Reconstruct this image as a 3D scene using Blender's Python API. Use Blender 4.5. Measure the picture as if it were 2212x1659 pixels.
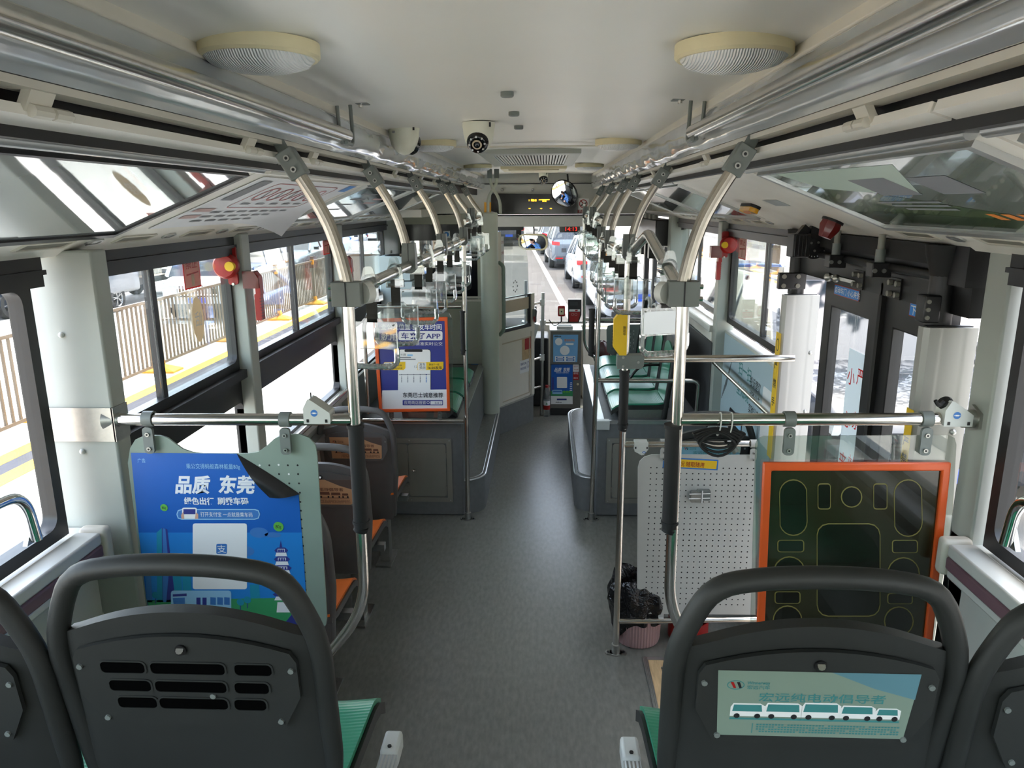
import bpy, bmesh, math, random
from mathutils import Vector as V, Matrix as MX, Quaternion
random.seed(7)
PI = math.pi
scn = bpy.context.scene
COL = scn.collection
for o in list(bpy.data.objects): bpy.data.objects.remove(o)

# ------------------------------------------------------------------ camera
FPX = 1600.0
CAM = V((0.08, 0.0, 2.1))
ROT = MX(((0.99902568, -0.00420938, 0.04393144), (0.04368136, 0.23630401, -0.97069684), (-0.00629514, 0.97167005, 0.23625765)))
cd = bpy.data.cameras.new('camera'); co = bpy.data.objects.new('camera', cd); COL.objects.link(co)
cd.sensor_width = 36.0; cd.sensor_fit = 'HORIZONTAL'; cd.lens = FPX * 36.0 / 2212.0
cd.clip_start = 0.02; cd.clip_end = 400
co.matrix_world = MX.Translation(CAM) @ ROT.to_4x4()
scn.camera = co

# ------------------------------------------------------------------ view, sky, sun
vs = scn.view_settings
vs.view_transform = 'Standard'; vs.look = 'None'; vs.gamma = 1.0; vs.use_curve_mapping = False
vs.exposure = 1.95
scn.cycles.use_denoising = True
scn.cycles.max_bounces = 9; scn.cycles.diffuse_bounces = 6; scn.cycles.glossy_bounces = 5
scn.cycles.transmission_bounces = 6; scn.cycles.transparent_max_bounces = 24
scn.cycles.caustics_reflective = False; scn.cycles.caustics_refractive = False
scn.cycles.sample_clamp_indirect = 6.0
wd = bpy.data.worlds.new('world'); scn.world = wd; wd.use_nodes = True
wn = wd.node_tree; bg = wn.nodes['Background']
sky = wn.nodes.new('ShaderNodeTexSky'); sky.sky_type = 'NISHITA'; sky.sun_disc = False
sky.sun_elevation = math.radians(68); sky.sun_rotation = math.radians(20); sky.dust_density = 3.0; sky.air_density = 1.0
hz = wn.nodes.new('ShaderNodeMix'); hz.data_type = 'RGBA'; hz.inputs['Factor'].default_value = 0.62; hz.inputs['B'].default_value = (1.28, 1.20, 1.08, 1)   # summer haze
wn.links.new(sky.outputs[0], hz.inputs['A']); wn.links.new(hz.outputs['Result'], bg.inputs['Color']); bg.inputs['Strength'].default_value = 0.95
sd = bpy.data.lights.new('sun', 'SUN'); sd.energy = 2.3; sd.angle = math.radians(1.0); sd.color = (1.0, 0.95, 0.87)
so = bpy.data.objects.new('sun', sd); COL.objects.link(so)
so.rotation_euler = (-math.radians(20), math.radians(7), 0)

# ------------------------------------------------------------------ measuring helper
def P(px, py, x=None, y=None, z=None):
    """photo pixel -> place on a plane of the bus"""
    d = ROT @ V((px - 1106.0, -(py - 829.5), -FPX))
    t = ((x - CAM.x) / d.x) if x is not None else ((y - CAM.y) / d.y) if y is not None else ((z - CAM.z) / d.z)
    return CAM + t * d

# ------------------------------------------------------------------ materials
def lin(c):
    r = []
    for v in c:
        v = v / 255.0
        r.append(v / 12.92 if v <= 0.04045 else ((v + 0.055) / 1.055) ** 2.4)
    return (r[0], r[1], r[2], 1.0)
MATS = {}
def M(name, rgb, rough=0.5, metal=0.0, noise=None, bump=None, emit=None, spec=0.5, coat=0.0, stretch=None):
    m = bpy.data.materials.new(name); m.use_nodes = True; MATS[name] = m
    nt = m.node_tree; b = nt.nodes['Principled BSDF']
    b.inputs['Base Color'].default_value = lin(rgb); b.inputs['Roughness'].default_value = rough
    b.inputs['Metallic'].default_value = metal; b.inputs['Specular IOR Level'].default_value = spec
    b.inputs['Coat Weight'].default_value = coat
    if noise or bump:
        tc = nt.nodes.new('ShaderNodeTexCoord'); mp = nt.nodes.new('ShaderNodeMapping')
        nt.links.new(tc.outputs['Object'], mp.inputs['Vector'])
        if stretch: mp.inputs['Scale'].default_value = stretch
    if noise:
        n = nt.nodes.new('ShaderNodeTexNoise'); n.inputs['Scale'].default_value = noise[0]; n.inputs['Detail'].default_value = 4
        nt.links.new(mp.outputs[0], n.inputs['Vector'])
        r = nt.nodes.new('ShaderNodeMapRange'); a = noise[1]
        r.inputs['From Min'].default_value = 0.3; r.inputs['From Max'].default_value = 0.7
        r.inputs['To Min'].default_value = 1 - a; r.inputs['To Max'].default_value = 1 + a * 0.6
        nt.links.new(n.outputs['Fac'], r.inputs['Value'])
        mx = nt.nodes.new('ShaderNodeVectorMath'); mx.operation = 'SCALE'
        c = nt.nodes.new('ShaderNodeRGB'); c.outputs[0].default_value = lin(rgb)
        nt.links.new(c.outputs[0], mx.inputs[0]); nt.links.new(r.outputs[0], mx.inputs['Scale'])
        nt.links.new(mx.outputs[0], b.inputs['Base Color'])
    if bump:
        n = nt.nodes.new('ShaderNodeTexNoise'); n.inputs['Scale'].default_value = bump[0]; n.inputs['Detail'].default_value = 3
        nt.links.new(mp.outputs[0], n.inputs['Vector'])
        bp = nt.nodes.new('ShaderNodeBump'); bp.inputs['Strength'].default_value = bump[1]; bp.inputs['Distance'].default_value = bump[2] if len(bump) > 2 else 0.01
        nt.links.new(n.outputs['Fac'], bp.inputs['Height']); nt.links.new(bp.outputs[0], b.inputs['Normal'])
    if emit:
        b.inputs['Emission Color'].default_value = lin(rgb); b.inputs['Emission Strength'].default_value = emit
    return m
def GL(name, tint=(245, 250, 248), refl=1.0, rough=0.0, base=0.02, haze=0.0):
    """thin clear sheet: lets light through, mirrors at grazing angles"""
    m = bpy.data.materials.new(name); m.use_nodes = True; MATS[name] = m
    nt = m.node_tree; out = nt.nodes['Material Output']; nt.nodes.remove(nt.nodes['Principled BSDF'])
    tr = nt.nodes.new('ShaderNodeBsdfTransparent'); tr.inputs[0].default_value = lin(tint)
    gl = nt.nodes.new('ShaderNodeBsdfGlossy'); gl.inputs['Roughness'].default_value = rough
    fr = nt.nodes.new('ShaderNodeFresnel'); ge = nt.nodes.new('ShaderNodeNewGeometry'); mr = nt.nodes.new('ShaderNodeMapRange')
    mr.inputs['To Min'].default_value = 1.45; mr.inputs['To Max'].default_value = 1 / 1.45
    nt.links.new(ge.outputs['Backfacing'], mr.inputs['Value']); nt.links.new(mr.outputs[0], fr.inputs['IOR'])
    ml = nt.nodes.new('ShaderNodeMath'); ml.operation = 'MULTIPLY_ADD'; ml.use_clamp = True
    ml.inputs[1].default_value = refl; ml.inputs[2].default_value = base
    nt.links.new(fr.outputs[0], ml.inputs[0])
    mx = nt.nodes.new('ShaderNodeMixShader'); nt.links.new(ml.outputs[0], mx.inputs[0])
    last = tr
    if haze:
        df = nt.nodes.new('ShaderNodeBsdfDiffuse'); df.inputs[0].default_value = (0.8, 0.8, 0.8, 1)
        m2 = nt.nodes.new('ShaderNodeMixShader'); m2.inputs[0].default_value = haze
        nt.links.new(tr.outputs[0], m2.inputs[1]); nt.links.new(df.outputs[0], m2.inputs[2]); last = m2
    nt.links.new(last.outputs[0], mx.inputs[1]); nt.links.new(gl.outputs[0], mx.inputs[2])
    nt.links.new(mx.outputs[0], out.inputs[0])
    return m

M('steel', (206, 202, 194), 0.2, 1.0, noise=(40, .06)); M('steel_dull', (176, 176, 170), 0.38, 1.0, noise=(60, .08))
M('chrome', (225, 225, 222), 0.08, 1.0); M('bronze_tube', (178, 172, 160), 0.3, 1.0, noise=(50, .1))
M('alu', (196, 198, 196), 0.35, 0.85, noise=(30, .05)); M('alu_white', (206, 207, 202), 0.4, 0.15, noise=(8, .04))
M('film', (206, 210, 212), 0.14, 0.55, noise=(2.5, .06), bump=(5, .28, .03), stretch=(1, .45, 1))
M('ceil_panel', (232, 231, 223), 0.36, 0.0, noise=(1.2, .05), bump=(1.3, .25, .02), spec=.6)
M('cove_white', (234, 231, 221), 0.4, noise=(5, .04)); M('trim_cream', (206, 202, 188), 0.45, noise=(6, .05))
M('cream', (220, 210, 172), 0.5, noise=(14, .08)); M('lens', (214, 216, 214), 0.25, noise=(80, .05), coat=.4)
M('wall_grey', (196, 198, 190), 0.5, noise=(7, .05)); M('pillar_grey', (164, 169, 161), 0.42, noise=(6, .05))
M('black', (14, 14, 15), 0.45); M('black_frame', (30, 29, 31), 0.38, noise=(20, .1)); M('black_gloss', (10, 10, 11), 0.12)
M('rubber', (20, 20, 20), 0.7, noise=(30, .15), bump=(90, .15, .002)); M('webbing', (46, 46, 42), 0.85, bump=(300, .4, .002), stretch=(.2, .2, 2))
M('floor_grey', (118, 118, 111), 0.31, noise=(55, .2), bump=(160, .12, .002), stretch=(1.0, .35, 1))
M('box_grey', (112, 114, 114), 0.55, noise=(26, .1), bump=(40, .1, .003)); M('hatch_grey', (134, 132, 122), 0.5, noise=(12, .06))
M('seat_dark', (35, 37, 35), 0.55, noise=(18, .08), bump=(250, .12, .001)); M('seat_slot', (4, 4, 4), 0.95, spec=.02)
M('seat_grey', (92, 90, 88), 0.5, noise=(18, .06)); M('green', (52, 138, 106), 0.32, noise=(20, .07), coat=.3)
M('orange_seat', (236, 122, 48), 0.4, noise=(14, .05)); M('seat_brown', (92, 78, 70), 0.5, noise=(14, .06))
M('orange', (226, 92, 36), 0.35, noise=(12, .05), coat=.2); M('board_green', (136, 152, 140), 0.45, noise=(9, .05))
M('board_white', (190, 190, 184), 0.45, noise=(7, .06)); M('hole', (16, 16, 16), 0.8)
M('clamp_grey', (116, 122, 118), 0.45, noise=(15, .06)); M('usb_white', (208, 210, 204), 0.4, noise=(10, .03))
M('red', (158, 24, 22), 0.35, noise=(10, .08)); M('red_dark', (104, 22, 20), 0.3, coat=.4); M('yellow', (240, 196, 30), 0.45, noise=(12, .06))
M('white', (238, 238, 236), 0.5); M('paper', (232, 234, 238), 0.55, noise=(4, .03)); M('ink', (24, 24, 28), 0.6); M('grey_ink', (130, 132, 136), 0.6)
M('navy', (52, 60, 138), 0.4); M('navy_ink', (40, 48, 120), 0.5); M('sky_blue', (36, 130, 210), 0.4, noise=(2, .1)); M('deep_blue', (22, 96, 186), 0.42, noise=(2.5, .12)); M('pale_blue', (150, 200, 232), 0.5)
M('mid_blue', (60, 120, 190), 0.5); M('teal', (30, 140, 170), .5); M('leaf', (96, 176, 70), .5); M('grass_ink', (56, 150, 96), .5); M('pink', (190, 160, 156), 0.5, noise=(10, .06))
M('plate_blue', (30, 80, 190), .4); M('orange_ink', (224, 130, 40), .5)
M('pale_insert', (214, 220, 224), .25, .3); M('wall_olive', (190, 190, 172), .5, noise=(7, .05)); M('cabinet', (176, 188, 190), .5, noise=(7, .04)); M('post_grey', (208, 212, 196), .42, noise=(5, .05)); M('farebox', (112, 110, 104), .35, .5, noise=(30, .06)); M('pale_blue_p', (120, 176, 220), .45, noise=(4, .1))
M('beige_wall', (186, 176, 164), .6, noise=(2, .06))
M('ad_moss', (92, 116, 74), .2, noise=(3, .2), coat=.8); M('ad_moss_dark', (62, 84, 52), .2, noise=(3, .2), coat=.8)
M('ad_shaded', (128, 146, 132), .4, noise=(3, .06)); M('ad_shaded_blue', (92, 134, 146), .4, noise=(3, .08)); M('lane_darkened', (78, 74, 71), .9, noise=(1.2, .12), spec=.03)  # advert copies darkened for the dim light on the seat back
M('maroon', (70, 18, 22), .35, bump=(26, .5, .01)); M('purple_strip', (112, 84, 92), .45)
M('wood', (196, 168, 126), 0.5, noise=(22, .22), stretch=(6, .6, 1)); M('wood_dark', (92, 84, 74), .6, noise=(16, .15))
M('bag', (14, 14, 16), 0.18, bump=(22, .9, .03)); M('bucket_pink', (196, 160, 158), 0.45, noise=(8, .05))
M('dash', (52, 54, 56), 0.6, noise=(20, .08)); M('screen', (110, 130, 150), .2, emit=.25); M('led_amber', (255, 170, 30), .5, emit=2.2); M('led_red', (200, 30, 20), .5, emit=.9)
M('mirror', (240, 240, 240), 0.015, 1.0); M('dome', (222, 222, 204), .35); M('beige', (196, 180, 156), .5, noise=(8, .06)); M('tan_panel', (226, 220, 206), .5, noise=(6, .04))
M('skin', (214, 164, 138), .5, noise=(30, .05)); M('hair', (16, 14, 14), .5, noise=(60, .2)); M('shirt', (92, 140, 206), .7, noise=(20, .06)); M('shirt_dark', (30, 36, 60), .7)
M('concrete', (164, 160, 155), .9, noise=(1.6, .12), spec=.05); M('asphalt', (72, 72, 76), .9, noise=(30, .12), spec=.05); M('line_white', (236, 232, 220), .9, spec=.05, noise=(9, .08)); M('line_yellow', (214, 156, 24), .6, noise=(9, .1))
M('fence_tan', (96, 82, 66), .5, noise=(8, .1)); M('fence_yellow', (206, 140, 16), .5, noise=(8, .08)); M('leaves', (44, 76, 30), .6, noise=(6, .4), bump=(12, .6, .05)); M('bark', (104, 88, 70), .8, noise=(12, .2))
M('car_white', (172, 174, 178), .22, coat=.6, noise=(3, .03)); M('car_silver', (112, 118, 126), .25, .35, coat=.6, noise=(3, .04)); M('car_blue', (66, 108, 168), .2, .2, coat=.7, noise=(3, .05)); M('car_dark', (28, 34, 44), .2, coat=.7, noise=(3, .05))
M('car_grey', (98, 106, 120), .25, .3, coat=.6, noise=(3, .05)); M('tyre', (26, 26, 27), .8, noise=(20, .1)); M('rim', (150, 152, 154), .3, .8); M('car_glass', (26, 34, 42), .06, spec=.8); M('tail_red', (196, 24, 26), .2, coat=.5); M('head_lamp', (214, 222, 228), .12, .4)
M('cargo', (160, 152, 138), .5, noise=(4, .08)); M('bottle_water', (226, 232, 236), .12, spec=.8); M('sepia', (196, 152, 112), .5, noise=(4, .1)); M('sepia_dark', (104, 66, 52), .5); M('ad_pale', (186, 204, 190), .4, noise=(3, .06)); M('ad_blue', (120, 172, 190), .4, noise=(3, .08))
M('cove_ad_grey', (168, 178, 178), .08, noise=(2.2, .08), coat=1.0, bump=(2.5, .18, .02)); M('cove_ad_green', (150, 160, 150), .08, noise=(2.2, .12), coat=1.0, bump=(2.5, .2, .02)); M('cove_gloss', (150, 156, 156), .05, noise=(2, .05), coat=1.0, bump=(2.0, .12, .02), spec=1.0)
M('flute', (168, 168, 163), .38, .2); M('smoke_board', (42, 40, 20), .25, noise=(4, .15), coat=.6); M('smoke_dark', (20, 20, 12), .25, coat=.5); M('smoke_line', (124, 115, 60), .4)
M('lamp_yellow', (222, 160, 30), .25, coat=.6); M('vent_slot', (120, 118, 106), .6); M('ad_wall_blue', (176, 196, 204), .35, noise=(2, .05)); M('teal_ink', (60, 130, 130), .5)
GL('glass', (250, 253, 252)); GL('clear_plastic', (232, 236, 234), 1.6, .02, .05, .05); GL('strap_plastic', (240, 244, 243), 2.6, .03, .07, .07); GL('strap_edge', (214, 220, 220), 5.0, .05, .22, .22); GL('clear_sheet', (232, 236, 232), 1.8, .01, .05, .03); GL('bottle_clear', (236, 240, 242), 2.0, .02, .08, .06)
def TL(name, rgb, t=.5):
    """thin sheet that lets daylight glow through"""
    m = M(name, rgb, .6); nt = m.node_tree; b = nt.nodes['Principled BSDF']; tl = nt.nodes.new('ShaderNodeBsdfTranslucent'); tl.inputs[0].default_value = lin(rgb); mx = nt.nodes.new('ShaderNodeMixShader'); mx.inputs[0].default_value = t
    nt.links.new(b.outputs[0], mx.inputs[1]); nt.links.new(tl.outputs[0], mx.inputs[2]); nt.links.new(mx.outputs[0], nt.nodes['Material Output'].inputs[0])
TL('thin_paper', (236, 226, 214)); TL('thin_red', (196, 60, 50)); TL('thin_beige', (206, 190, 166)); TL('frost_strip', (214, 222, 226), .6); TL('red_film', (210, 30, 26), .45); TL('lens_cover', (226, 228, 226), .3)
def ridge(name, rgb, freq, axis=0, rough=.4, metal=0.0, dist=.004, strength=.7):
    m = M(name, rgb, rough, metal); nt = m.node_tree; b = nt.nodes['Principled BSDF']
    tc = nt.nodes.new('ShaderNodeTexCoord'); w = nt.nodes.new('ShaderNodeTexWave'); w.bands_direction = 'XYZ'[axis]; w.inputs['Scale'].default_value = freq
    bp = nt.nodes.new('ShaderNodeBump'); bp.inputs['Strength'].default_value = strength; bp.inputs['Distance'].default_value = dist
    nt.links.new(tc.outputs['Object'], w.inputs['Vector']); nt.links.new(w.outputs['Fac'], bp.inputs['Height']); nt.links.new(bp.outputs[0], b.inputs['Normal'])
ridge('lens_ribbed', (236, 238, 236), 60, 0, .3, 0, .003, .8); ridge('green_ribbed', (58, 146, 112), 30, 1, .3, 0, .002, .22)
ridge('flute_ribbed', (196, 197, 193), 34, 0, .4, .1, .003, .8); ridge('bucket_ribbed', (196, 160, 158), 22, 0, .45, 0, .004, .9); ridge('cargo_ribbed', (160, 154, 142), 4, 1, .5, 0, .03, .8)

# ------------------------------------------------------------------ mesh builder
class MB:
    def __init__(s): s.v = []; s.f = []; s.fm = []; s.ms = []; s.sm = []
    def mi(s, mat):
        if mat not in s.ms: s.ms.append(mat)
        return s.ms.index(mat)
    def add(s, vs_, fs, mat, smooth=True):
        b = len(s.v); s.v += [V(p) for p in vs_]; k = s.mi(mat)
        for f in fs: s.f.append([b + i for i in f]); s.fm.append(k); s.sm.append(smooth)
        return s
    def box(s, x0, x1, y0, y1, z0, z1, mat):
        vs_ = [(x, y, z) for z in (z0, z1) for y in (y0, y1) for x in (x0, x1)]
        return s.add(vs_, [(0, 2, 3, 1), (4, 5, 7, 6), (0, 1, 5, 4), (2, 6, 7, 3), (0, 4, 6, 2), (1, 3, 7, 5)], mat, False)
    def bar(s, p0, p1, w, h, mat, up=(0, 0, 1)):
        """rectangular bar from p0 to p1"""
        p0, p1 = V(p0), V(p1); d = (p1 - p0).normalized(); a = d.cross(V(up))
        if a.length < 1e-4: a = d.cross(V((0, 1, 0)))
        a.normalize(); b = a.cross(d)
        vs_ = [p + a * (sx * w / 2) + b * (sy * h / 2) for p in (p0, p1) for sx, sy in ((-1, -1), (1, -1), (1, 1), (-1, 1))]
        return s.add(vs_, [(3, 2, 1, 0), (4, 5, 6, 7), (0, 1, 5, 4), (1, 2, 6, 5), (2, 3, 7, 6), (3, 0, 4, 7)], mat, False)
    def prism(s, poly, fr, t0, t1, mat, caps=True, smooth=False):
        """polygon (u,w) in frame fr=(o,u,w,n), thick from t0 to t1 along n"""
        o, u, w, n = fr; k = len(poly)
        a = [o + u * p[0] + w * p[1] + n * t0 for p in poly]; b = [o + u * p[0] + w * p[1] + n * t1 for p in poly]
        fs = [(i, (i + 1) % k, k + (i + 1) % k, k + i) for i in range(k)]
        s.add(a + b, fs, mat, True)
        if caps: s.add(a, [list(range(k))[::-1]], mat, False); s.add(b, [list(range(k))], mat, False)
        return s
    def flat(s, poly, fr, t, mat):
        o, u, w, n = fr
        return s.add([o + u * p[0] + w * p[1] + n * t for p in poly], [list(range(len(poly)))], mat, False)
    def ring(s, outer, inner, fr, t0, t1, mat):
        o, u, w, n = fr; k = len(outer); L = []
        for poly, t in ((outer, t0), (outer, t1), (inner, t1), (inner, t0)):
            L += [o + u * p[0] + w * p[1] + n * t for p in poly]
        fs = []
        for r in range(4):
            for i in range(k):
                j = (i + 1) % k; a = r * k; b = ((r + 1) % 4) * k
                fs.append((a + i, a + j, b + j, b + i))
        return s.add(L, fs, mat, True)
    def tube(s, pts, r, mat, n=12, closed=False, caps=True, sx=1.0):
        pts = [V(p) for p in pts]; k = len(pts); rr = r if isinstance(r, (list, tuple)) else [r] * k
        T = []
        for i in range(k):
            if closed: t = pts[(i + 1) % k] - pts[i - 1]
            else: t = pts[min(i + 1, k - 1)] - pts[max(i - 1, 0)]
            T.append(t.normalized())
        a = T[0].orthogonal().normalized()
        if abs(T[0].z) < .9: a = (V((0, 0, 1)) - T[0] * T[0].z).normalized()
        vs_ = []
        for i in range(k):
            a = (a - T[i] * a.dot(T[i])).normalized(); b = T[i].cross(a)
            for j in range(n):
                q = 2 * PI * j / n
                vs_.append(pts[i] + a * (math.cos(q) * rr[i]) + b * (math.sin(q) * rr[i] * sx))
        fs = []
        for i in range(k if closed else k - 1):
            i2 = (i + 1) % k
            for j in range(n):
                j2 = (j + 1) % n; fs.append((i * n + j, i * n + j2, i2 * n + j2, i2 * n + j))
        s.add(vs_, fs, mat, True)
        if caps and not closed:
            s.add(vs_[:n], [list(range(n))[::-1]], mat, False); s.add(vs_[-n:], [list(range(n))], mat, False)
        return s
    def cyl(s, p0, p1, r, mat, n=16, r1=None): return s.tube([p0, p1], [r, r if r1 is None else r1], mat, n)
    def lathe(s, prof, c, mat, n=24, axis=None):
        c = V(c); q = V((0, 0, 1)).rotation_difference(V(axis)) if axis is not None else None
        vs_ = []; k = len(prof)
        for r, z in prof:
            for j in range(n):
                p = V((math.cos(2 * PI * j / n) * r, math.sin(2 * PI * j / n) * r, z))
                vs_.append(c + (q @ p if q else p))
        fs = [(i * n + j, i * n + (j + 1) % n, (i + 1) * n + (j + 1) % n, (i + 1) * n + j) for i in range(k - 1) for j in range(n)]
        return s.add(vs_, fs, mat, True)
    def ball(s, c, r, mat, n=12, sc=(1, 1, 1)):
        prof = [(max(1e-4, math.sin(PI * i / n)) * r, -math.cos(PI * i / n) * r) for i in range(n + 1)]
        b = len(s.v); s.lathe(prof, (0, 0, 0), mat, n * 2)
        for i in range(b, len(s.v)): p = s.v[i]; s.v[i] = V((p.x * sc[0], p.y * sc[1], p.z * sc[2])) + V(c)
        return s
    def grid(s, fn, nu, nv, mat, smooth=True):
        vs_ = [fn(i / nu, j / nv) for j in range(nv + 1) for i in range(nu + 1)]
        return s.add(vs_, [(j * (nu + 1) + i, j * (nu + 1) + i + 1, (j + 1) * (nu + 1) + i + 1, (j + 1) * (nu + 1) + i) for j in range(nv) for i in range(nu)], mat, smooth)
    def slab(s, fn, nu, nv, th, mat):
        """curved sheet with thickness; fn(u,v)->(point, normal)"""
        A = [fn(i / nu, j / nv) for j in range(nv + 1) for i in range(nu + 1)]
        a = [p for p, n in A]; b = [p - V(n) * th for p, n in A]; W = nu + 1; N = len(a)
        fs = []
        for j in range(nv):
            for i in range(nu):
                q = (j * W + i, j * W + i + 1, (j + 1) * W + i + 1, (j + 1) * W + i)
                fs.append(q); fs.append(tuple(N + x for x in q[::-1]))
        edge = [i for i in range(W)] + [j * W + nu for j in range(1, nv + 1)] + [nv * W + i for i in range(nu - 1, -1, -1)] + [j * W for j in range(nv - 1, 0, -1)]
        for i in range(len(edge)):
            x, y = edge[i], edge[(i + 1) % len(edge)]; fs.append((y, x, N + x, N + y))
        return s.add(a + b, fs, mat, True)
    def loft(s, rings, mat, caps=True):
        n = len(rings[0]); vs_ = [p for r in rings for p in r]
        fs = [(i * n + j, i * n + (j + 1) % n, (i + 1) * n + (j + 1) % n, (i + 1) * n + j) for i in range(len(rings) - 1) for j in range(n)]
        s.add(vs_, fs, mat, True)
        if caps: s.add(rings[0], [list(range(n))[::-1]], mat, False); s.add(rings[-1], [list(range(n))], mat, False)
        return s
    def text(s, body, fr, at, size, mat, t=0.0, bold=0.0, align='LEFT', width=None, shear=0.0):
        """lettering in frame fr with its baseline at (u,w)"""
        o, u, w, n = fr
        c = bpy.data.curves.new('lettering', 'FONT'); c.body = body; c.size = size; c.resolution_u = 2; c.align_x = align; c.offset = bold * size; c.shear = shear
        ob = bpy.data.objects.new('lettering', c); COL.objects.link(ob)
        dg = bpy.context.evaluated_depsgraph_get(); dg.update(); me = bpy.data.meshes.new_from_object(ob.evaluated_get(dg))
        vs_ = [p.co.copy() for p in me.vertices]; fs = [list(p.vertices) for p in me.polygons]
        bpy.data.objects.remove(ob); bpy.data.curves.remove(c); bpy.data.meshes.remove(me)
        if not vs_: return s
        k = 1.0
        if width:
            x0 = min(p.x for p in vs_); x1 = max(p.x for p in vs_); k = width / max(1e-6, x1 - x0)
        return s.add([o + u * (at[0] + p.x * k) + w * (at[1] + p.y) + n * t for p in vs_], fs, mat, False)
    def mesh(s, name, off=None):
        me = bpy.data.meshes.new(name)
        me.from_pydata([tuple(p - off) if off is not None else tuple(p) for p in s.v], [], s.f)
        for m_ in s.ms: me.materials.append(MATS[m_])
        me.polygons.foreach_set('material_index', s.fm); me.polygons.foreach_set('use_smooth', s.sm)
        me.update(); me.set_sharp_from_angle(angle=math.radians(38))
        return me
def fillet(pts, r, n=6):
    """round the corners of a path"""
    pts = [V(p) for p in pts]; out = [pts[0]]
    for i in range(1, len(pts) - 1):
        a, b, c = pts[i - 1], pts[i], pts[i + 1]; d0 = (a - b); d1 = (c - b)
        q = min(r, d0.length * .49, d1.length * .49); p0 = b + d0.normalized() * q; p1 = b + d1.normalized() * q
        for k in range(n + 1):
            t = k / n; out.append(p0 * (1 - t) ** 2 + b * 2 * t * (1 - t) + p1 * t * t)
    return out + [pts[-1]]
def rrect(w, h, r, n=5, cx=0, cy=0):
    out = []
    for sx, sy, a in ((1, 1, 0), (-1, 1, 90), (-1, -1, 180), (1, -1, 270)):
        for k in range(n + 1):
            q = math.radians(a + 90 * k / n); out.append((cx + sx * (w / 2 - r) + math.cos(q) * r, cy + sy * (h / 2 - r) + math.sin(q) * r))
    return out
def circ(r, n=20, cx=0, cy=0, ry=None): return [(cx + math.cos(2 * PI * k / n) * r, cy + math.sin(2 * PI * k / n) * (ry or r)) for k in range(n)]
def rect(x0, x1, y0, y1): return [(x0, y0), (x1, y0), (x1, y1), (x0, y1)]
XZ = lambda o: (V(o), V((1, 0, 0)), V((0, 0, 1)), V((0, -1, 0)))          # upright sheet facing the back of the bus
def frame(o, u, w):
    u = V(u).normalized(); w = V(w).normalized(); return (V(o), u, w, u.cross(w).normalized())

# ------------------------------------------------------------------ objects
def thing(name, label, cat, loc=(0, 0, 0), rz=0.0, group=None):
    o = bpy.data.objects.new(name, None); COL.objects.link(o); o.location = loc; o.rotation_euler = (0, 0, rz); o.empty_display_size = .05
    o['label'] = label; o['category'] = cat
    if group: o['group'] = group
    return o
def part(name, mb, parent, world=True, bev=0.0, label=None):
    """one mesh; world=True when its shape was given in bus coordinates"""
    off = None
    if world and parent is not None:
        off = V(parent.location); q = parent.parent
        while q is not None: off = off + V(q.location); q = q.parent
    ob = bpy.data.objects.new(name, mb.mesh(name, off)); COL.objects.link(ob)
    if parent is not None: ob.parent = parent
    if bev:
        b = ob.modifiers.new('edge', 'BEVEL'); b.width = bev; b.segments = 2; b.limit_method = 'ANGLE'; b.angle_limit = math.radians(50)
    if label: ob['label'] = label
    return ob
def single(name, mb, label, cat, group=None, bev=0.0, kind=None):
    ob = part(name, mb, None, bev=bev); ob['label'] = label; ob['category'] = cat
    if group: ob['group'] = group
    if kind: ob['kind'] = kind
    return ob
def struct(name, mb, bev=0.0, parent=None):
    ob = part(name, mb, parent, bev=bev)
    if parent is None: ob['kind'] = 'structure'
    return ob
def dup(o, parent=None, loc=None, rz=None, label=None, scale=None):
    c = o.copy(); COL.objects.link(c)
    if parent is not None: c.parent = parent
    if loc is not None: c.location = loc
    if rz is not None: c.rotation_euler = (0, 0, rz)
    if scale is not None: c.scale = (scale, scale, scale)
    if label: c['label'] = label
    for ch in list(o.children): dup(ch, c)
    return c
# ================================================================== THE BUS SHELL
Y0, Y1 = -2.7, 8.2
X_ = V((1, 0, 0)); Y_ = V((0, 1, 0)); Z_ = V((0, 0, 1))
mb = MB(); mb.box(-1.2, 1.2, 1.75, 8.3, -.04, 0, 'floor_grey'); struct('floor', mb)
mb = MB(); mb.box(-1.2, -.34, Y0, 1.74, .5, .56, 'floor_grey'); mb.box(.34, 1.2, Y0, 1.74, .5, .56, 'floor_grey'); mb.box(-1.2, -.34, 1.70, 1.74, 0, .5, 'box_grey'); mb.box(.34, 1.2, 1.70, 1.74, 0, .5, 'box_grey')
mb.box(-.34, .34, Y0, 1.9, .36, .4, 'floor_grey'); mb.box(-.34, .34, 1.86, 1.9, 0, .36, 'box_grey'); struct('floor_rear', mb)
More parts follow.
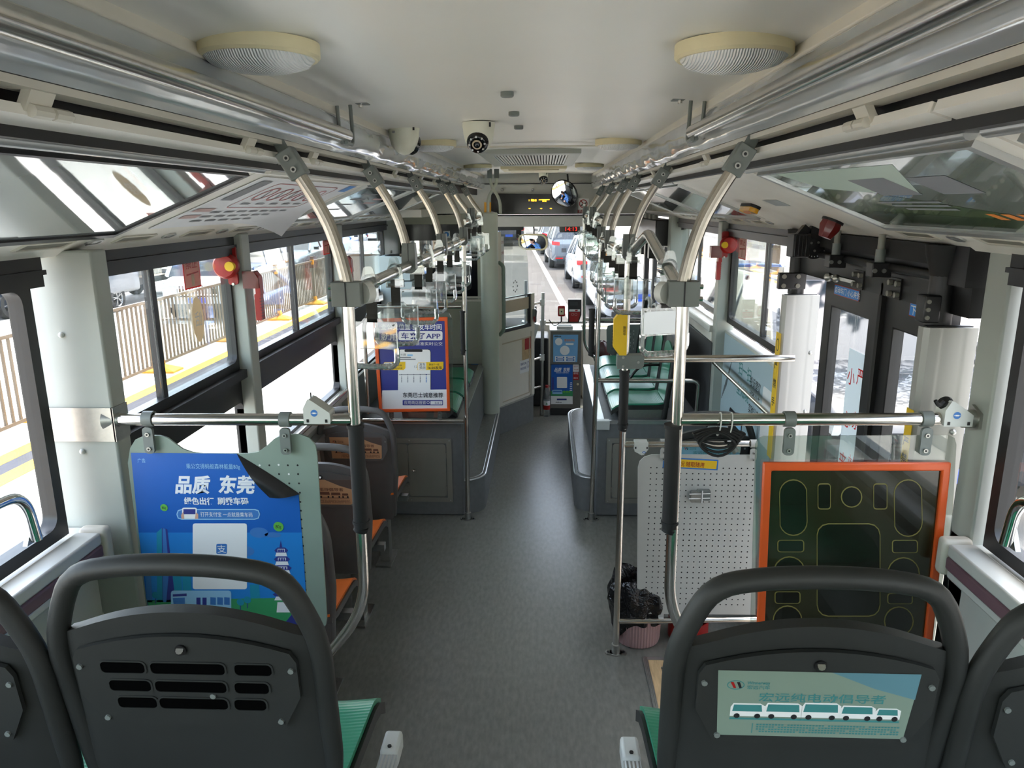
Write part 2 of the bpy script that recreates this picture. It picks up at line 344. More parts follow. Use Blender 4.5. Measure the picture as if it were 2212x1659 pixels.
# ceiling: a shallow vault between the two air ducts
mb = MB()
mb.grid(lambda u, v: (-.57 + 1.14 * u, Y0 + v * (4.03 - Y0), 2.388 + .022 * math.sin(PI * u)), 12, 20, 'ceil_panel')
mb.grid(lambda u, v: (-.57 + 1.14 * u, 4.045 + v * (8.0 - 4.045), 2.392 + .018 * math.sin(PI * u)), 12, 20, 'ceil_panel')
mb.box(-.57, .57, 4.025, 4.05, 2.386, 2.394, 'trim_cream')
mb.box(-1.27, 1.27, Y0, 8.3, 2.5, 2.54, 'wall_grey')
struct('ceiling', mb)
for s, nm in ((-1, 'left'), (1, 'right')):
    mb = MB(); mb.box(min(s * .555, s * .585), max(s * .555, s * .585), Y0, 8.0, 2.366, 2.392, 'trim_cream'); struct('trim_ceiling_' + nm, mb, .004)
    # wall skin, header, floor-side wall
    mb = MB()
    a, b = (-1.27, -1.2) if s < 0 else (1.2, 1.27)
    mb.box(a, b, Y0, 8.2, 1.985, 2.52, 'cove_white')
    if s < 0:
        mb.box(a, b, 1.88, 6.6, -.3, .95, 'wall_grey'); mb.box(a - .03, b, Y0, 1.88, -.3, 1.22, 'wall_grey'); mb.box(a, b, 6.6, 8.2, -.3, .98, 'dash')
        mb.box(-1.26, -1.2, 5.95, 6.62, .95, 1.985, 'pillar_grey')
        for z in (1.0, 1.35, 1.72): mb.ball((-1.198, 6.2, z), .012, 'alu', 6)
    else:
        mb.box(a, b, Y0, 1.94, -.3, 1.22, 'wall_grey'); mb.box(a, b, 3.3, 6.5, -.3, 1.33, 'wall_grey'); mb.box(1.2, 1.27, 6.36, 6.5, 1.3, 1.985, 'wall_grey')
    struct('wall_' + nm, mb)
mb = MB(); mb.box(-1.27, 1.27, Y0 - .06, Y0, -.3, 1.2, 'wall_grey'); mb.box(-1.27, 1.27, Y0 - .06, Y0, 2.1, 2.52, 'wall_grey'); mb.box(-1.27, -1.1, Y0 - .06, Y0, 1.2, 2.1, 'wall_grey'); mb.box(1.1, 1.27, Y0 - .06, Y0, 1.2, 2.1, 'wall_grey'); struct('wall_rear', mb)

# window: black frame, mullion, sliding panes
wn_i = 0
def window(side, y0, y1, z0, z1, mid=None, div=None, low=None):
    global wn_i; wn_i += 1
    X = side * 1.225; n = -side
    fr = (V((X, 0, 0)), Y_, Z_, V((n, 0, 0)))
    e = bpy.data.objects.new('window_%d' % wn_i, None); COL.objects.link(e); e['kind'] = 'structure'
    m = MB()
    def pane_frame(b0, b1, c0, c1, t=.035):
        m.ring(rrect(b1 - b0, c1 - c0, .001, 5, (b0 + b1) / 2, (c0 + c1) / 2), rrect(b1 - b0 - 2 * t, c1 - c0 - 2 * t, .035, 5, (b0 + b1) / 2, (c0 + c1) / 2), fr, -.02, .02, 'black_frame')
    if mid:
        pane_frame(y0, y1, mid[1], z1); pane_frame(y0, y1, z0, mid[0], .02)
        m.prism(rect(y0, y1, mid[0], mid[1]), fr, -.02, .02, 'black_frame')
        m.prism(rect(y0, y1, mid[1] - .035, mid[1] + .0), fr, .0, .05, 'black_frame')
    else: pane_frame(y0, y1, z0, z1)
    m.prism(rect(y0 - .02, y1 + .02, z1 - .03, z1 + .05), fr, -.02, .045, 'black_frame'); m.prism(rect(y0 - .02, y1 + .02, z1 + .0, z1 + .012), fr, .04, .055, 'black_frame')
    part('frame', m, e)
    g = MB(); zz = mid[1] if mid else z0
    g.prism(rect(y0 + .02, y1 - .02, zz + .02, z1 - .02), fr, -.003, .002, 'glass')
    if mid: g.prism(rect(y0 + .015, y1 - .015, z0 + .015, mid[0] - .015), fr, -.003, .002, 'glass')
    part('pane', g, e)
    if div:
        d = MB(); d.prism(rect(div - .014, div + .014, zz + .03, z1 - .02), fr, -.015, .012, 'black_frame'); part('mullion', d, e)
        p2 = MB(); p2.prism(rect(div - .02, y1 - .03, zz + .03, z1 - .025), fr, .006, .010, 'glass'); part('sliding_pane', p2, e)
    return e
window(-1, -.9, 1.80, 1.24, 1.935)
window(-1, -2.6, -.95, 1.24, 1.935)
window(1, -2.6, -.95, 1.24, 1.935)
window(-1, 1.93, 3.02, .965, 1.935, (1.31, 1.43), 2.40)
window(-1, 3.07, 4.49, .965, 1.935, (1.31, 1.43), 3.80)
window(-1, 4.56, 5.95, .965, 1.935, (1.31, 1.43), 5.30)
window(-1, 6.63, 8.1, 1.0, 1.935, None, 7.4)
window(1, -.95, 1.80, 1.24, 1.935)
window(1, 3.42, 4.60, 1.38, 1.935, None, 3.90)
window(1, 4.68, 6.36, 1.38, 1.935, None, 5.6)
e = bpy.data.objects.new('window_rear', None); COL.objects.link(e); e['kind'] = 'structure'; g = MB(); g.box(-1.1, 1.1, Y0 - .04, Y0 - .035, 1.2, 2.1, 'glass'); part('pane', g, e)
m = MB(); fq = (V((0, Y0 - .03, 0)), X_, Z_, V((0, 1, 0))); m.ring(rect(-1.1, 1.1, 1.2, 2.1), rect(-1.04, 1.04, 1.26, 2.04), fq, -.02, .03, 'black_frame'); part('frame', m, e)
# pillars
def pillar(nm, x0, x1, y0, y1, z0, z1, mat='pillar_grey'):
    m = MB(); m.box(x0, x1, y0, y1, z0, z1, mat)
    struct(nm, m, .006); return m
pillar('trim_pillar_1', -1.33, -1.09, 1.885, 1.955, .5, 1.99)
pillar('trim_pillar_2', -1.24, -1.15, 3.0, 3.085, 0.0, 1.99)
pillar('trim_pillar_3', -1.24, -1.16, 4.47, 4.575, 0.0, 1.99)
pillar('trim_pillar_4', 1.2, 1.30, 1.845, 1.945, 0.0, 1.99)
pillar('trim_pillar_5', 1.14, 1.25, 4.60, 4.69, 0.5, 1.99)
pillar('trim_pillar_6', 1.12, 1.25, 6.32, 6.46, 0.2, 1.99)
m = MB()
for z in (1.77, 1.46, 1.20): m.ball((-1.2, 1.884, z) if z != 1.46 else (-1.19, 1.884, 1.445), .008, 'usb_white', 6)
struct('trim_pillar_screws', m)
# white lip between cove and windows + soffit strip with little vents
for s, nm in ((-1, 'left'), (1, 'right')):
    e = bpy.data.objects.new('trim_soffit_' + nm, None); COL.objects.link(e); e['kind'] = 'structure'
    m = MB()
    sec = [(1.075, 2.028), (1.16, 1.992), (1.185, 1.975), (1.21, 1.985), (1.21, 2.06)]
    m.grid(lambda u, v: (s * sec[int(round(u * 4))][0], Y0 + v * (8.0 - Y0), sec[int(round(u * 4))][1]), 4, 1, 'cove_white', False)
    part('soffit_panel', m, e)
    fr = frame((s * 1.075, 0, 2.028), (0, 1, 0), (s * .085, 0, -.036)); nn = fr[3] if fr[3].z < 0 else -fr[3]; fr = (fr[0], fr[1], fr[2], nn)
    lim = (lambda y: y < 5.9) if s < 0 else (lambda y: y > 3.3 or y < 2.2)
    yy = 1.15
    while yy < 5.9:
        if lim(yy):
            m = MB(); m.ring(rrect(.062, .034, .016, 4, yy, .045), rrect(.046, .02, .009, 4, yy, .045), fr, .0, .005, 'alu'); m.flat(rrect(.046, .02, .009, 4, yy, .045), fr, .001, 'black'); m.prism(rect(yy - .012, yy + .012, .04, .05), fr, .001, .004, 'alu'); part('nozzle', m, e)
            m = MB(); m.ring(rrect(.19, .046, .004, 2, yy + .2, .045), rrect(.172, .032, .003, 2, yy + .2, .045), fr, 0, .004, 'trim_cream'); m.flat(rrect(.172, .032, .003, 2, yy + .2, .045), fr, .001, 'vent_slot'); part('vent', m, e)
        yy += .4
    # screws on the lip
    m = MB()
    for k in range(10): m.ball((s * 1.19, .9 + k * .62, 1.972), .008, 'cream', 5)
    part('screws', m, e)

# black slot behind the hinges
for s, nm in ((-1, 'left'), (1, 'right')):
    m = MB(); m.box(min(s * .625, s * .68), max(s * .625, s * .68), Y0, 7.9, 2.19, 2.40, 'black'); m.box(min(s * .572, s * .612), max(s * .572, s * .612), Y0, 7.9, 2.247, 2.258, 'trim_cream'); struct('trim_slot_' + nm, m)

# ================================================================== COVE PANELS
SEC = [(.592, 2.216), (.66, 2.194), (1.075, 2.026)]
def cove_fr(s):
    """frame on the sloping face: u along the bus, w from the ridge down to the windows, n into the room"""
    o = V((s * .66, 0, 2.194)); w = V((s * .415, 0, -.168)).normalized(); n = Y_.cross(w); n = n if n.z < 0 else -n
    return (o, Y_, w, n)
def cove_panel(s, y0, y1, label, kind):
    t = thing('cove_panel', label, 'ceiling panel', (s * .66, (y0 + y1) / 2, 2.2), 0, 'hinged cove panels along the %s side' % ('window' if s < 0 else 'door'))
    fr = cove_fr(s); L = .45; g = .006
    m = MB(); m.prism(rect(y0 + g, y1 - g, 0, L), fr, -.02, 0, 'cove_white')
    fu = frame((s * .592, 0, 2.216), (0, 1, 0), (s * .068, 0, -.022)); nn = fu[3] if fu[3].z < 0 else -fu[3]
    m.prism(rect(y0 + g, y1 - g, 0, .0715), (fu[0], fu[1], fu[2], nn), -.015, 0, 'cove_white')
    part('board', m, t, bev=.003)
    m = MB(); m.tube([(s * .66, y0 + .02, 2.191), (s * .66, y1 - .02, 2.191)], .011, 'cove_white' if kind == 'plain' else 'alu', 10); part('rounded_ridge', m, t)
    for q in (.2, .8):
        m = MB(); yy = y0 + (y1 - y0) * q; m.bar((s * .585, yy - .03, 2.25), (s * .60, yy - .03, 2.222), .05, .012, 'trim_cream', (1, 0, 0)); m.cyl((s * .588, yy - .05, 2.222), (s * .588, yy - .012, 2.222), .009, 'trim_cream', 8); m.cyl((s * .588, yy - .006, 2.222), (s * .588, yy + .03, 2.222), .009, 'trim_cream', 8); part('hinge', m, t)
    a, b = y0 + .07, y1 - .07
    if kind in ('gloss', 'green', 'grey'):
        mt = {'gloss': 'cove_gloss', 'green': 'cove_ad_green', 'grey': 'cove_ad_grey'}[kind]
        m = MB(); m.prism(rect(a, b, .03, L - .03), fr, .001, .006, mt); part('advert_sheet', m, t)
        m = MB(); m.ring(rect(a - .018, b + .018, .026, L - .012), rect(a + .004, b - .004, .033, L - .034), fr, 0, .011, 'alu' if kind != 'gloss' else 'black_frame'); part('advert_rail', m, t)
    return t, fr, a, b, L
ybL = [-.4, .8, 2.0, 3.2, 4.4, 5.6]; labs = {
 (-1, 0): ('glossy advert panel of the window side cove beside the round lamp, rearmost and cut by the frame', 'gloss'),
 (-1, 1): ('large glossy advert panel mirroring the street, in front of the grey pillar', 'gloss'),
 (-1, 2): ('cove panel holding a curling pale notice sheet, behind the first left arch', 'plain'),
 (-1, 3): ('cove panel with a faded grey advert, between the first and second left arches', 'grey'),
 (-1, 4): ('glossy silver cove panel above the left green seats', 'grey')}
panels = {}
for i in range(5): panels[(-1, i)] = cove_panel(-1, ybL[i], ybL[i + 1], *labs[(-1, i)])
ybR = [-.2, 1.07, 2.27, 3.47, 4.67, 5.87]; labs = {
 (1, 0): ('glossy cove panel at the upper corner above the right rear window', 'green'),
 (1, 1): ('glossy green landscape advert panel over the rear exit door', 'green'),
 (1, 2): ('plain cream cove panel carrying the oval yellow lamp', 'plain'),
 (1, 3): ('silvery advert panel of the right cove beyond the yellow lamp', 'grey'),
 (1, 4): ('farthest right cove panel with a glossy sheet near the front door', 'grey')}
for i in range(5): panels[(1, i)] = cove_panel(1, ybR[i], ybR[i + 1], *labs[(1, i)])
# notice sheet on the third left panel, one corner hanging loose
t, fr, a, b, L = panels[(-1, 2)]
sh = thing('notice_sheet', 'pale notice sheet with red prohibition circles curling off the left cove panel', 'poster', (-.85, 2.6, 2.1))
o, u_, w_, n_ = fr
def curl(u, v):
    y = a + .02 + (b - a - .0) * u; d = .04 + .37 * v; k = max(0, u + v * .7 - 1.28)
    return o + u_ * y + w_ * (d + k * .05) + n_ * (.003 + k * k * .35)
m = MB(); m.slab(lambda u, v: (curl(u, v), n_), 24, 14, .0012, 'paper'); part('paper', m, sh)
m = MB()
for k in range(5):
    cu = a + .30 + k * .125; m.ring(circ(.05, 20, cu, .15), circ(.042, 20, cu, .15), fr, .004, .0045, 'red'); m.flat([(cu - .03, .12), (cu - .024, .115), (cu + .03, .18), (cu + .024, .185)], fr, .0048, 'grey_ink'); m.flat(rect(cu - .035, cu + .035, .22, .232), fr, .0045, 'grey_ink')
m.ring(rrect(.68, .19, .03, 5, a + .55, .165), rrect(.672, .182, .027, 5, a + .55, .165), fr, .0036, .004, 'red')
for r in range(3):
    for k in range(7 - r): m.flat(rect(a + .18 + k * .1, a + .25 + k * .1, .285 + r * .035, .297 + r * .035), fr, .0045, 'grey_ink')
for k in range(2): m.flat(rect(a + .04 + k * .012, a + .16, .26 + k * .05, .285 + k * .05), fr, .0045, 'pink')
m.flat(rect(a + .06, a + .14, .06, .2), fr, .0045, 'grey_ink'); m.flat(rect(b - .1, b - .0, .045, .1), fr, .0045, 'sky_blue'); part('print', m, sh)
# print on the glossy right panel: two smudged codes are left as plain grey blocks
t, fr, a, b, L = panels[(1, 1)]
m = MB()
m.flat([(a + .3, .06), (a + .95, .04), (a + .85, .16), (a + .45, .2)], fr, .0064, 'ad_pale'); m.flat(rect(a + .22, a + .36, .12, .2), fr, .0067, 'grey_ink'); m.flat(rect(a + .44, a + .62, .11, .2), fr, .0067, 'grey_ink')
m.flat([(b - .02, .12), (b - .4, .18), (b - .75, .3), (b - .7, .37), (b - .02, .3)], fr, .0064, 'ad_moss'); m.flat([(a + .3, .33), (a + .9, .3), (a + .95, .37), (a + .3, .38)], fr, .0066, 'ad_moss_dark')
for k in range(3): m.flat(rect(b - .62, b - .34 - k * .03, .235 + k * .02, .245 + k * .02), fr, .0068, 'grey_ink')
for k in range(6): m.flat([(a + .1 + k * .05, .3), (a + .13 + k * .05, .3), (a + .12 + k * .05, .33), (a + .09 + k * .05, .33)], fr, .0068, 'orange_ink')
part('advert_print', m, t)
t, fr, a, b, L = panels[(-1, 3)]
m = MB()
for k in range(4): m.flat(rect(a + .2, a + .5 - k * .03, .1 + k * .06, .115 + k * .06), fr, .0064, 'grey_ink')
for k in range(3): m.flat(rect(a + .62, a + .86, .1 + k * .05, .12 + k * .05), fr, .0064, 'pink')
part('advert_print', m, t)

# ================================================================== SILVER DUCTS AND THEIR TUBES
for s, nm, cy in ((-1, 'window', 'left'), (1, 'door', 'right')):
    m = MB(); sec = [(.575, 2.384), (.553, 2.36), (.545, 2.325), (.548, 2.29), (.553, 2.272), (.566, 2.258), (.60, 2.262)]
    def f(u, v, s=s):
        k = u * 6; i = min(5, int(k)); q = k - i; x = sec[i][0] * (1 - q) + sec[i + 1][0] * q; z = sec[i][1] * (1 - q) + sec[i + 1][1] * q
        y = Y0 + v * (7.95 - Y0); a = .004 * math.sin(u * PI) * max(0, min(1, (y - 1.5) / 2)); x -= a * (math.sin(y * 9 + u * 5) + math.sin(y * 23 + u * 11) * .6); z += a * .8 * math.sin(y * 15 + u * 7)
        return (s * x, y, z)
    m.grid(f, 18, 220, 'film')
    single('air_duct', m, 'wrinkled silver film-wrapped air duct along the ceiling edge on the %s side' % nm, 'duct', 'film wrapped ceiling ducts')
    r = thing('luggage_tube', 'stainless tube hung under the ceiling in front of the %s side silver duct' % nm, 'handrail', (s * .5, 1.0, 2.3), 0, 'ceiling tubes by the ducts')
    m = MB(); m.tube(fillet([(s * .50, Y0 + .02, 2.297), (s * .50, 2.25, 2.297)], .02), .0185, 'steel', 16); part('tube', m, r)
    m = MB(); m.prism(rrect(.15, .05, .006, 3, s * .525, 2.335), (V((0, 0, 2.397)), X_, Y_, V((0, 0, -1))), -.004, .004, 'clamp_grey')
    for dx in (-.05, .05): m.cyl((s * .525 + dx, 2.335, 2.394), (s * .525 + dx, 2.335, 2.384), .007, 'steel', 8)
    for dx in (-.018, .022): m.tube(fillet([(s * (.525 + dx), 2.335, 2.396), (s * (.522 + dx), 2.335, 2.32), (s * (.50 + dx * .3), 2.30, 2.272), (s * (.50 + dx * .3), 2.22, 2.276)], .03), .0058, 'clamp_grey', 8)
    part('hanger', m, r)

# ================================================================== CEILING FITTINGS
def round_lamp(x, y, label):
    t = thing('ceiling_lamp', label, 'lamp', (x, y, 2.395), 0, 'round ceiling lamps'); c = (x, y, 2.398)
    m = MB(); m.lathe([(.09, 0), (.112, 0), (.112, -.023), (.107, -.028), (.101, -.028)], c, 'cream', 40); part('rim', m, t)
    m = MB(); m.lathe([(.102, -.027), (.09, -.039), (.06, -.048), (.0005, -.052)], c, 'lens_ribbed', 36); part('ribbed_lens', m, t)
round_lamp(-.462, 1.49, 'round cream-rimmed ceiling lamp nearest the camera on the left')
round_lamp(.442, 1.56, 'round cream-rimmed ceiling lamp nearest the camera on the right')
round_lamp(-.462, 3.73, 'small-looking round ceiling lamp behind the left dome camera')
round_lamp(.43, 3.76, 'small-looking round ceiling lamp right of the roof vent grille')
round_lamp(-.45, 6.0, 'farthest round ceiling lamp on the left beside the cream roof hatch')
round_lamp(.42, 6.0, 'farthest round ceiling lamp on the right beside the cream roof hatch')
for y, lb in ((2.24, 'nearest of the three small grey ceiling plugs'), (2.71, 'middle one of the three small grey ceiling plugs'), (3.18, 'farthest of the three small grey ceiling plugs')):
    m = MB(); m.lathe([(.019, .004), (.019, -.009), (.016, -.012), (.0005, -.012)], (-.03, y, 2.407), 'clamp_grey', 16); single('ceiling_plug', m, lb, 'ceiling plug', 'grey ceiling plugs')
t = thing('roof_vent', 'slatted air return grille in a grey frame in the middle of the ceiling', 'vent', (-.02, 5.0, 2.4))
m = MB(); fr = (V((0, 0, 2.40)), X_, Y_, V((0, 0, -1)))
m.ring(rect(-.31, .285, 4.46, 5.9), rect(-.235, .215, 4.62, 5.78), fr, -.01, .02, 'pillar_grey'); part('frame', m, t, bev=.004)
m = MB(); m.flat(rect(-.235, .215, 4.62, 5.78), fr, -.003, 'dash')
for k in range(24):
    x = -.228 + k * .019; m.bar((x, 4.62, 2.392), (x, 5.78, 2.392), .011, .012, 'alu_white')
part('grille', m, t)
m = MB(); m.box(-.28, .25, 6.15, 6.75, 2.37, 2.40, 'cream'); m.box(-.22, .19, 6.22, 6.68, 2.362, 2.372, 'cream'); single('roof_hatch', m, 'cream moulded roof hatch at the front end of the ceiling', 'hatch', bev=.01)
def dome_cam(x, y, ax, label, r=.062, z=2.405):
    t = thing('dome_camera', label, 'camera', (x, y, z), 0, 'white dome cameras'); c = V((x, y, z))
    m = MB(); m.lathe([(r * .9, 0), (r * 1.02, 0), (r * 1.02, -.016), (r * .98, -.024), (r * .97, -.04), (r * .86, -.07), (r * .62, -.094), (r * .3, -.107), (.0005, -.111)], c, 'dome', 32); m.cyl(c + V((r * .75, -r * .72, -.004)), c + V((r * .75, -r * .72, -.02)), .004, 'black', 8); part('housing', m, t)
    a = V(ax).normalized(); q = c + V((0, 0, -.055)) + a * (r * .72)
    m = MB(); m.lathe([(.0005, .016), (.018, .017), (.022, .018), (.034, .014), (.041, .006), (.043, -.03)], q, 'black_gloss', 24, a)
    m.lathe([(.013, .021), (.017, .0215), (.019, .019)], q, 'beige', 20, a); m.ball(q + a * .012, .012, 'car_glass', 6)
    b1 = a.orthogonal().normalized(); b2 = a.cross(b1)
    for k in range(8): m.ball(q + a * .0145 + (b1 * math.cos(k * PI / 4) + b2 * math.sin(k * PI / 4)) * .029, .0045, 'lens', 5)
    part('eye', m, t); return t
t = dome_cam(-.487, 3.1, (.85, .9, -.4), 'white dome camera in the left of the ceiling, its eye turned away')
m = MB(); m.text('umbO', frame((-.505, 3.045, 2.375), (1, 0, 0), (0, 0, 1)), (-.02, 0), .016, 'grey_ink', .0, .05); part('lettering', m, t)
dome_cam(-.178, 3.0, (-.05, -1, -.55), 'white dome camera near the middle of the ceiling looking straight back')
dome_cam(.06, 7.5, (.1, -1, -.6), 'tiny dome camera beside the round convex mirror', .045, 2.395)
# ================================================================== HANDRAILS
ORD = ['first', 'second', 'third', 'fourth', 'fifth', 'sixth', 'seventh', 'eighth', 'ninth', 'tenth', 'eleventh', 'twelfth']
def grip(t, p0, p1, r=.021):
    m = MB(); m.cyl(p0, p1, r, 'rubber', 16); m.cyl(V(p0) + V((0, 0, .002)), V(p0) - V((0, 0, .008)), r + .003, 'rubber', 16); m.cyl(V(p1) + V((0, 0, .02)), V(p1) + V((0, 0, .012)), r + .003, 'rubber', 16); m.cyl(V(p1) - V((.004, 0, .012)), p1, r - .001, 'rubber', 12); part('rubber_grip', m, t)
def foot(t, x, y, z=0):
    m = MB(); m.lathe([(.0005, .006), (.03, .006), (.03, 0)], (x, y, z), 'steel_dull', 20); m.prism([(-.045, -.018), (.045, -.018), (.052, 0), (.045, .018), (-.045, .018), (-.052, 0)], (V((x, y, z)), X_, Y_, Z_), 0, .006, 'steel_dull')
    m.lathe([(.021, .006), (.021, .05), (.0155, .052)], (x, y, z), 'steel_dull', 18)
    for s in (-1, 1): m.cyl((x + s * .037, y, z + .005), (x + s * .037, y, z + .01), .006, 'black', 8)
    part('foot_flange', m, t)
RP = .0148
GR = 'stainless steel grab poles of the aisle'
# the two bent poles in front
for s, nm in ((-1, 'left'), (1, 'right')):
    t = thing('grab_pole', 'bent stainless grab pole with a long black grip beside the ' + ('blue poster board' if s < 0 else 'white perforated board'), 'grab pole', (s * .43, 1.9, .56), 0, GR)
    m = MB(); m.tube(fillet([(s * .43, 1.9, 1.90), (s * .433, 1.9, .97), (s * .62, 1.87, .735), (s * .75, 1.80, .575)], .1, 10), .0155, 'steel', 16); part('pole', m, t)
    g0 = P(768, 918, y=1.9) if s < 0 else P(1454, 918, y=1.9); g1 = P(781, 1138, y=1.9) if s < 0 else P(1446, 1140, y=1.9)
    grip(t, g0, g1)
    m = MB(); m.box(s * .43 - .038, s * .43 + .038, 1.876, 1.924, 1.845, 1.908, 'clamp_grey'); m.box(s * .43 - .0016, s * .43 + .0016, 1.873, 1.876, 1.845, 1.908, 'black')
    for z in (1.862, 1.893):
        m.cyl((s * .43 + s * .038, 1.9, z), (s * .43 + s * .05, 1.9, z), .0065, 'steel', 8)
    m.cyl((s * .43 - s * .036, 1.912, 1.876), (s * .43 - s * .05, 1.93, 1.876), .028, 'usb_white', 16); part('clamp_block', m, t, bev=.008)
# arches from the duct slot down to the rails
def arch(s, y, z_low, label, socket=True):
    t = thing('curved_stanchion', label, 'handrail', (s * .58, y, 2.235), 0, 'curved fluted arms holding the rails'); k = z_low - 1.905
    pts = [(.548, 2.195), (.530, 2.165), (.50, 2.115), (.470, 2.055), (.449, 1.99), (.436, 1.935 + k * .5), (.43, z_low)]
    if k > .05: pts = [(.548, 2.195), (.53, 2.165), (.505, 2.125), (.475, 2.085), (.452, 2.055), (.436, 2.03), (.43, z_low)]
    m = MB(); P3 = [V((s * x, y, z)) for x, z in pts]; sm = []
    for i in range(len(P3) - 1):
        for q in range(4):
            tt = q / 4; p0 = P3[max(0, i - 1)]; p1 = P3[i]; p2 = P3[i + 1]; p3 = P3[min(len(P3) - 1, i + 2)]
            sm.append(.5 * ((2 * p1) + (p2 - p0) * tt + (2 * p0 - 5 * p1 + 4 * p2 - p3) * tt * tt + (3 * p1 - p0 - 3 * p2 + p3) * tt ** 3))
    sm.append(P3[-1])
    # fluted cross section
    n = 24; T = [(sm[min(i + 1, len(sm) - 1)] - sm[max(i - 1, 0)]).normalized() for i in range(len(sm))]; rings = []
    for p, tg in zip(sm, T):
        b_ = Y_; a_ = tg.cross(b_).normalized(); rings.append([p + a_ * (math.cos(2 * PI * j / n) * (.0168 if j % 2 else .0158)) + b_ * (math.sin(2 * PI * j / n) * (.0168 if j % 2 else .0158)) for j in range(n)])
    m.loft(rings, 'bronze_tube'); part('fluted_tube', m, t)
    m = MB(); d = V((s * (.53 - .59), 0, 2.165 - 2.262)).normalized(); m.bar(V((s * .592, y, 2.272)), V((s * .566, y, 2.222)), .03, .007, 'clamp_grey', (0, 1, 0)); q0 = V((s * .569, y, 2.232)); q1 = V((s * .531, y, 2.168)); m.bar(q0, q1, .046, .04, 'clamp_grey', (0, 1, 0))
    for f in (.3, .72):
        c = q0.lerp(q1, f); m.cyl(c + V((0, -.018, 0)), c + V((0, -.026, 0)), .0075, 'steel_dull', 10); m.cyl(c + V((0, -.0262, 0)), c + V((0, -.0265, 0)), .004, 'black', 8)
    part('ceiling_bracket', m, t, bev=.006)
    if socket:
        m = MB(); m.loft([[V((s * .43 + sx * w, y + sy * w2, z)) for sx, sy in ((-1, -1), (1, -1), (1, 1), (-1, 1))] for z, w, w2 in ((z_low + .075, .023, .022), (z_low + .03, .026, .024), (z_low - .02, .026, .024), (z_low - .035, .012, .03))], 'clamp_grey'); m.box(s * .43 - .0014, s * .43 + .0014, y - .0245, y - .022, z_low - .01, z_low + .075, 'black')
        m.cyl((s * .43 + s * .026, y, z_low + .03), (s * .43 + s * .036, y, z_low + .03), .006, 'steel', 8); part('rail_socket', m, t, bev=.006)
    return t
for y, z, so_, lb in ((1.9, 1.9, False, 'nearest curved bronze-toned arm on the left, above the bent pole'), (2.8, 1.885, True, 'second curved arm from the camera on the left rail'), (3.7, 1.885, True, 'third curved arm from the camera on the left rail'), (4.7, 1.885, True, 'fourth left arm, standing over the pole by the orange framed poster'), (5.2, 2.0, True, 'fifth left arm, at the raised end of the rail'), (6.05, 2.0, False, 'last left arm, thin and bent beside the pale round post')):
    arch(-1, y, z, lb, so_)
for y, z, so_, lb in ((1.9, 1.9, False, 'nearest curved steel arm on the right, above the bent pole'), (3.17, 1.9, True, 'second curved arm from the camera on the right, over the pole with the yellow box'), (4.12, 1.885, True, 'third curved arm from the camera on the right rail'), (4.72, 1.885, True, 'fourth right arm, above the front pole of the green seats'), (5.6, 2.0, True, 'fifth right arm, above the crowded clear straps'), (6.6, 2.0, True, 'last right arm, farthest forward near the no smoking sign')):
    arch(1, y, z, lb, so_)
def rail(pts, label, r=.0175, name='grab_rail', group=None, mat='steel'):
    m = MB(); m.tube(fillet(pts, .05, 8), r, mat, 16); return single(name, m, label, 'handrail', group)
LR = 'overhead rails along the aisle'
rail([(-.43, 1.915, 1.876), (-.43, 4.69, 1.885)], 'long overhead steel rail on the left carrying the near clear straps', group=LR)
rail([(-.43, 4.73, 1.99), (-.43, 6.05, 2.0)], 'short raised overhead rail on the left in front of the pale round post', group=LR)
rail([(.43, 1.915, 1.876), (.43, 2.58, 2.0), (.43, 3.16, 1.89), (.43, 4.70, 1.885)], 'overhead steel rail on the right bent up into a peak over the exit', group=LR)
rail([(.43, 4.74, 1.99), (.43, 6.65, 2.0)], 'raised far overhead rail on the right under the crowded straps', group=LR)
rail([(-.44, 1.9, 1.537), (-1.12, 1.9, 1.533)], 'horizontal steel rail above the blue poster board', .0165, group='rails across the seat fronts')
t = thing('rail_bracket', 'bent scuffed steel plate screwed on the grey left pillar', 'bracket', (-1.15, 1.88, 1.53))
m = MB(); a = P(85, 880, y=1.884); b = P(212, 953, y=1.884); m.box(a.x, -1.088, 1.879, 1.885, b.z, a.z, 'steel_dull'); m.box(-1.092, -1.086, 1.879, 1.95, b.z, a.z, 'steel_dull'); m.cyl((-1.12, 1.9, 1.533), (-1.08, 1.9, 1.533), .03, 'steel_dull', 16, .018)
for z in (a.z - .015, b.z + .012): m.ball((a.x + .012, 1.879, z), .008, 'black', 6)
part('plate', m, t)
rail([(.44, 1.9, 1.542), (1.195, 1.9, 1.550)], 'horizontal steel rail above the orange framed dark board', .0165, group='rails across the seat fronts')
m = MB(); m.prism([(-.03, -.02), (.012, -.035), (.035, 0), (.012, .035), (-.03, .02)], (V((1.2, 1.9, 1.55)), Y_, Z_, V((-1, 0, 0))), 0, .008, 'steel_dull'); m.cyl((1.195, 1.9, 1.55), (1.165, 1.9, 1.55), .024, 'steel_dull', 16); single('rail_flange', m, 'small steel flange fixing the front right rail to the pillar', 'bracket')
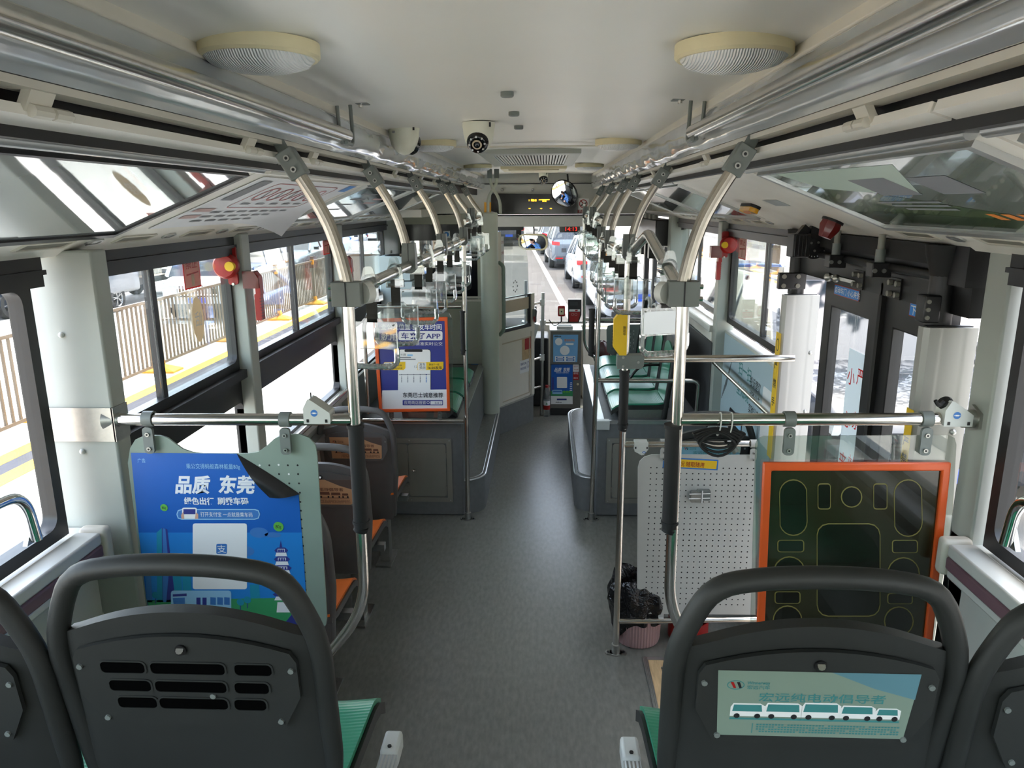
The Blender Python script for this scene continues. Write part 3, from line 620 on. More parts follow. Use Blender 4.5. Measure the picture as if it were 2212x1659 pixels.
# pole with the yellow box
t = thing('grab_pole', 'straight steel pole with a yellow bell box and black grip before the white perforated board', 'grab pole', (.427, 3.17, 0), 0, GR)
m = MB(); m.cyl((.427, 3.17, .04), (.43, 3.17, 1.93), .0155, 'steel', 16); part('pole', m, t); foot(t, .427, 3.17)
grip(t, (.428, 3.17, 1.39), (.428, 3.17, 1.13))
m = MB(); m.prism([(.035, .028), (.035, -.03), (-.07, -.03), (-.08, -.015), (-.08, .02), (-.07, .03)][::-1], (V((.428, 3.17, 1.434)), V((-1, 0, 0)), Z_, V((0, -1, 0))), -.025, .025, 'clamp_grey')
for dx, dz in ((-.01, .02), (-.01, -.018), (.055, 0)): m.cyl((.428 + dx, 3.145, 1.434 + dz), (.428 + dx, 3.14, 1.434 + dz), .006, 'steel_dull', 8)
part('tee_clamp', m, t, bev=.006)
m = MB(); m.prism([(.012, .10), (-.018, .10), (-.045, .065), (-.045, -.055), (-.018, -.09), (.012, -.09)], (V((.418, 3.148, 1.556)), X_, Z_, V((0, -1, 0))), -.018, .018, 'yellow'); m.text('请按铃', (V((.413, 3.128, 1.565)), V((0, 0, -1)), X_, V((0, -1, 0))), (-.03, 0), .014, 'ink'); part('bell_box', m, t, bev=.003)
rail([(.50, 3.17, 1.442), (1.16, 3.20, 1.442)], 'flat broad steel bar from the yellow box pole to the fluted door post', .0165, 'cross_bar', 'bars around the white board')
rail([(.437, 3.17, 1.052), (1.02, 3.20, 1.052)], 'steel bar from which the white perforated board hangs', .0135, 'cross_bar', 'bars around the white board')
rail([(.437, 3.17, .172), (1.10, 3.21, .172)], 'low steel bar under the white perforated board', .0135, 'cross_bar', 'bars around the white board')
# poles at the wheel boxes
t = thing('grab_pole', 'straight steel pole with black grip at the corner of the left wheel box', 'grab pole', (-.44, 4.70, 0), 0, GR)
m = MB(); m.cyl((-.44, 4.70, .04), (-.43, 4.70, 1.9), RP, 'steel', 14); part('pole', m, t); foot(t, -.44, 4.70); grip(t, P(1000, 672, y=4.7), P(1002, 762, y=4.7), .019)
t = thing('grab_pole', 'straight steel pole with black grip at the corner of the right wheel box', 'grab pole', (.402, 4.72, 0), 0, GR)
m = MB(); m.cyl((.402, 4.72, .04), (.43, 4.72, 1.9), RP, 'steel', 14); part('pole', m, t); foot(t, .402, 4.72); grip(t, P(1279, 668, y=4.72), P(1277, 765, y=4.72), .019)
rail([(-.45, 4.66, .715), (-1.12, 4.66, .715)], 'low steel bar under the orange framed poster', .0135, 'cross_bar', 'bars holding the framed poster')
rail([(-.45, 4.66, 1.47), (-1.02, 4.66, 1.47), (-1.08, 4.66, 1.36), (-1.08, 4.66, .76)], 'upper steel bar of the framed poster curving down by the window', .0135, 'cross_bar', 'bars holding the framed poster')
a = P(1282, 822, y=4.74); b = P(1480, 822, y=4.74)
rail([(a.x, 4.74, a.z), (b.x + .09, 4.74, a.z), (b.x + .09, 4.78, .68)], 'steel guard bar before the nearest right green seat, turned down at its end', .0145, 'cross_bar')
# frame in front of the right green seats
t = thing('guard_rail', 'steel guard frame with a rounded lower corner before the farthest right green seat', 'handrail', (.38, 6.62, .7))
a0 = P(1262, 440, y=6.62); a1 = P(1262, 745, y=6.62); a2 = P(1300, 790, y=6.62); c0 = P(1262, 690, y=6.62); c1 = P(1398, 690, y=6.62)
m = MB(); m.tube(fillet([a0, a1, (a1.x + .09, 6.62, a1.z - .12), (a2.x + .02, 6.62, .72)], .08), .0145, 'steel', 12); m.cyl(c0, (1.12, 6.62, c0.z), .0135, 'steel', 12); m.cyl((a2.x, 6.62, a2.z + .05), (1.0, 6.62, a2.z + .05), .0135, 'steel', 12); part('tubes', m, t)
# window-side tubes
rail([(1.13, 4.55, 1.135), (1.13, 3.32, 1.135)], 'slim steel tube along the right wall below the pale blue wall advert', .0125)
rail([(-1.14, 4.45, .99), (-1.14, 2.1, .99)], 'slim steel tube along the left wall below the low window panes', .0125)
for s, nm in ((-1, 'left'), (1, 'right')):
    t = thing('grab_loop', 'chrome loop handle on the %s wall ledge beside the window seat' % nm, 'handle', (s * 1.14, 1.5, 1.2), 0, 'chrome loop handles')
    q = P(80, 1165, y=1.62) if s < 0 else P(2172, 1175, y=1.62)
    m = MB(); m.tube(fillet([(q.x, 1.62, q.z), (q.x, 1.60, q.z + .13), (q.x, 1.15, q.z + .16)], .07, 10), .0135, 'chrome', 14); part('loop', m, t)
    m = MB(); m.prism([(-.03, -.02), (.03, -.02), (0, .035)], (V((q.x + s * .018, 1.63, q.z + .01)), Y_, Z_, V((-s, 0, 0))), -.006, .006, 'steel_dull'); m.cyl((q.x + s * .012, 1.63, q.z), (q.x + s * .03, 1.63, q.z), .01, 'steel_dull', 10); part('mount', m, t)
    m = MB(); m.box(min(s * 1.13, s * 1.2), max(s * 1.13, s * 1.2), Y0, 1.82, 1.20, 1.235, 'alu_white'); m.box(min(s * 1.128, s * 1.14), max(s * 1.128, s * 1.14), Y0, 1.82, 1.165, 1.20, 'purple_strip'); m.box(min(s * 1.135, s * 1.2), max(s * 1.135, s * 1.2), Y0, 1.82, 1.14, 1.165, 'alu_white'); struct('trim_ledge_' + nm, m, .006)
    m = MB(); m.box(min(s * 1.122, s * 1.2), max(s * 1.122, s * 1.2), 1.822, 1.862, 1.14, 1.242, 'trim_cream'); struct('trim_ledge_cap_' + nm, m, .012)

# ================================================================== HAND STRAPS
def strap(s, y, z, label, yaw=0, tilt=0, first=[None], insert=False):
    if first[0] is None:
        t = thing('hand_strap', label, 'hand strap', (s * .43, y, z), yaw, 'clear hand straps on the overhead rails')
        fr = (V((0, 0, 0)), X_, Z_, V((0, -1, 0)))
        m = MB(); m.lathe([(.0185, -.017), (.0245, -.017), (.0245, .017), (.0185, .017)], (0, 0, 0), 'strap_edge', 20, (0, 1, 0))
        m.prism([(-.026, 0), (-.014, .042), (-.008, .047), (.008, .047), (.014, .042), (.026, 0), (.03, -.045), (.018, -.05), (-.018, -.05), (-.03, -.045)], fr, .013, .017, 'strap_plastic'); m.prism([(-.03, -.03), (.03, -.03), (.03, -.055), (-.03, -.055)], fr, -.018, .018, 'strap_plastic'); part('rail_clip', m, t, world=False)
        m = MB(); m.box(-.0155, .0155, -.004, .004, -.118, -.03, 'webbing'); m.cyl((-.024, 0, -.047), (.024, 0, -.047), .006, 'steel_dull', 8); part('webbing', m, t, world=False)
        m = MB()
        out = [(-.073, -.118), (-.034, -.118), (-.026, -.108), (.026, -.108), (.034, -.118), (.073, -.118), (.076, -.20), (.076, -.24), (.06, -.258), (0, -.262), (-.06, -.258), (-.076, -.24), (-.076, -.20)]
        inn = [(-.058, -.2), (-.03, -.197), (-.02, -.197), (.02, -.197), (.03, -.197), (.058, -.2), (.064, -.21), (.064, -.232), (.052, -.244), (0, -.246), (-.052, -.244), (-.064, -.232), (-.064, -.21)]
        m.ring(out[::-1], inn[::-1], fr, -.004, .004, 'strap_plastic')
        pts = [(-.07, 0, -.195), (-.071, 0, -.24)] + [(-.052 + .104 * k / 12, 0, -.254 + .003 * (k % 2)) for k in range(13)] + [(.071, 0, -.24), (.07, 0, -.195)]
        m.tube(fillet(pts, .012, 3), .0085, 'strap_edge', 8)
        m.tube([(-.073, 0, -.118), (-.073, 0, -.195)], .0022, 'strap_edge', 6); m.tube([(.073, 0, -.118), (.073, 0, -.195)], .0022, 'strap_edge', 6); m.tube([(-.073, 0, -.118), (-.034, 0, -.118), (-.026, 0, -.108), (.026, 0, -.108), (.034, 0, -.118), (.073, 0, -.118)], .0022, 'strap_edge', 6)
        for sx in (-1, 1): m.cyl((sx * .064, -.006, -.126), (sx * .064, .006, -.126), .003, 'clamp_grey', 8)
        part('clear_handle', m, t, world=False); first[0] = t
    else: t = dup(first[0], None, (s * .43, y, z), yaw, label)
    return t
LP = [(800, 602), (852, 572), (902, 556), (925, 542), (950, 532), (970, 520), (986, 511)]
for i, (px, py) in enumerate(LP):
    y = P(px, py, x=-.43).y; strap(-1, y, 1.88 + .002 * i, '%s clear hand strap from the camera on the left overhead rail' % ORD[i], (-.1, .12, -.05, .1, -.08, .05, 0)[i])
for i, y in enumerate((4.98, 5.4, 5.85)): strap(-1, y, 1.995, '%s clear hand strap on the raised far end of the left rail' % ORD[i], (.05, -.06, .1)[i])
zs = lambda y: 1.876 + (y - 1.915) / .665 * .124 if y < 2.58 else 2.0 - (y - 2.58) / .58 * .11 if y < 3.16 else 1.888
RPp = [2.16, 2.98, 3.42, 3.62, 3.95, 4.3, 4.55]
for i, y in enumerate(RPp):
    lb = ['nearest clear hand strap on the right, tilted and carrying a silvery insert', 'clear hand strap on the right hanging just behind the yellow box pole'][i] if i < 2 else '%s clear hand strap from the camera on the right overhead rail' % ORD[i]
    t = strap(1, y, zs(y), lb, (.28, -.06, .1, -.1, .06, 0, .1)[i])
    if i == 0:
        m = MB(); m.prism(rect(-.068, .068, -.192, -.126), (V((0, 0, 0)), X_, Z_, V((0, -1, 0))), .0045, .0052, 'pale_insert'); part('silvery_insert', m, t, world=False)
for i, y in enumerate((4.95, 5.15, 5.4, 5.85, 6.1, 6.35)): strap(1, y, 1.995, '%s clear hand strap on the raised far right rail' % ORD[i], (.1, -.12, .08, -.05, .1, 0)[i])

# ================================================================== SEATS
def make_seat(label, loc, rz, shell, cush, back='slots', ped=.4, group=None, name='bus_seat', cat='seat', art=None, pedx=0.0, sx_=1.0):
    t = thing(name, label, cat, loc, rz, group); LEAN = .10
    def hw(z): return .188 + .026 * min(1, max(0, (z + .14) / .25)) - (max(0, z - .30) / .16) * .012
    def bk(x, z): return -LEAN * z + 5.0 * max(0, abs(x) - .165) ** 2
    def f(u, v):
        z0 = -.14 + v * .56; x = hw(z0) * (2 * u - 1); z = -.14 + v * (.60 - .055 * (x / .22) ** 2 - .005); return V((x, bk(x, z), z)), V((0, -1, 0))
    m = MB(); m.slab(lambda u, v: f(1 - u, v), 20, 16, .026, shell)
    # looped head handle
    hp = [(-hw(-.12), -.12), (-hw(0), 0), (-hw(.15) - .006, .15), (-.222, .28), (-.224, .36), (-.218, .41), (-.198, .465), (-.178, .505), (-.15, .524), (-.1, .533), (-.05, .537), (0, .538), (.05, .537), (.1, .533), (.15, .524), (.178, .505), (.198, .465), (.218, .41), (.224, .36), (.222, .28), (hw(.15) + .006, .15), (hw(0), 0), (hw(-.12), -.12)]
    m.tube(fillet([(x, bk(0, z) + .012 + .012 * max(0, min(1, (.36 - z) / .2)), z) for x, z in hp], .02, 2), .018, shell, 12)
    # thick side wings
    part('backrest', m, t, world=False)
    m = MB(); m.slab(lambda u, v: (V(((2 * u - 1) * .172, bk(0, .02 + v * .37) + .034, .02 + v * (.39 - .04 * (2 * u - 1) ** 2))), V((0, 1, 0))), 10, 10, .01, cush); part('back_pad', m, t, world=False)
    # rear plate
    fr = frame((0, -.003, 0), (1, 0, 0), (0, -LEAN, 1)); fr = (fr[0], fr[1], fr[2], V((0, -1, -LEAN)).normalized())
    top = [(.178 - .356 * k / 12, .418 - .03 * ((k - 6) / 6) ** 2) for k in range(13)]
    if back:
        m = MB(); poly = [(-.188, .30), (-.155, .235), (.155, .235), (.188, .30)] + [(.188, .37)] + top + [(-.188, .37)]
        m.prism(poly, fr, .0, .008, shell)
        for sx, z in ((-.178, .355), (.178, .355), (-.15, .25), (.15, .25)): m.cyl(fr[0] + fr[1] * sx + fr[2] * z + fr[3] * .007, fr[0] + fr[1] * sx + fr[2] * z + fr[3] * .0115, .005, 'clamp_grey', 8)
        m.cyl(fr[0] + fr[2] * .393 + fr[3] * .007, fr[0] + fr[2] * .393 + fr[3] * .012, .010, 'black', 12); m.cyl(fr[0] + fr[2] * .393 + fr[3] * .011, fr[0] + fr[2] * .396 + fr[3] * .014, .0065, 'steel', 10)
        if back == 'slots':
            for r, z in enumerate((.355, .318, .283)):
                for cx, w in ((-.105, .075), (.005, .125), (.115, .062)): m.prism(rrect(w - r * .004, .022, .008, 4, cx * (1 - r * .06), z), fr, .004, .0086, 'seat_slot'); m.ring(rrect(w - r * .004 + .006, .028, .010, 4, cx * (1 - r * .06), z), rrect(w - r * .004, .022, .008, 4, cx * (1 - r * .06), z), fr, .007, .0098, shell)
            m.cyl(fr[0] + fr[1] * .04 + fr[2] * .30 + fr[3] * .007, fr[0] + fr[1] * .04 + fr[2] * .30 + fr[3] * .011, .005, 'clamp_grey', 8)
        pl = part('rear_plate', m, t, world=False)
        if back == 'ad':
            ink, bg_, pic = art
            m = MB(); A = [(-.150, .368), (-.172 + .03, .262), (.172 - .03, .262), (.152, .368)]
            A = [(-.158, .38), (-.150, .250), (.150, .250), (.158, .38)]
            m.flat(A[::1], fr, .0088, bg_); m.flat([(.02, .38), (.158, .38), (.156, .33), (.09, .35)], fr, .009, pic)
            m.ring(circ(.014, 18, -.128, .352, .009), circ(.0125, 18, -.128, .352, .0078), fr, .009, .0093, ink); m.flat([(-.137, .358), (-.132, .358), (-.127, .346), (-.131, .346)], fr, .0093, 'red'); m.flat([(-.127, .358), (-.122, .358), (-.118, .346), (-.122, .346)], fr, .0093, 'ink')
            m.text('Winnerway', fr, (-.110, .354), .0085, ink, .0093, .02, 'LEFT', .036); m.text('宏远汽车', fr, (-.110, .345), .0085, ink, .0093, .01, 'LEFT', .036)
            m.text('宏远纯电动倡导者', fr, (-.09, .322), .019, ink, .0093, .01, 'LEFT', .2)
            for k, (cx, w, h) in enumerate(((-.105, .055, .026), (-.048, .06, .028), (.012, .062, .03), (.07, .056, .026), (.118, .04, .022))):
                m.flat([(cx - w / 2, .29), (cx + w / 2, .29), (cx + w / 2, .29 + h * .8), (cx + w / 2 - .008, .29 + h), (cx - w / 2 + .004, .29 + h), (cx - w / 2, .29 + h * .7)], fr, .0092, 'white' if bg_ != 'sepia' else 'sepia'); m.flat([(cx - w / 2 + .003, .29 + h * .38), (cx + w / 2 - .004, .29 + h * .38), (cx + w / 2 - .006, .29 + h * .9), (cx - w / 2 + .005, .29 + h * .9)], fr, .0095, ink)
                for q in (-.3, .3): m.flat(circ(.005, 10, cx + w * q, .291), fr, .0097, 'ink')
                m.flat(rect(cx - w / 2, cx + w / 2, .283, .287), fr, .0092, ink)
            for r in range(4):
                for k in range(46):
                    if (k * 7 + r * 5) % 13 != 0: m.flat(rect(-.088 + k * .005, -.0845 + k * .005, .258 + r * .0047, .2608 + r * .0047), fr, .0093, ink)
            m.flat(rect(-.095, -.0935, .256, .276), fr, .0093, ink); part('advert', m, pl, world=False)
    # cushion
    def g(u, v):
        x = (2 * u - 1) * .215 * (1 - .06 * (1 - v)); y = .0 + v * .385; z = .004 + .012 * abs(2 * u - 1) ** 3 - .035 * max(0, (y - .31) / .075) ** 2 + .015 * max(0, (.08 - y) / .08); return V((x, y, z)), V((0, 0, 1))
    m = MB(); m.slab(g, 12, 14, .012, cush if cush != 'green' else 'green_ribbed'); part('cushion', m, t, world=False)
    m = MB(); m.slab(lambda u, v: (g(u, v)[0] * 1.0 + V(((2 * u - 1) * .008, .004, -.013)), V((0, 0, 1))), 8, 10, .03, shell); part('seat_pan', m, t, world=False)
    if ped:
        m = MB(); m.box(pedx - .03, pedx + .03, .12, .2, -ped, -.04, 'steel_dull'); m.box(pedx - .16, pedx + .16, .13, .17, -.075, -.04, 'steel_dull'); m.box(pedx - .05, pedx + .05, .06, .28, -ped, -ped + .012, 'steel_dull'); part('pedestal', m, t, world=False)
    if sx_ != 1.0:
        for o in t.children_recursive:
            if o.parent == t: o.scale = (sx_, 1, 1)
    return t
G4 = 'dark rear seats in the foreground'
make_seat('dark grey seat back with rows of slots, in front of the blue poster board', (-.512, 1.10, 1.005), 0, 'seat_dark', 'green', 'slots', .44, G4)
make_seat('dark grey seat back with a pale green bus advert, before the orange framed board', (.516, 1.10, 1.0), 0, 'seat_dark', 'green', 'ad', .44, G4, art=('teal_ink', 'ad_shaded', 'ad_shaded_blue'))
make_seat('dark window seat cut off by the left edge, beside the slotted seat', (-.985, 1.09, .975), 0, 'seat_dark', 'green', 'slots', .41, G4, sx_=.99)
make_seat('dark window seat cut off by the right edge, beside the seat with the bus advert', (.985, 1.09, .97), 0, 'seat_dark', 'green', 'slots', .41, G4, sx_=.99)
for s, nm, lb in ((-1, 'left', 'green cushion on the left'), (1, 'right', 'green cushion on the right')):
    t = thing('seat_side_lever', 'grey end cap with fluted metal slide below the %s' % lb, 'seat slide', (s * .29, 1.5, .8), 0, 'slides under the rear seats')
    m = MB(); m.box(s * .29 - .022, s * .29 + .022, 1.50, 1.575, .78, .83, 'usb_white'); m.cyl((s * .29, 1.515, .83), (s * .29, 1.515, .833), .005, 'black', 8); part('end_cap', m, t, bev=.008)
    m = MB(); m.box(s * .29 - .02, s * .29 + .02, 1.3, 1.50, .785, .82, 'flute_ribbed'); m.box(s * .29 - .012, s * .29 + .012, 1.35, 1.40, .56, .785, 'steel_dull'); part('slide', m, t)
ARTS = ('sepia_dark', 'sepia', 'seat_brown')
for i, (y, lb) in enumerate(((3.93, 'farthest orange single seat on the left, its advert back nearest the wheel box'), (3.28, 'second farthest orange single seat on the left, its advert half hidden by the pole'), (2.64, 'third orange single seat on the left, partly behind the blue poster board'), (2.02, 'nearest orange single seat, almost hidden behind the blue poster board'))):
    make_seat(lb, (-.968, y, .47), 0, 'seat_grey', 'orange_seat', 'ad', .47, 'orange single seats along the left windows', art=ARTS, pedx=.10, sx_=.93)
make_seat('single seat on the right beyond the white perforated board with a dim blue advert back', (.955, 3.80, .49), 0, 'seat_dark', 'green', 'ad', .49, art=('teal_ink', 'ad_blue', 'ad_pale'))
G5 = 'green side seats facing the aisle on the right wheel box'
for k, lb in enumerate(('nearest of the right green seats facing the aisle', 'second of the right green seats facing the aisle', 'third of the right green seats facing the aisle', 'farthest of the right green seats facing the aisle')):
    t = make_seat(lb, (.92, 5.02 + .42 * k, .775), PI / 2, 'seat_dark', 'green', None, 0, G5, sx_=.86)
    m = MB()
    for dx in (-.13, .13): m.box(dx - .02, dx + .02, .04, .3, -.10, -.035, 'steel_dull')
    part('mount', m, t, world=False)
    if k < 2:
        m = MB(); m.tube(fillet([(.205, .0, .20), (.205, .16, .2), (.205, .25, .06), (.205, .25, 0)], .09, 8), .010, 'black', 10); part('armrest', m, t, world=False)
G6 = 'green side seats facing the aisle on the left wheel box'
for k, lb in enumerate(('nearest green seat behind the orange framed poster', 'middle green seat behind the orange framed poster', 'farthest green seat by the driver partition')):
    t = make_seat(lb, (-.90, 5.0 + .43 * k, .755), -PI / 2, 'seat_dark', 'green', None, 0, G6, sx_=.88)
    m = MB()
    for dx in (-.13, .13): m.box(dx - .02, dx + .02, .04, .3, -.075, -.035, 'steel_dull')
    part('mount', m, t, world=False)
# ================================================================== BOARDS AND POSTERS
class Sheet:
    """draws flat print on an upright plane y=const, in photo-measured places"""
    def __init__(s, y, side=V((0, -1, 0))): s.y = y; s.fr = (V((0, y, 0)), X_, Z_, side); s.m = MB()
    def q(s, px, py): p = P(px, py, y=s.y); return (p.x, p.z)
    def poly(s, pts, t, mat): s.m.flat([s.q(*p) for p in pts], s.fr, t, mat); return s
    def rr(s, x0, y0, x1, y1, r, t, mat):
        a = s.q(x0, y0); b = s.q(x1, y0); c = s.q(x1, y1); d = s.q(x0, y1); k = r / max(1, (x1 - x0)); out = []
        for (p, pn, pp) in ((a, d, b), (b, a, c), (c, b, d), (d, c, a)):
            p, pn, pp = V(p), V(pn), V(pp); r1 = min(.45, r / max(1, (y1 - y0) if pn in (a, b, c, d) else 1)); L = (a[0] - b[0]) and abs(b[0] - a[0]) * k
            e0 = p + (pn - p).normalized() * L; e1 = p + (pp - p).normalized() * L
            out += [tuple(e0.lerp(p, .0)), tuple((e0 * .25 + p * .5 + e1 * .25)), tuple(e1)]
        s.m.flat(out, s.fr, t, mat); return s
    def disc(s, px, py, r, t, mat, ry=None):
        a = s.q(px, py); k = abs(s.q(px + 10, py)[0] - a[0]) / 10; s.m.flat(circ(r * k, 20, a[0], a[1], (ry or r) * k), s.fr, t, mat); return s
    def hoop(s, px, py, r, w, t, mat, ry=None):
        a = s.q(px, py); k = abs(s.q(px + 10, py)[0] - a[0]) / 10; ry = ry or r; s.m.ring(circ(r * k, 20, a[0], a[1], ry * k), circ((r - w) * k, 20, a[0], a[1], (ry - w) * k), s.fr, t, t + .0002, mat); return s
    def text(s, body, x0, x1, base, h, t, mat, bold=0.0, shear=0.0):
        a = s.q(x0, base); b = s.q(x1, base); k = abs(b[0] - a[0]) / (x1 - x0)
        cjk = any(ord(c) > 0x2000 for c in body); size = h * k / (.86 if cjk else .72)
        s.m.text(body, s.fr, (a[0], a[1] + (.07 * size if cjk else 0)), size, mat, t, bold, 'LEFT', b[0] - a[0], shear); return s

def clip(t, x, y, z, bar_z, mat='clamp_grey', r=.021, low=.075, name='rail_clip'):
    m = MB(); m.lathe([(.0165, -.014), (r, -.014), (r, .014), (.0165, .014)], (x, y, bar_z), mat, 20, (1, 0, 0)); m.prism(rrect(.028, low, .010, 4, x, bar_z - .02 - low / 2), (V((0, y - .012, 0)), X_, Z_, V((0, -1, 0))), -.004, .006, mat)
    for d in (.02, .02 + low * .55): m.cyl((x, y - .018, bar_z - .02 - d), (x, y - .022, bar_z - .02 - d), .006, 'steel_dull', 10); m.cyl((x, y - .0222, bar_z - .02 - d), (x, y - .0225, bar_z - .02 - d), .003, 'black', 6)
    part(name, m, t)

# ---- board with the peeling blue poster
S = Sheet(1.9)
t = thing('poster_board', 'grey green hanging board with a blue city poster whose upper corner peels off', 'board', (-.82, 1.9, 1.15))
out = [(276, 1000), (281, 968), (292, 950), (312, 941), (345, 941), (362, 946), (378, 958), (395, 970), (415, 977), (440, 980), (535, 980), (558, 976), (575, 964), (592, 948), (612, 939), (648, 938), (668, 946), (681, 962), (685, 985), (698, 1200), (706, 1335), (704, 1350), (672, 1384), (655, 1398), (345, 1398), (325, 1380), (318, 1330)]
m = MB(); m.prism([S.q(*p) for p in out][::-1], S.fr, -.006, 0, 'board_green')
for r, row in enumerate(((561, 1005), (582, 1005), (602, 1004), (622, 1005), (643, 1005), (603, 1024), (624, 1024), (644, 1024), (625, 1044), (646, 1044), (648, 1064))): m.flat(circ(.0028, 10, *S.q(*row)), S.fr, .0006, 'hole' if r not in (2, 0, 6) else 'white')
for k in range(18): m.flat(circ(.0028, 10, *S.q(649 + k * 1.15, 1084 + k * 19)), S.fr, .0006, 'hole')
part('panel', m, t, bev=.002)
clip(t, S.q(322, 905)[0], 1.9, 0, 1.536); clip(t, S.q(617, 905)[0], 1.9, 0, 1.536)
po = MB(); po.prism([S.q(*p) for p in [(283, 978), (512, 980), (540, 1010), (560, 1022), (578, 1060), (645, 1064), (656, 1200), (666, 1350), (668, 1396), (338, 1396), (316, 1290), (300, 1150)]][::-1], S.fr, .0005, .0012, 'deep_blue'); po = part('poster', po, t)
S.m = MB(); T = .0018
S.poly([(300, 1150), (652, 1150), (662, 1300), (322, 1300)], T - .0004, 'sky_blue'); S.poly([(318, 1296), (661, 1290), (666, 1352), (545, 1358), (330, 1340)], T, 'grass_ink')
S.poly([(330, 1342), (545, 1360), (666, 1350), (668, 1395), (338, 1395)], T + .0002, 'paper'); S.poly([(610, 1352), (632, 1325), (640, 1345), (662, 1340), (664, 1350), (640, 1356)], T + .0003, 'navy')
S.text('广告', 298, 315, 999, 9, T, 'pale_blue'); S.text('乘公交得蚂蚁森林能量80g', 403, 519, 1012, 11, T, 'pale_blue'); S.text('品质', 378, 457, 1064, 36, T, 'paper', .035, .2); S.text('东莞', 472, 555, 1064, 36, T, 'paper', .035, .2)
S.text('绿色出行', 399, 464, 1089, 15, T, 'paper', .03); S.text('刷乘车码', 471, 538, 1089, 15, T, 'paper', .03)
S.rr(382, 1099, 562, 1122, 11, T, 'pale_blue'); S.rr(384, 1101, 560, 1120, 10, T + .0002, 'mid_blue'); S.text('打开支付宝 一点就是乘车码', 434, 546, 1115, 10, T + .0004, 'white')
S.rr(394, 1096, 426, 1120, 4, T + .0004, 'white'); S.poly([(397, 1099), (423, 1099), (423, 1110), (397, 1110)], T + .0006, 'navy'); S.poly([(392, 1112), (397, 1104), (399, 1120), (393, 1120)], T + .0007, 'skin'); S.poly([(424, 1106), (429, 1110), (429, 1120), (422, 1120)], T + .0007, 'skin')
S.rr(417, 1130, 534, 1272, 5, T + .0002, 'white'); S.rr(468, 1174, 491, 1196, 3, T + .0004, 'mid_blue'); S.text('支', 470, 489, 1193, 17, T + .0006, 'white')
for x, y, r in ((355, 1096, 8), (602, 1137, 11), (561, 1234, 14)):
    S.disc(x, y, r, T + .0002, 'leaf'); S.text('80g', x - r * .55, x + r * .55, y + r * .3, r * .7, T + .0004, 'ink')
S.disc(560, 1150, 20, T - .0002, 'mid_blue', 12); S.disc(520, 1190, 30, T - .0003, 'mid_blue', 14); S.disc(590, 1155, 18, T - .0002, 'mid_blue', 6)
S.poly([(339, 1150), (350, 1140), (352, 1300), (340, 1300)], T, 'teal'); S.poly([(350, 1139), (362, 1143), (380, 1300), (352, 1300)], T, 'navy'); S.poly([(352, 1140), (358, 1142), (366, 1230), (360, 1300), (353, 1300)], T + .0002, 'mid_blue'); S.poly([(314, 1215), (319, 1204), (326, 1230), (330, 1300), (318, 1300)], T, 'mid_blue')
for x0, x1, yt in ((372, 392, 1240), (394, 412, 1225), (540, 560, 1262), (420, 440, 1280)): S.poly([(x0, yt), (x1, yt), (x1 + 3, 1300), (x0 + 2, 1300)], T - .0001, 'teal')
# white storeyed tower and the bus at its foot
S.poly([(604, 1182), (607, 1166), (610, 1182)], T, 'navy')
for k in range(6):
    y = 1190 + k * 19; w = 15 + k * 2.4; cx = 608 + k * 1.6
    S.poly([(cx - w, y - 2), (cx - w * .55, y - 8), (cx + w * .55, y - 8), (cx + w, y - 2), (cx + w * .75, y + 3), (cx - w * .75, y + 3)], T + .0002, 'navy'); S.poly([(cx - w * .7, y + 3), (cx + w * .7, y + 3), (cx + w * .85, y + 11), (cx - w * .85, y + 11)], T + .0002, 'paper'); S.poly([(cx - w * .5, y - 5), (cx + w * .5, y - 5), (cx + w * .5, y + 1), (cx - w * .5, y + 1)], T + .0004, 'paper')
    for q in (-.3, 0, .3): S.poly([(cx + w * q - 2, y - 4), (cx + w * q + 2, y - 4), (cx + w * q + 2, y + 1), (cx + w * q - 2, y + 1)], T + .0006, 'navy')
S.poly([(600, 1300), (648, 1300), (652, 1322), (598, 1322)], T + .0004, 'paper')
S.rr(370, 1275, 500, 1325, 6, T + .0003, 'pale_blue'); S.poly([(374, 1283), (404, 1281), (404, 1287), (374, 1288)], T + .0005, 'navy'); S.poly([(374, 1291), (400, 1290), (400, 1306), (376, 1306)], T + .0005, 'mid_blue')
for k in range(3): S.poly([(455 + k * 15, 1289), (467 + k * 15, 1290), (467 + k * 15, 1306), (455 + k * 15, 1305)], T + .0005, 'mid_blue')
for k in (0, 1): S.poly([(425 + k * 13, 1290), (434 + k * 13, 1290), (434 + k * 13, 1322), (425 + k * 13, 1322)], T + .0005, 'navy')
for x, y in ((337, 1285), (520, 1300), (535, 1295), (640, 1292), (650, 1298)): S.disc(x, y, 8, T + .0004, 'teal'); S.poly([(x - 1, y), (x + 1, y), (x + 1, y + 18), (x - 1, y + 18)], T + .0003, 'navy')
part('print', S.m, po)
m = MB()
A = [V((*S.q(512, 980), 0)), V((*S.q(648, 1067), 0))]; A = [V((a.x, 1.8985, a.y)) for a in A]; tip = P(582, 1075, y=1.885)
m.slab(lambda u, v: (A[0].lerp(A[1], u).lerp(tip, v * (1 - .0 * u)) + V((0, -.016 * math.sin(PI * min(1, v)) , .003 * math.sin(PI * u))), V((0, -1, 0))), 14, 8, .0008, 'black_frame'); part('peeled_corner', m, po)

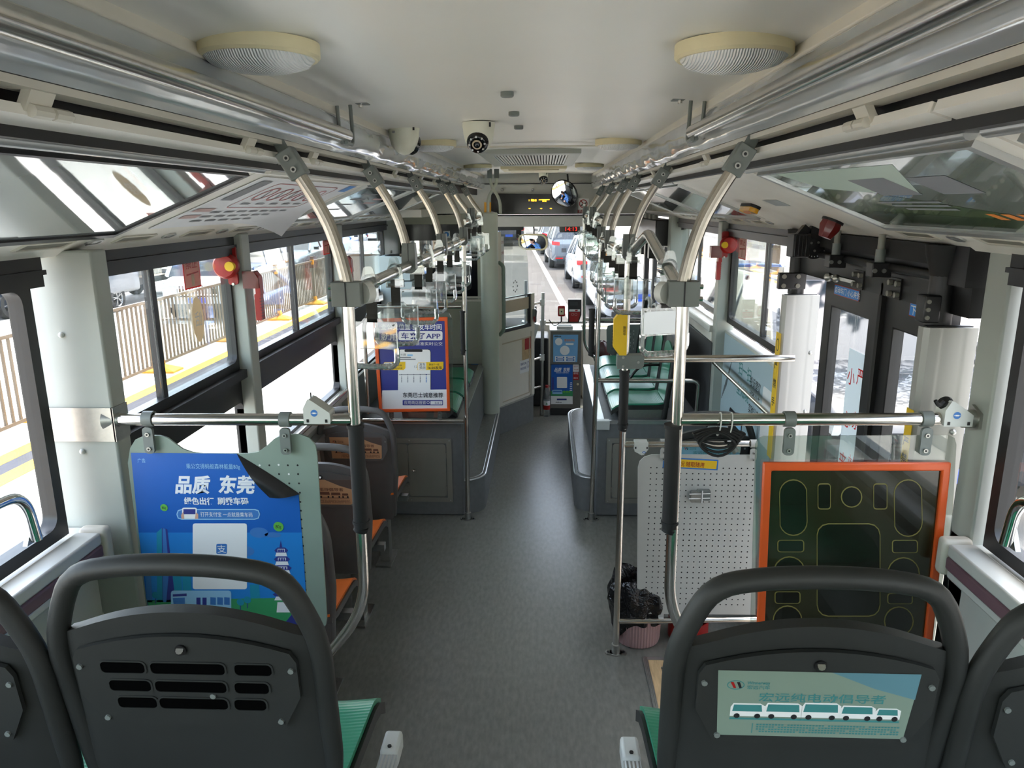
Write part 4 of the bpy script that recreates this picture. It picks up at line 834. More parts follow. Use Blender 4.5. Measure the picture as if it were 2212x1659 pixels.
# ---- usb boxes on the front rails
def usb(name, px, py, y, label, rev=False):
    c = P(px, py, y=y); k = .9; t = thing(name, label, 'charger', c, 0, 'charging boxes on the rails')
    fr = (c, X_, Z_, V((0, -1, 0)))
    poly = [(-.036, -.022), (.036, -.022), (.036, .008), (-.012, .042), (-.022, .046), (-.036, .02)]
    if rev == 'flip': poly = [(-.030, .022), (.030, .022), (.030, -.012), (.012, -.036), (.002, -.038), (-.030, -.020)][::-1]
    m = MB(); m.prism(poly, fr, -.022, .026, 'usb_white'); part('case', m, t, bev=.005)
    m = MB(); z = .008 if rev != 'flip' else -.024; m.flat(circ(.0095 if rev != 'flip' else .008, 20, -.006 if rev != 'flip' else .012, z, .0095 if rev != 'flip' else .005), fr, .0266, 'mid_blue'); m.flat(rrect(.009, .004, .001, 2, -.006 if rev != 'flip' else .012, z), fr, .0269, 'white'); m.flat(rect(-.014, .002, z - .0006, z + .0006), fr, .0268, 'white'); part('badge', m, t)
    for x in (-.028, .022): m = MB(); m.flat(rect(x, x + .007, -.018, -.009) if rev != 'flip' else rect(x, x + .006, -.008, .002), fr, .0268, 'black'); part('port', m, t)
    if rev is True: m = MB(); m.lathe([(.0005, 0), (.016, 0), (.019, -.004), (.019, -.012)], c + V((-.03, -.0, .04)), 'black', 16, (-.6, -.2, .75)); m.tube(fillet([c + V((-.036, -.01, .04)), c + V((-.052, -.02, .03)), c + V((-.062, -.02, .046))], .01), .005, 'black', 8); part('socket_cap', m, t)
    elif rev is False: m = MB(); m.bar(c + V((-.02, 0, .04)), c + V((-.02, 0, .058)), .003, .003, 'black'); part('stub', m, t)
usb('usb_charger', 690, 893, 1.9, 'white wedge charging box with blue badge on the left rail')
usb('usb_charger', 2060, 898, 1.9, 'white wedge charging box with a black cap on the right rail end', True)
usb('usb_charger', 1384, 962, 3.17, 'small white charging box on the bar left of the white board', 'flip')

# ---- clear board with the empty orange frame
S = Sheet(1.895)
t = thing('framed_board', 'clear acrylic board with an empty orange frame over a dark olive cut-out panel', 'board', (.9, 1.895, 1.2))
clip(t, S.q(1706, 905)[0], 1.9, 0, 1.546); clip(t, S.q(2002, 905)[0], 1.9, 0, 1.549)
c = [(1632, 960), (1637, 948), (1650, 942), (2050, 940), (2062, 946), (2066, 960), (2042, 1400), (1620, 1400)]
m = MB(); m.prism([S.q(*p) for p in c][::-1], S.fr, -.004, 0, 'clear_sheet'); part('acrylic_sheet', m, t)
m = MB(); m.ring([S.q(*p) for p in ((1646, 996), (2050, 996), (2008, 1400), (1631, 1400))][::-1], [S.q(*p) for p in ((1664, 1014), (2030, 1014), (1992, 1385), (1648, 1385))][::-1], S.fr, .001, .014, 'orange'); part('orange_frame', m, t, bev=.004)
m = MB(); m.prism([S.q(*p) for p in ((1660, 1010), (2034, 1010), (1994, 1390), (1645, 1390))][::-1], S.fr, .0008, .004, 'smoke_board'); bd = part('olive_panel', m, t)
S.m = MB()
def cut(pts, w=2.2):
    cx = sum(p[0] for p in pts) / len(pts); cy = sum(p[1] for p in pts) / len(pts); n = len(pts)
    inn = [(x + (cx - x) / max(1, math.hypot(cx - x, cy - y)) * w, y + (cy - y) / max(1, math.hypot(cx - x, cy - y)) * w) for x, y in pts]
    S.m.ring([S.q(*p) for p in pts][::-1], [S.q(*p) for p in inn][::-1], S.fr, .004, .0052, 'smoke_line'); S.poly(inn[::-1], .0046, 'smoke_dark')
cap = lambda x0, x1, y0, y1: [(( x0 + x1) / 2 + (x1 - x0) / 2 * math.cos(a * PI / 10), (y0 + (x1 - x0) / 2 if a >= 10 else y1 - (x1 - x0) / 2) + (x1 - x0) / 2 * math.sin(a * PI / 10)) for a in range(20)]
el = lambda x, y, r: [(x + r * math.cos(a * PI / 10), y + r * math.sin(a * PI / 10)) for a in range(20)]
rc = lambda x0, x1, y0, y1, r=6: [(p[0], p[1]) for p in rrect(x1 - x0, y1 - y0, r, 3, (x0 + x1) / 2, (y0 + y1) / 2)]
for q in (cap(1682, 1743, 1034, 1156), cap(1929, 1991, 1034, 1158), rc(1765, 1793, 1043, 1099), rc(1885, 1915, 1043, 1099), el(1838, 1072, 23), rc(1678, 1736, 1165, 1191), rc(1925, 1981, 1165, 1193), rc(1763, 1900, 1129, 1330, 24), el(1704, 1235, 35), el(1950, 1237, 35), rc(1672, 1728, 1276, 1302), rc(1915, 1970, 1280, 1303), el(1700, 1338, 32), el(1940, 1340, 32)): cut(q)
part('cut_outs', S.m, bd)

# ---- white perforated board at the exit
S = Sheet(3.19)
t = thing('perforated_board', 'white perforated guard board with a yellow notice strip beside the rear exit', 'board', (.78, 3.19, .6))
pts = [(1378, 1010), (1382, 996), (1392, 987), (1408, 982), (1632, 983), (1632, 1328), (1400, 1326), (1386, 1318), (1376, 1300)]
m = MB(); m.prism([S.q(*p) for p in pts][::-1], S.fr, -.005, 0, 'board_white')
x0 = S.q(1406, 1010)[0]; x1 = S.q(1628, 1010)[0]; z0 = S.q(1400, 1010)[1]; z1 = S.q(1400, 1303)[1]; nx, nz = 17, 25
for i in range(nx + 1):
    for j in range(nz + 1): m.flat(circ(.0034, 8, x0 + (x1 - x0) * i / nx, z0 + (z1 - z0) * j / nz), S.fr, .0006, 'hole')
part('panel', m, t)
for x in (1433, 1627): clip(t, S.q(x, 962)[0], 3.19, 0, 1.055, 'board_white', .018, .055)
m = MB(); m.lathe([(.0145, -.012), (.019, -.012), (.019, .012), (.0145, .012)], (S.q(1427, 1340)[0], 3.19, .172), 'board_white', 16, (1, 0, 0)); m.prism(rrect(.026, .06, .01, 4, S.q(1427, 1340)[0], .21), S.fr, .001, .008, 'board_white'); part('lower_clip', m, t)
S.m = MB(); S.poly([(1433, 987), (1552, 993), (1550, 1016), (1431, 1010)], .001, 'mid_blue'); S.poly([(1436, 990), (1549, 996), (1547, 1013), (1434, 1007)], .0014, 'yellow')
f2 = frame((S.q(1436, 1005)[0], 3.19, S.q(1436, 1006)[1]), (1, 0, -.05), (.05, 0, 1)); S.m.text('紧急情况 随取随用', (f2[0], f2[1], f2[2], V((0, -1, 0))), (.004, .004), .026, 'red', .0018, .01, 'LEFT', .17); part('notice_strip', S.m, t)
m = MB(); c = V((S.q(1510, 1067)[0], 3.19, S.q(1510, 1067)[1])); f2 = (c, X_, Z_, V((0, -1, 0)))
m.prism(rrect(.06, .05, .006, 3, .018, .0), f2, .0, .018, 'clamp_grey'); m.prism(rrect(.05, .05, .006, 3, -.018, -.006), f2, .004, .03, 'steel_dull')
for z in (-.010, .012): m.bar(c + V((-.05, -.034, z)), c + V((.045, -.024, z)), .003, .004, 'white')
m.bar(c + V((.008, -.033, -.03)), c + V((.008, -.033, .028)), .004, .004, 'white'); part('belt_buckle', m, t)

# ---- orange framed app poster above the left wheel box
S = Sheet(4.64)
t = thing('framed_poster', 'orange framed dark blue app poster on a clear sheet above the left wheel box', 'poster', (-.77, 4.64, 1.1))
m = MB(); m.prism([S.q(*p) for p in [(805, 690), (812, 678), (955, 672), (970, 676), (977, 690), (979, 893), (968, 902), (830, 905), (818, 895)]][::-1], S.fr, -.004, 0, 'clear_sheet'); part('acrylic_sheet', m, t)
for x in (846, 950): clip(t, S.q(x, 912)[0], 4.66, 0, .80, 'clamp_grey', .012, .05)
for x in (942,): clip(t, S.q(x, 660)[0], 4.66, 0, 1.47, 'clamp_grey', .017, .06)
m = MB(); m.ring([S.q(*p) for p in ((806, 688), (967, 684), (973, 887), (820, 890))][::-1], [S.q(*p) for p in ((815, 695), (961, 693), (966, 881), (826, 883))][::-1], S.fr, .001, .014, 'orange'); part('orange_frame', m, t, bev=.004)
m = MB(); m.prism([S.q(*p) for p in ((812, 692), (964, 690), (969, 884), (823, 886))][::-1], S.fr, .0006, .002, 'navy'); po = part('poster', m, t)
S.m = MB(); T = .003
S.text('查公交位置 查发车时间', 823, 954, 712, 12, T, 'white', .015); S.text('就用', 823, 858, 735, 14, T, 'white', .02); S.rr(861, 715, 956, 735, 4, T, 'white'); S.text('车来了APP', 866, 951, 732, 13, T + .001, 'navy_ink', .015); S.text('都在用的精准实时公交', 858, 956, 746, 7, T, 'white')
S.poly([(826, 843), (966, 841), (969, 884), (823, 886)], T, 'white'); S.rr(859, 754, 931, 846, 7, T, 'ink'); S.rr(860, 755, 930, 850, 6, T + .0006, 'white'); S.rr(874, 755, 913, 760, 2, T + .001, 'ink'); S.poly([(826, 843), (966, 841), (966, 852), (825, 852)], T + .0008, 'white')
S.text('012路', 866, 877, 768, 4.5, T + .001, 'ink'); S.rr(880, 765, 892, 769, 1, T + .001, 'pale_blue'); S.text('12', 894, 900, 794, 5, T + .001, 'grey_ink')
for k, (w, y) in enumerate(((26, 773), (36, 777))): S.poly([(862, y - 2), (862 + w, y - 2), (862 + w, y), (862, y)], T + .001, 'grey_ink')
S.poly([(862, 808.5), (929, 807.7), (929, 809), (862, 809.8)], T + .001, 'grey_ink')
for k, x in enumerate((868, 881, 894, 908, 921)):
    S.disc(x, 809, 1.4, T + .0014, 'grey_ink' if k < 4 else 'navy_ink')
    for r in range(4): S.poly([(x - 1, 813 + r * 3.4), (x + 1, 813 + r * 3.4), (x + 1, 815.4 + r * 3.4), (x - 1, 815.4 + r * 3.4)], T + .001, 'grey_ink' if k < 4 else 'mid_blue')
for x0, a, b in ((828, ('公交', '距您'), ('3', '分钟', '1站/676米')), (902, ('发车', '预测'), ('', '预测下一班', '16:20发车'))):
    w = 48 if x0 == 828 else 56; S.poly([(x0 + 3, 782), (x0 + w, 781), (x0 + w, 795), (x0 + w - 4, 799), (x0, 799), (x0, 786)], T + .0016, 'yellow'); S.poly([(x0 + 3, 783), (x0 + 19, 782.6), (x0 + 19, 798.5), (x0 + 1, 798.5), (x0 + 1, 786)], T + .002, 'white')
    S.text(a[0], x0 + 4, x0 + 17, 790, 6, T + .0026, 'ink'); S.text(a[1], x0 + 4, x0 + 17, 797, 6, T + .0026, 'ink')
    if b[0]: S.text(b[0], x0 + 25, x0 + 30, 791, 8, T + .0026, 'ink', .02); S.text(b[1], x0 + 31, x0 + 40, 791, 4, T + .0026, 'ink'); S.text(b[2], x0 + 23, x0 + 41, 797, 4, T + .0026, 'ink')
    else: S.text(b[1], x0 + 25, x0 + 47, 789, 4, T + .0026, 'ink'); S.text(b[2], x0 + 21, x0 + 52, 797, 6, T + .0026, 'ink', .01)
S.text('东莞巴士诚意推荐', 870, 957, 858, 10, T + .0014, 'ink', .015); S.rr(870, 864, 957, 875, 1, T + .0012, 'navy'); S.text('应用商店搜索', 873, 920, 873, 7.5, T + .002, 'white'); S.hoop(925, 869, 3.2, 1, T + .002, 'white'); S.rr(930, 866, 955.5, 873.5, 1, T + .002, 'white'); S.text('车来了', 939, 954, 872.5, 5, T + .003, 'navy_ink')
part('print', S.m, po)
# ---- grey guard board before the far right seats
S = Sheet(6.60)
t = thing('guard_board', 'small grey perforated guard board in front of the right green seats', 'board', (.6, 6.6, .95))
m = MB(); m.prism([S.q(*p) for p in [(1310, 712), (1313, 704), (1322, 701), (1394, 700), (1394, 768), (1322, 768), (1311, 760)]][::-1], S.fr, -.004, 0, 'clamp_grey')
for i in range(8):
    for j in range(7): m.flat(circ(.004, 6, S.q(1323 + i * 6.6, 715)[0], S.q(1323, 715 + j * 6.4)[1]), S.fr, .001, 'hole' if (i < 2 or (i + j) % 3 == 0) else 'white')
part('panel', m, t)
for z in (691, 772): clip(t, S.q(1331, z)[0], 6.615, 0, S.q(1331, z)[1] + (.01 if z < 700 else .045), 'clamp_grey', .018, .05)

# ---- cable tied under the right rail, litter bin, extinguisher, floor hatch
t = thing('coiled_cable', 'coiled black cable tied under the right front rail with pale cable ties', 'cable', (.53, 1.9, 1.51))
m = MB()
for k in range(5):
    a = P(1495 + k * 3, 921, y=1.9); b = P(1606 - k * 6, 930, y=1.9); h = .010 + .003 * k
    m.tube([(a.x + (b.x - a.x) * (.5 - .5 * math.cos(2 * PI * q / 24)), 1.885 - .006 * k + .01 * math.sin(2 * PI * q / 24), 1.512 - .004 * k - .4 * h + h * math.sin(2 * PI * q / 24) * (1 - .3 * math.cos(4 * PI * q / 24))) for q in range(24)], .0035, 'rubber', 8, closed=True)
m.tube(fillet([(.54, 1.885, 1.505), (.555, 1.88, 1.49), (.575, 1.88, 1.475)], .01), .0035, 'rubber', 8); m.cyl((.565, 1.88, 1.482), (.585, 1.878, 1.462), .009, 'clamp_grey', 12); part('coil', m, t)
for x in (1553, 1577):
    c = P(x, 905, y=1.9); m = MB(); m.tube([(c.x + .003 * math.sin(a), 1.9 + .021 * math.cos(a) - .003, c.z - .013 + .031 * math.sin(a)) for a in [2 * PI * q / 20 for q in range(20)]], .0018, 'usb_white', 6, closed=True); part('cable_tie', m, t)
t = thing('waste_bin', 'round pink ribbed waste bin lined with a black bag beside the floor hatch', 'bin', (.545, 3.31, 0))
m = MB(); m.lathe([(.0005, .004), (.106, .004), (.110, .02), (.120, .25), (.114, .25)], (.545, 3.31, 0), 'bucket_ribbed', 40); part('bucket', m, t)
m = MB()
def bagf(u, v):
    a = 2 * PI * u; prof = [(.122, .13), (.135, .19), (.15, .25), (.135, .31), (.11, .335), (.085, .31), (.06, .24)]
    k = v * 6; i = min(5, int(k)); q = k - i; r = prof[i][0] * (1 - q) + prof[i + 1][0] * q; z = prof[i][1] * (1 - q) + prof[i + 1][1] * q
    w = 1 + .07 * math.sin(a * 7 + v * 6) + .05 * math.sin(a * 13 + 2) ; return (.545 + math.cos(a) * r * w, 3.31 + math.sin(a) * r * w, z + .022 * math.sin(a * 3 + 1) * (.4 + v) - (.09 * max(0, math.cos(a - 3.6)) ** 6 if v < .2 else 0))
m.grid(bagf, 72, 24, 'bag'); part('bag', m, t)
t = thing('fire_extinguisher', 'red fire extinguisher standing behind the white perforated board', 'extinguisher', (.80, 3.34, 0))
m = MB(); m.lathe([(.0005, .012), (.066, .012), (.072, .03), (.072, .31), (.06, .355), (.028, .385), (.022, .40), (.022, .42)], (.80, 3.34, 0), 'red', 28); part('cylinder', m, t)
m = MB(); m.ring(circ(.098, 28), circ(.094, 28), (V((.80, 3.34, 0)), X_, Y_, Z_), 0, .10, 'red'); m.ring(circ(.098, 28), circ(.074, 28), (V((.80, 3.34, 0)), X_, Y_, Z_), 0, .012, 'red'); part('base_holder', m, t)
m = MB(); m.grid(lambda u, v: (.80 - math.cos(.6 + 1.6 * u) * .0728, 3.34 - math.sin(.6 + 1.6 * u) * .0728, .10 + .2 * v), 8, 1, 'wood'); part('label_band', m, t)
m = MB(); m.bar((.80, 3.30, .43), (.80, 3.42, .455), .02, .012, 'black'); m.bar((.80, 3.31, .445), (.80, 3.42, .485), .02, .01, 'black'); m.cyl((.80, 3.34, .41), (.80, 3.34, .45), .018, 'steel', 14); part('valve_handle', m, t)
t = thing('floor_ramp', 'folding floor ramp in a light wood and aluminium frame inside the rear exit', 'ramp', (.87, 2.75, 0))
a = P(1388, 1420, z=.004); L = a.x; F = a.y; fr = (V((0, 0, 0)), X_, Y_, Z_)
m = MB(); m.ring(rect(L, 1.185, 2.10, F), rect(L + .022, 1.165, 2.12, F - .022), fr, 0, .007, 'alu')
for k in range(3): m.box(L + .003 + k * .007, L + .006 + k * .007, 2.1, F, .007, .009, 'steel_dull')
part('edge_strip', m, t)
m = MB(); m.ring(rect(L + .022, 1.165, 2.12, F - .022), rect(L + .075, 1.11, 2.18, F - .075), fr, 0, .005, 'wood'); part('wood_frame', m, t)
m = MB(); m.prism(rect(L + .075, 1.11, 2.18, F - .075), fr, -.002, .001, 'wood_dark'); m.bar((L + .075, F - .078, .004), (1.11, F - .078, .004), .006, .006, 'alu'); part('plate', m, t)
# ================================================================== WHEEL BOXES AND STEPS
for s, nm, xi, yf in ((-1, 'left', .47, 4.76), (1, 'right', .432, 4.78)):
    t = thing('wheel_box', 'dark grey wheel box with a service hatch under the %s' % ('orange framed poster' if s < 0 else 'right green seats'), 'wheel box', (s * .85, yf, 0), 0, 'wheel boxes')
    m = MB(); m.box(min(s * xi, s * 1.199), max(s * xi, s * 1.199), yf, 6.58, 0, .68, 'box_grey'); part('body', m, t, bev=.012)
    m = MB(); m.box(min(s * (xi - .006), s * 1.19), max(s * (xi - .006), s * 1.19), yf - .006, yf + .02, .665, .688, 'alu'); m.box(min(s * (xi - .006), s * (xi + .05)), max(s * (xi - .006), s * (xi + .05)), yf - .006, 6.56, .676, .688, 'alu'); part('edge_trim', m, t)
    if s > 0: m = MB(); a = P(1287, 912, y=yf - .01); b = P(1317, 930, y=yf - .01); m.box(a.x, b.x, yf - .012, yf + .04, b.z, a.z + .01, 'usb_white'); part('corner_cap', m, t, bev=.006)
    S = Sheet(yf - .004)
    if s < 0: q = [S.q(846, 946), S.q(975, 946), S.q(977, 1084), S.q(850, 1084)]; x0, x1, z0, z1 = -1.12, q[1][0], q[2][1], q[0][1]
    else: q = [S.q(1311, 946), S.q(1500, 946), S.q(1311, 1086)]; x0, x1, z0, z1 = q[0][0], 1.05, q[2][1], q[0][1]
    m = MB(); m.ring(rect(x0, x1, z0, z1), rect(x0 + .035, x1 - .035, z0 + .035, z1 - .035), S.fr, 0, .006, 'hatch_grey')
    for x in (x0 + .015, (x0 + x1) / 2, x1 - .015):
        for z in (z0 + .015, z1 - .015): m.cyl((x, yf - .010, z), (x, yf - .013, z), .005, 'steel_dull', 8)
    part('hatch_frame', m, t)
    xm = x1 - .30 if s < 0 else x0 + .36
    for a, b in ((x0 + .04, xm - .002), (xm + .002, x1 - .04)):
        m = MB(); m.prism(rrect(b - a, z1 - z0 - .08, .02, 5, (a + b) / 2, (z0 + z1) / 2), S.fr, 0, .004, 'hatch_grey')
        d = part('hatch_door', m, t)
        if s < 0 and b > xm + .1: m = MB(); m.lathe([(.012, 0), (.012, .006), (.006, .007), (.0005, .003)], (a + .035, yf - .008, z0 + .23), 'chrome', 16, (0, -1, 0)); part('lock', m, d)
        for z in (z0 + .10, z1 - .12): m = MB(); m.box((b - .004) if s < 0 else (a - .004), (b + .006) if s < 0 else (a + .006), yf - .014, yf - .004, z - .018, z + .018, 'hatch_grey'); part('hinge', m, d)
    # kerb step along the box
    t = thing('step', 'low grey step with a bright metal nosing along the %s wheel box' % nm, 'step', (s * .4, 5.6, 0), 0, 'steps along the wheel boxes')
    xo = .335 if s < 0 else .295; y0 = 4.79 if s < 0 else 4.86; R = .15 if s < 0 else .12
    pl = [(s * (xi + .02), y0)] + [(s * (xo + R - R * math.sin(a * PI / 16)), y0 + R - R * math.cos(a * PI / 16)) for a in range(9)]
    pl += [(s * xo, 6.45)] + ([(s * xo, 6.6), (s * (xi + .02), 6.6)] if s < 0 else [(s * (xo + .13 - .13 * math.cos(a * PI / 12)), 6.45 + .2 * math.sin(a * PI / 12)) for a in range(1, 7)] + [(s * (xi + .02), 6.66)])
    fr = (V((0, 0, 0)), X_, Y_, Z_)
    m = MB(); m.prism(pl if s < 0 else pl[::-1], fr, 0, .25, 'box_grey'); part('block', m, t)
    m = MB(); m.prism([(x + s * .03 if i else x, y + (.03 if y < 5.1 and i < 8 else 0)) for i, (x, y) in enumerate(pl)] if s < 0 else [(x + .03, y + (.03 if y < 5.1 else 0)) for x, y in pl][::-1], fr, .25, .2512, 'floor_grey'); part('tread', m, t)
    m = MB(); m.tube([(x, y, .248) for x, y in pl], .007, 'alu', 8); m.tube([(x + s * .022, y + (.022 if y < 5.0 else 0), .2515) for x, y in pl], .003, 'alu', 6); part('nosing', m, t)

# ================================================================== DRIVER PARTITION
t = thing('driver_partition', 'olive grey partition behind the driver with a black framed window', 'partition', (-.82, 6.62, 0))
fr = (V((0, 6.61, 0)), X_, Z_, V((0, -1, 0)))
m = MB(); m.prism(rect(-1.2, -.44, .68, 1.26), fr, -.03, 0, 'wall_olive'); m.prism(rect(-1.2, -.44, 1.92, 2.02), fr, -.03, 0, 'wall_olive')
m.prism(rect(-.52, -.44, 1.26, 1.92), fr, -.03, 0, 'wall_olive'); m.ring(rect(-1.15, -.53, .72, 1.24), rect(-1.13, -.55, .74, 1.22), fr, 0, .008, 'wall_olive'); part('panel', m, t)
for z in (1.262, 1.29): m = MB(); m.box(-1.2, -.44, 6.585, 6.615, z - .01, z + .01, 'tan_panel'); part('sill_bar', m, t, bev=.003)
m = MB(); m.ring(rrect(.68, .64, .02, 5, -.86, 1.61), rrect(.58, .44, .05, 5, -.86, 1.57), fr, -.02, .004, 'black_gloss'); part('window_frame', m, t)
m = MB(); m.prism(rect(-1.15, -.57, 1.35, 1.80), fr, -.012, -.008, 'glass'); part('window_pane', m, t)
m = MB(); a = P(957, 499, y=6.6); b = P(972, 514, y=6.6); m.flat(rect(a.x, b.x, b.z, a.z), fr, .006, 'paper'); m.flat(circ(.022, 14, (a.x + b.x) / 2, b.z + .03), fr, .007, 'sky_blue'); part('sticker', m, t)
t = thing('cove_end', 'sloping pale bulkhead above the driver partition', 'bulkhead', (-.9, 6.7, 2.1))
m = MB(); m.prism([(-1.2, 2.02), (-.46, 2.02), (-.60, 2.235), (-1.0, 2.07), (-1.2, 2.0)], fr, -.04, .0, 'cove_white'); m.box(-1.2, -.9, 5.98, 6.58, 2.0, 2.06, 'cove_white'); part('panel', m, t)
t = thing('equipment_cabinet', 'pale grey two-part equipment cabinet on the left wall before the driver partition', 'cabinet', (-1.08, 5.8, 1.15))
m = MB(); a = P(826, 554, y=5.72); b = P(878, 606, y=5.72); m.box(-1.198, b.x + .03, 5.72, 5.98, b.z, a.z, 'cabinet'); m.box(-1.16, b.x, 5.75, 5.95, a.z, a.z + .004, 'black'); part('upper_box', m, t, bev=.008)
m = MB(); m.box(-1.198, b.x + .05, 5.70, 5.98, b.z - .19, b.z - .008, 'cabinet'); m.box(-1.19, -1.1, 5.75, 5.95, .69, b.z - .19, 'cabinet'); part('lower_box', m, t, bev=.008)
t = thing('round_post', 'thick pale round post beside the driver door with two bent pipes on top', 'post', (-.405, 6.5, .25))
m = MB(); m.lathe([(.078, .253), (.078, 2.02), (.07, 2.03), (.0005, 2.03)], (-.405, 6.5, 0), 'post_grey', 32); part('column', m, t)
m = MB()
for pts in ([(1054, 460), (1054, 425), (1072, 398), (1073, 385)], [(1081, 462), (1080, 432), (1062, 402), (1058, 386)]):
    q = [P(x, y, y=6.45) for x, y in pts]; q.append(V((q[-1].x, 6.45, 2.38))); m.tube(fillet(q, .06, 8), .013, 'post_grey', 12)
    m.box(q[-1].x - .02, q[-1].x + .02, 6.43, 6.47, 2.31, 2.385, 'clamp_grey')
part('pipes', m, t)
# diagonal driver door
A = V((-.345, 6.60, 0)); B = V((-.03, 7.10, 0)); ud = (B - A).normalized(); nd = V((ud.y, -ud.x, 0)); L = (B - A).length
fr = (A, ud, Z_, nd)
t = thing('driver_door', 'cream driver door set diagonally with a low window and clear guard above', 'door', tuple(A))
m = MB(); m.prism(rect(0, L, 0, .26), fr, -.04, 0, 'box_grey'); m.prism(rect(0, L, .26, .275), fr, -.04, .008, 'steel_dull'); part('kick_base', m, t)
m = MB(); m.prism(rect(.0, L, .275, .93), fr, -.035, 0, 'tan_panel'); m.ring(rect(.05, L - .07, .30, .86), rect(.062, L - .082, .312, .848), fr, 0, .006, 'beige'); m.prism(rect(L - .05, L, .275, 1.27), fr, -.04, .012, 'tan_panel'); m.prism(rect(0, .05, .275, 1.86), fr, -.04, .012, 'tan_panel'); m.prism(rect(.0, L, .91, .955), fr, -.04, .014, 'tan_panel'); lf = part('leaf', m, t, bev=.003)
m = MB(); m.ring(rect(.05, L - .05, .955, 1.27), rect(.065, L - .065, .985, 1.26), fr, -.03, .0, 'black_frame'); part('window_frame', m, lf)
m = MB(); m.prism([(.05, .97), (L - .06, .97), (L - .06, 1.25), (L - .08, 1.6), (L - .14, 1.78), (L - .24, 1.83), (.05, 1.84)], fr, -.016, -.012, 'clear_sheet')
for k in range(8): m.flat(circ(.008, 10, .3 + .035 * math.cos(k * PI / 4), 1.36 + .05 * math.sin(k * PI / 4)), fr, -.011, 'grey_ink')
part('clear_guard', m, lf)
m = MB(); m.flat(rect(.06, L - .07, 1.13, 1.24), fr, -.009, 'beige'); m.flat(rect(.06, .12, 1.30, 1.82), fr, -.009, 'white')
for k in range(5):
    for c in (0, 1): m.text('安全文明行车'[(k + c * 2) % 6], (fr[0], fr[1], fr[2], fr[3]), (.063 + .028 * c, 1.76 - k * .095), .028, 'red', -.008)
part('stickers', m, lf)
m = MB(); m.flat(rect(L - .20, L - .05, .64, .86), fr, .002, 'wood'); m.flat(rect(L - .155, L - .055, .74, .855), fr, .003, 'red'); m.flat(rect(L - .24, L - .07, .52, .645), fr, .0025, 'white'); m.text('驾驶区域', fr, (L - .23, .60), .026, 'navy_ink', .003, .01, 'LEFT', .1); m.text('请勿打扰司机', fr, (L - .23, .555), .026, 'navy_ink', .003, .01, 'LEFT', .1); m.ring(circ(.02, 18, L - .10, .59, .032), circ(.017, 18, L - .10, .59, .028), fr, .003, .0032, 'navy_ink'); m.text('i', fr, (L - .105, .575), .045, 'navy_ink', .003); part('notices', m, lf)
m = MB(); h = [A + ud * .0 + nd * .02 + V((0, 0, 1.60)), A + ud * .0 + nd * .07 + V((0, 0, 1.57)), A + ud * .0 + nd * .07 + V((0, 0, 1.00)), A + nd * .02 + V((0, 0, .95))]; m.tube(fillet(h, .04), .017, 'board_green', 10); part('handle', m, t)
m = MB(); c = A + ud * (L - .02) + nd * .02; m.box(c.x - .014, c.x + .014, c.y - .02, c.y, 1.02, 1.12, 'clamp_grey'); m.box(c.x - .006, c.x + .012, c.y - .024, c.y, 1.0, 1.05, 'red'); part('lock', m, lf)
# poles by the fare box
t = thing('barrier_pole', 'short steel pole at the driver door edge', 'post', (-.10, 7.12, 0), 0, 'short poles by the fare box')
m = MB(); m.cyl((-.10, 7.12, .26), (-.105, 7.12, 1.385), .0165, 'steel_dull', 14); part('pole', m, t)
t = thing('barrier_pole', 'short steel pole left of the water bottle and fare box', 'post', (.051, 7.3, 0), 0, 'short poles by the fare box')
m = MB(); m.cyl((.051, 7.3, 0), (.06, 7.3, 1.25), .0175, 'steel_dull', 14); part('pole', m, t)
for z in (1.155, .60): m = MB(); m.cyl((.055, 7.3, z), (-.10, 7.16, z - .015), .011, 'steel', 10); m.box(.03, .078, 7.275, 7.325, z - .03, z + .03, 'usb_white'); m.box(-.12, -.07, 7.11, 7.17, z - .04, z + .015, 'usb_white'); part('cross_pipe', m, t, bev=.004)
m = MB(); m.cyl((.05, 7.3, .30), (-.06, 7.2, .30), .011, 'steel', 10); part('cross_pipe', m, t)
t = thing('reader_bar', 'horizontal steel bar above the fare box carrying the card readers', 'bar', (.25, 7.33, .943))
m = MB(); m.cyl((.06, 7.32, .95), (.50, 7.36, .945), .0135, 'steel', 12); m.box(.03, .09, 7.29, 7.35, .925, .975, 'usb_white'); part('bar', m, t, bev=.003)
t = thing('qr_reader', 'small red code reader with a cream face and a curled cable', 'reader', (.207, 7.31, 1.05))
S = Sheet(7.29); m = MB(); m.prism([S.q(*p) for p in rrect(16, 23, 3, 3, 1213, 672)], S.fr, -.03, 0, 'red'); m.prism([S.q(*p) for p in rrect(10, 13, 1, 2, 1213, 673)], S.fr, -.01, .003, 'cream'); m.flat(circ(.008, 10, *S.q(1213, 673)), S.fr, .0035, 'ink'); part('body', m, t)
m = MB(); a = P(1213, 684, y=7.3); m.tube(fillet([a, a + V((0, 0, -.05)), a + V((-.07, 0, -.10)), a + V((-.11, 0, -.05)), a + V((-.125, 0, -.03))], .04, 6), .005, 'black', 8); m.cyl((a.x, 7.34, a.z), (a.x, 7.34, .95), .008, 'black', 8); part('cable', m, t)
t = thing('card_reader', 'black ticket card reader with a red tap panel on the bar', 'reader', (.375, 7.32, .96))
m = MB(); m.prism([S.q(*p) for p in ((1227, 647), (1256, 647), (1256, 680), (1250, 697), (1227, 697))][::-1], S.fr, -.06, 0, 'black_frame'); part('housing', m, t, bev=.004)
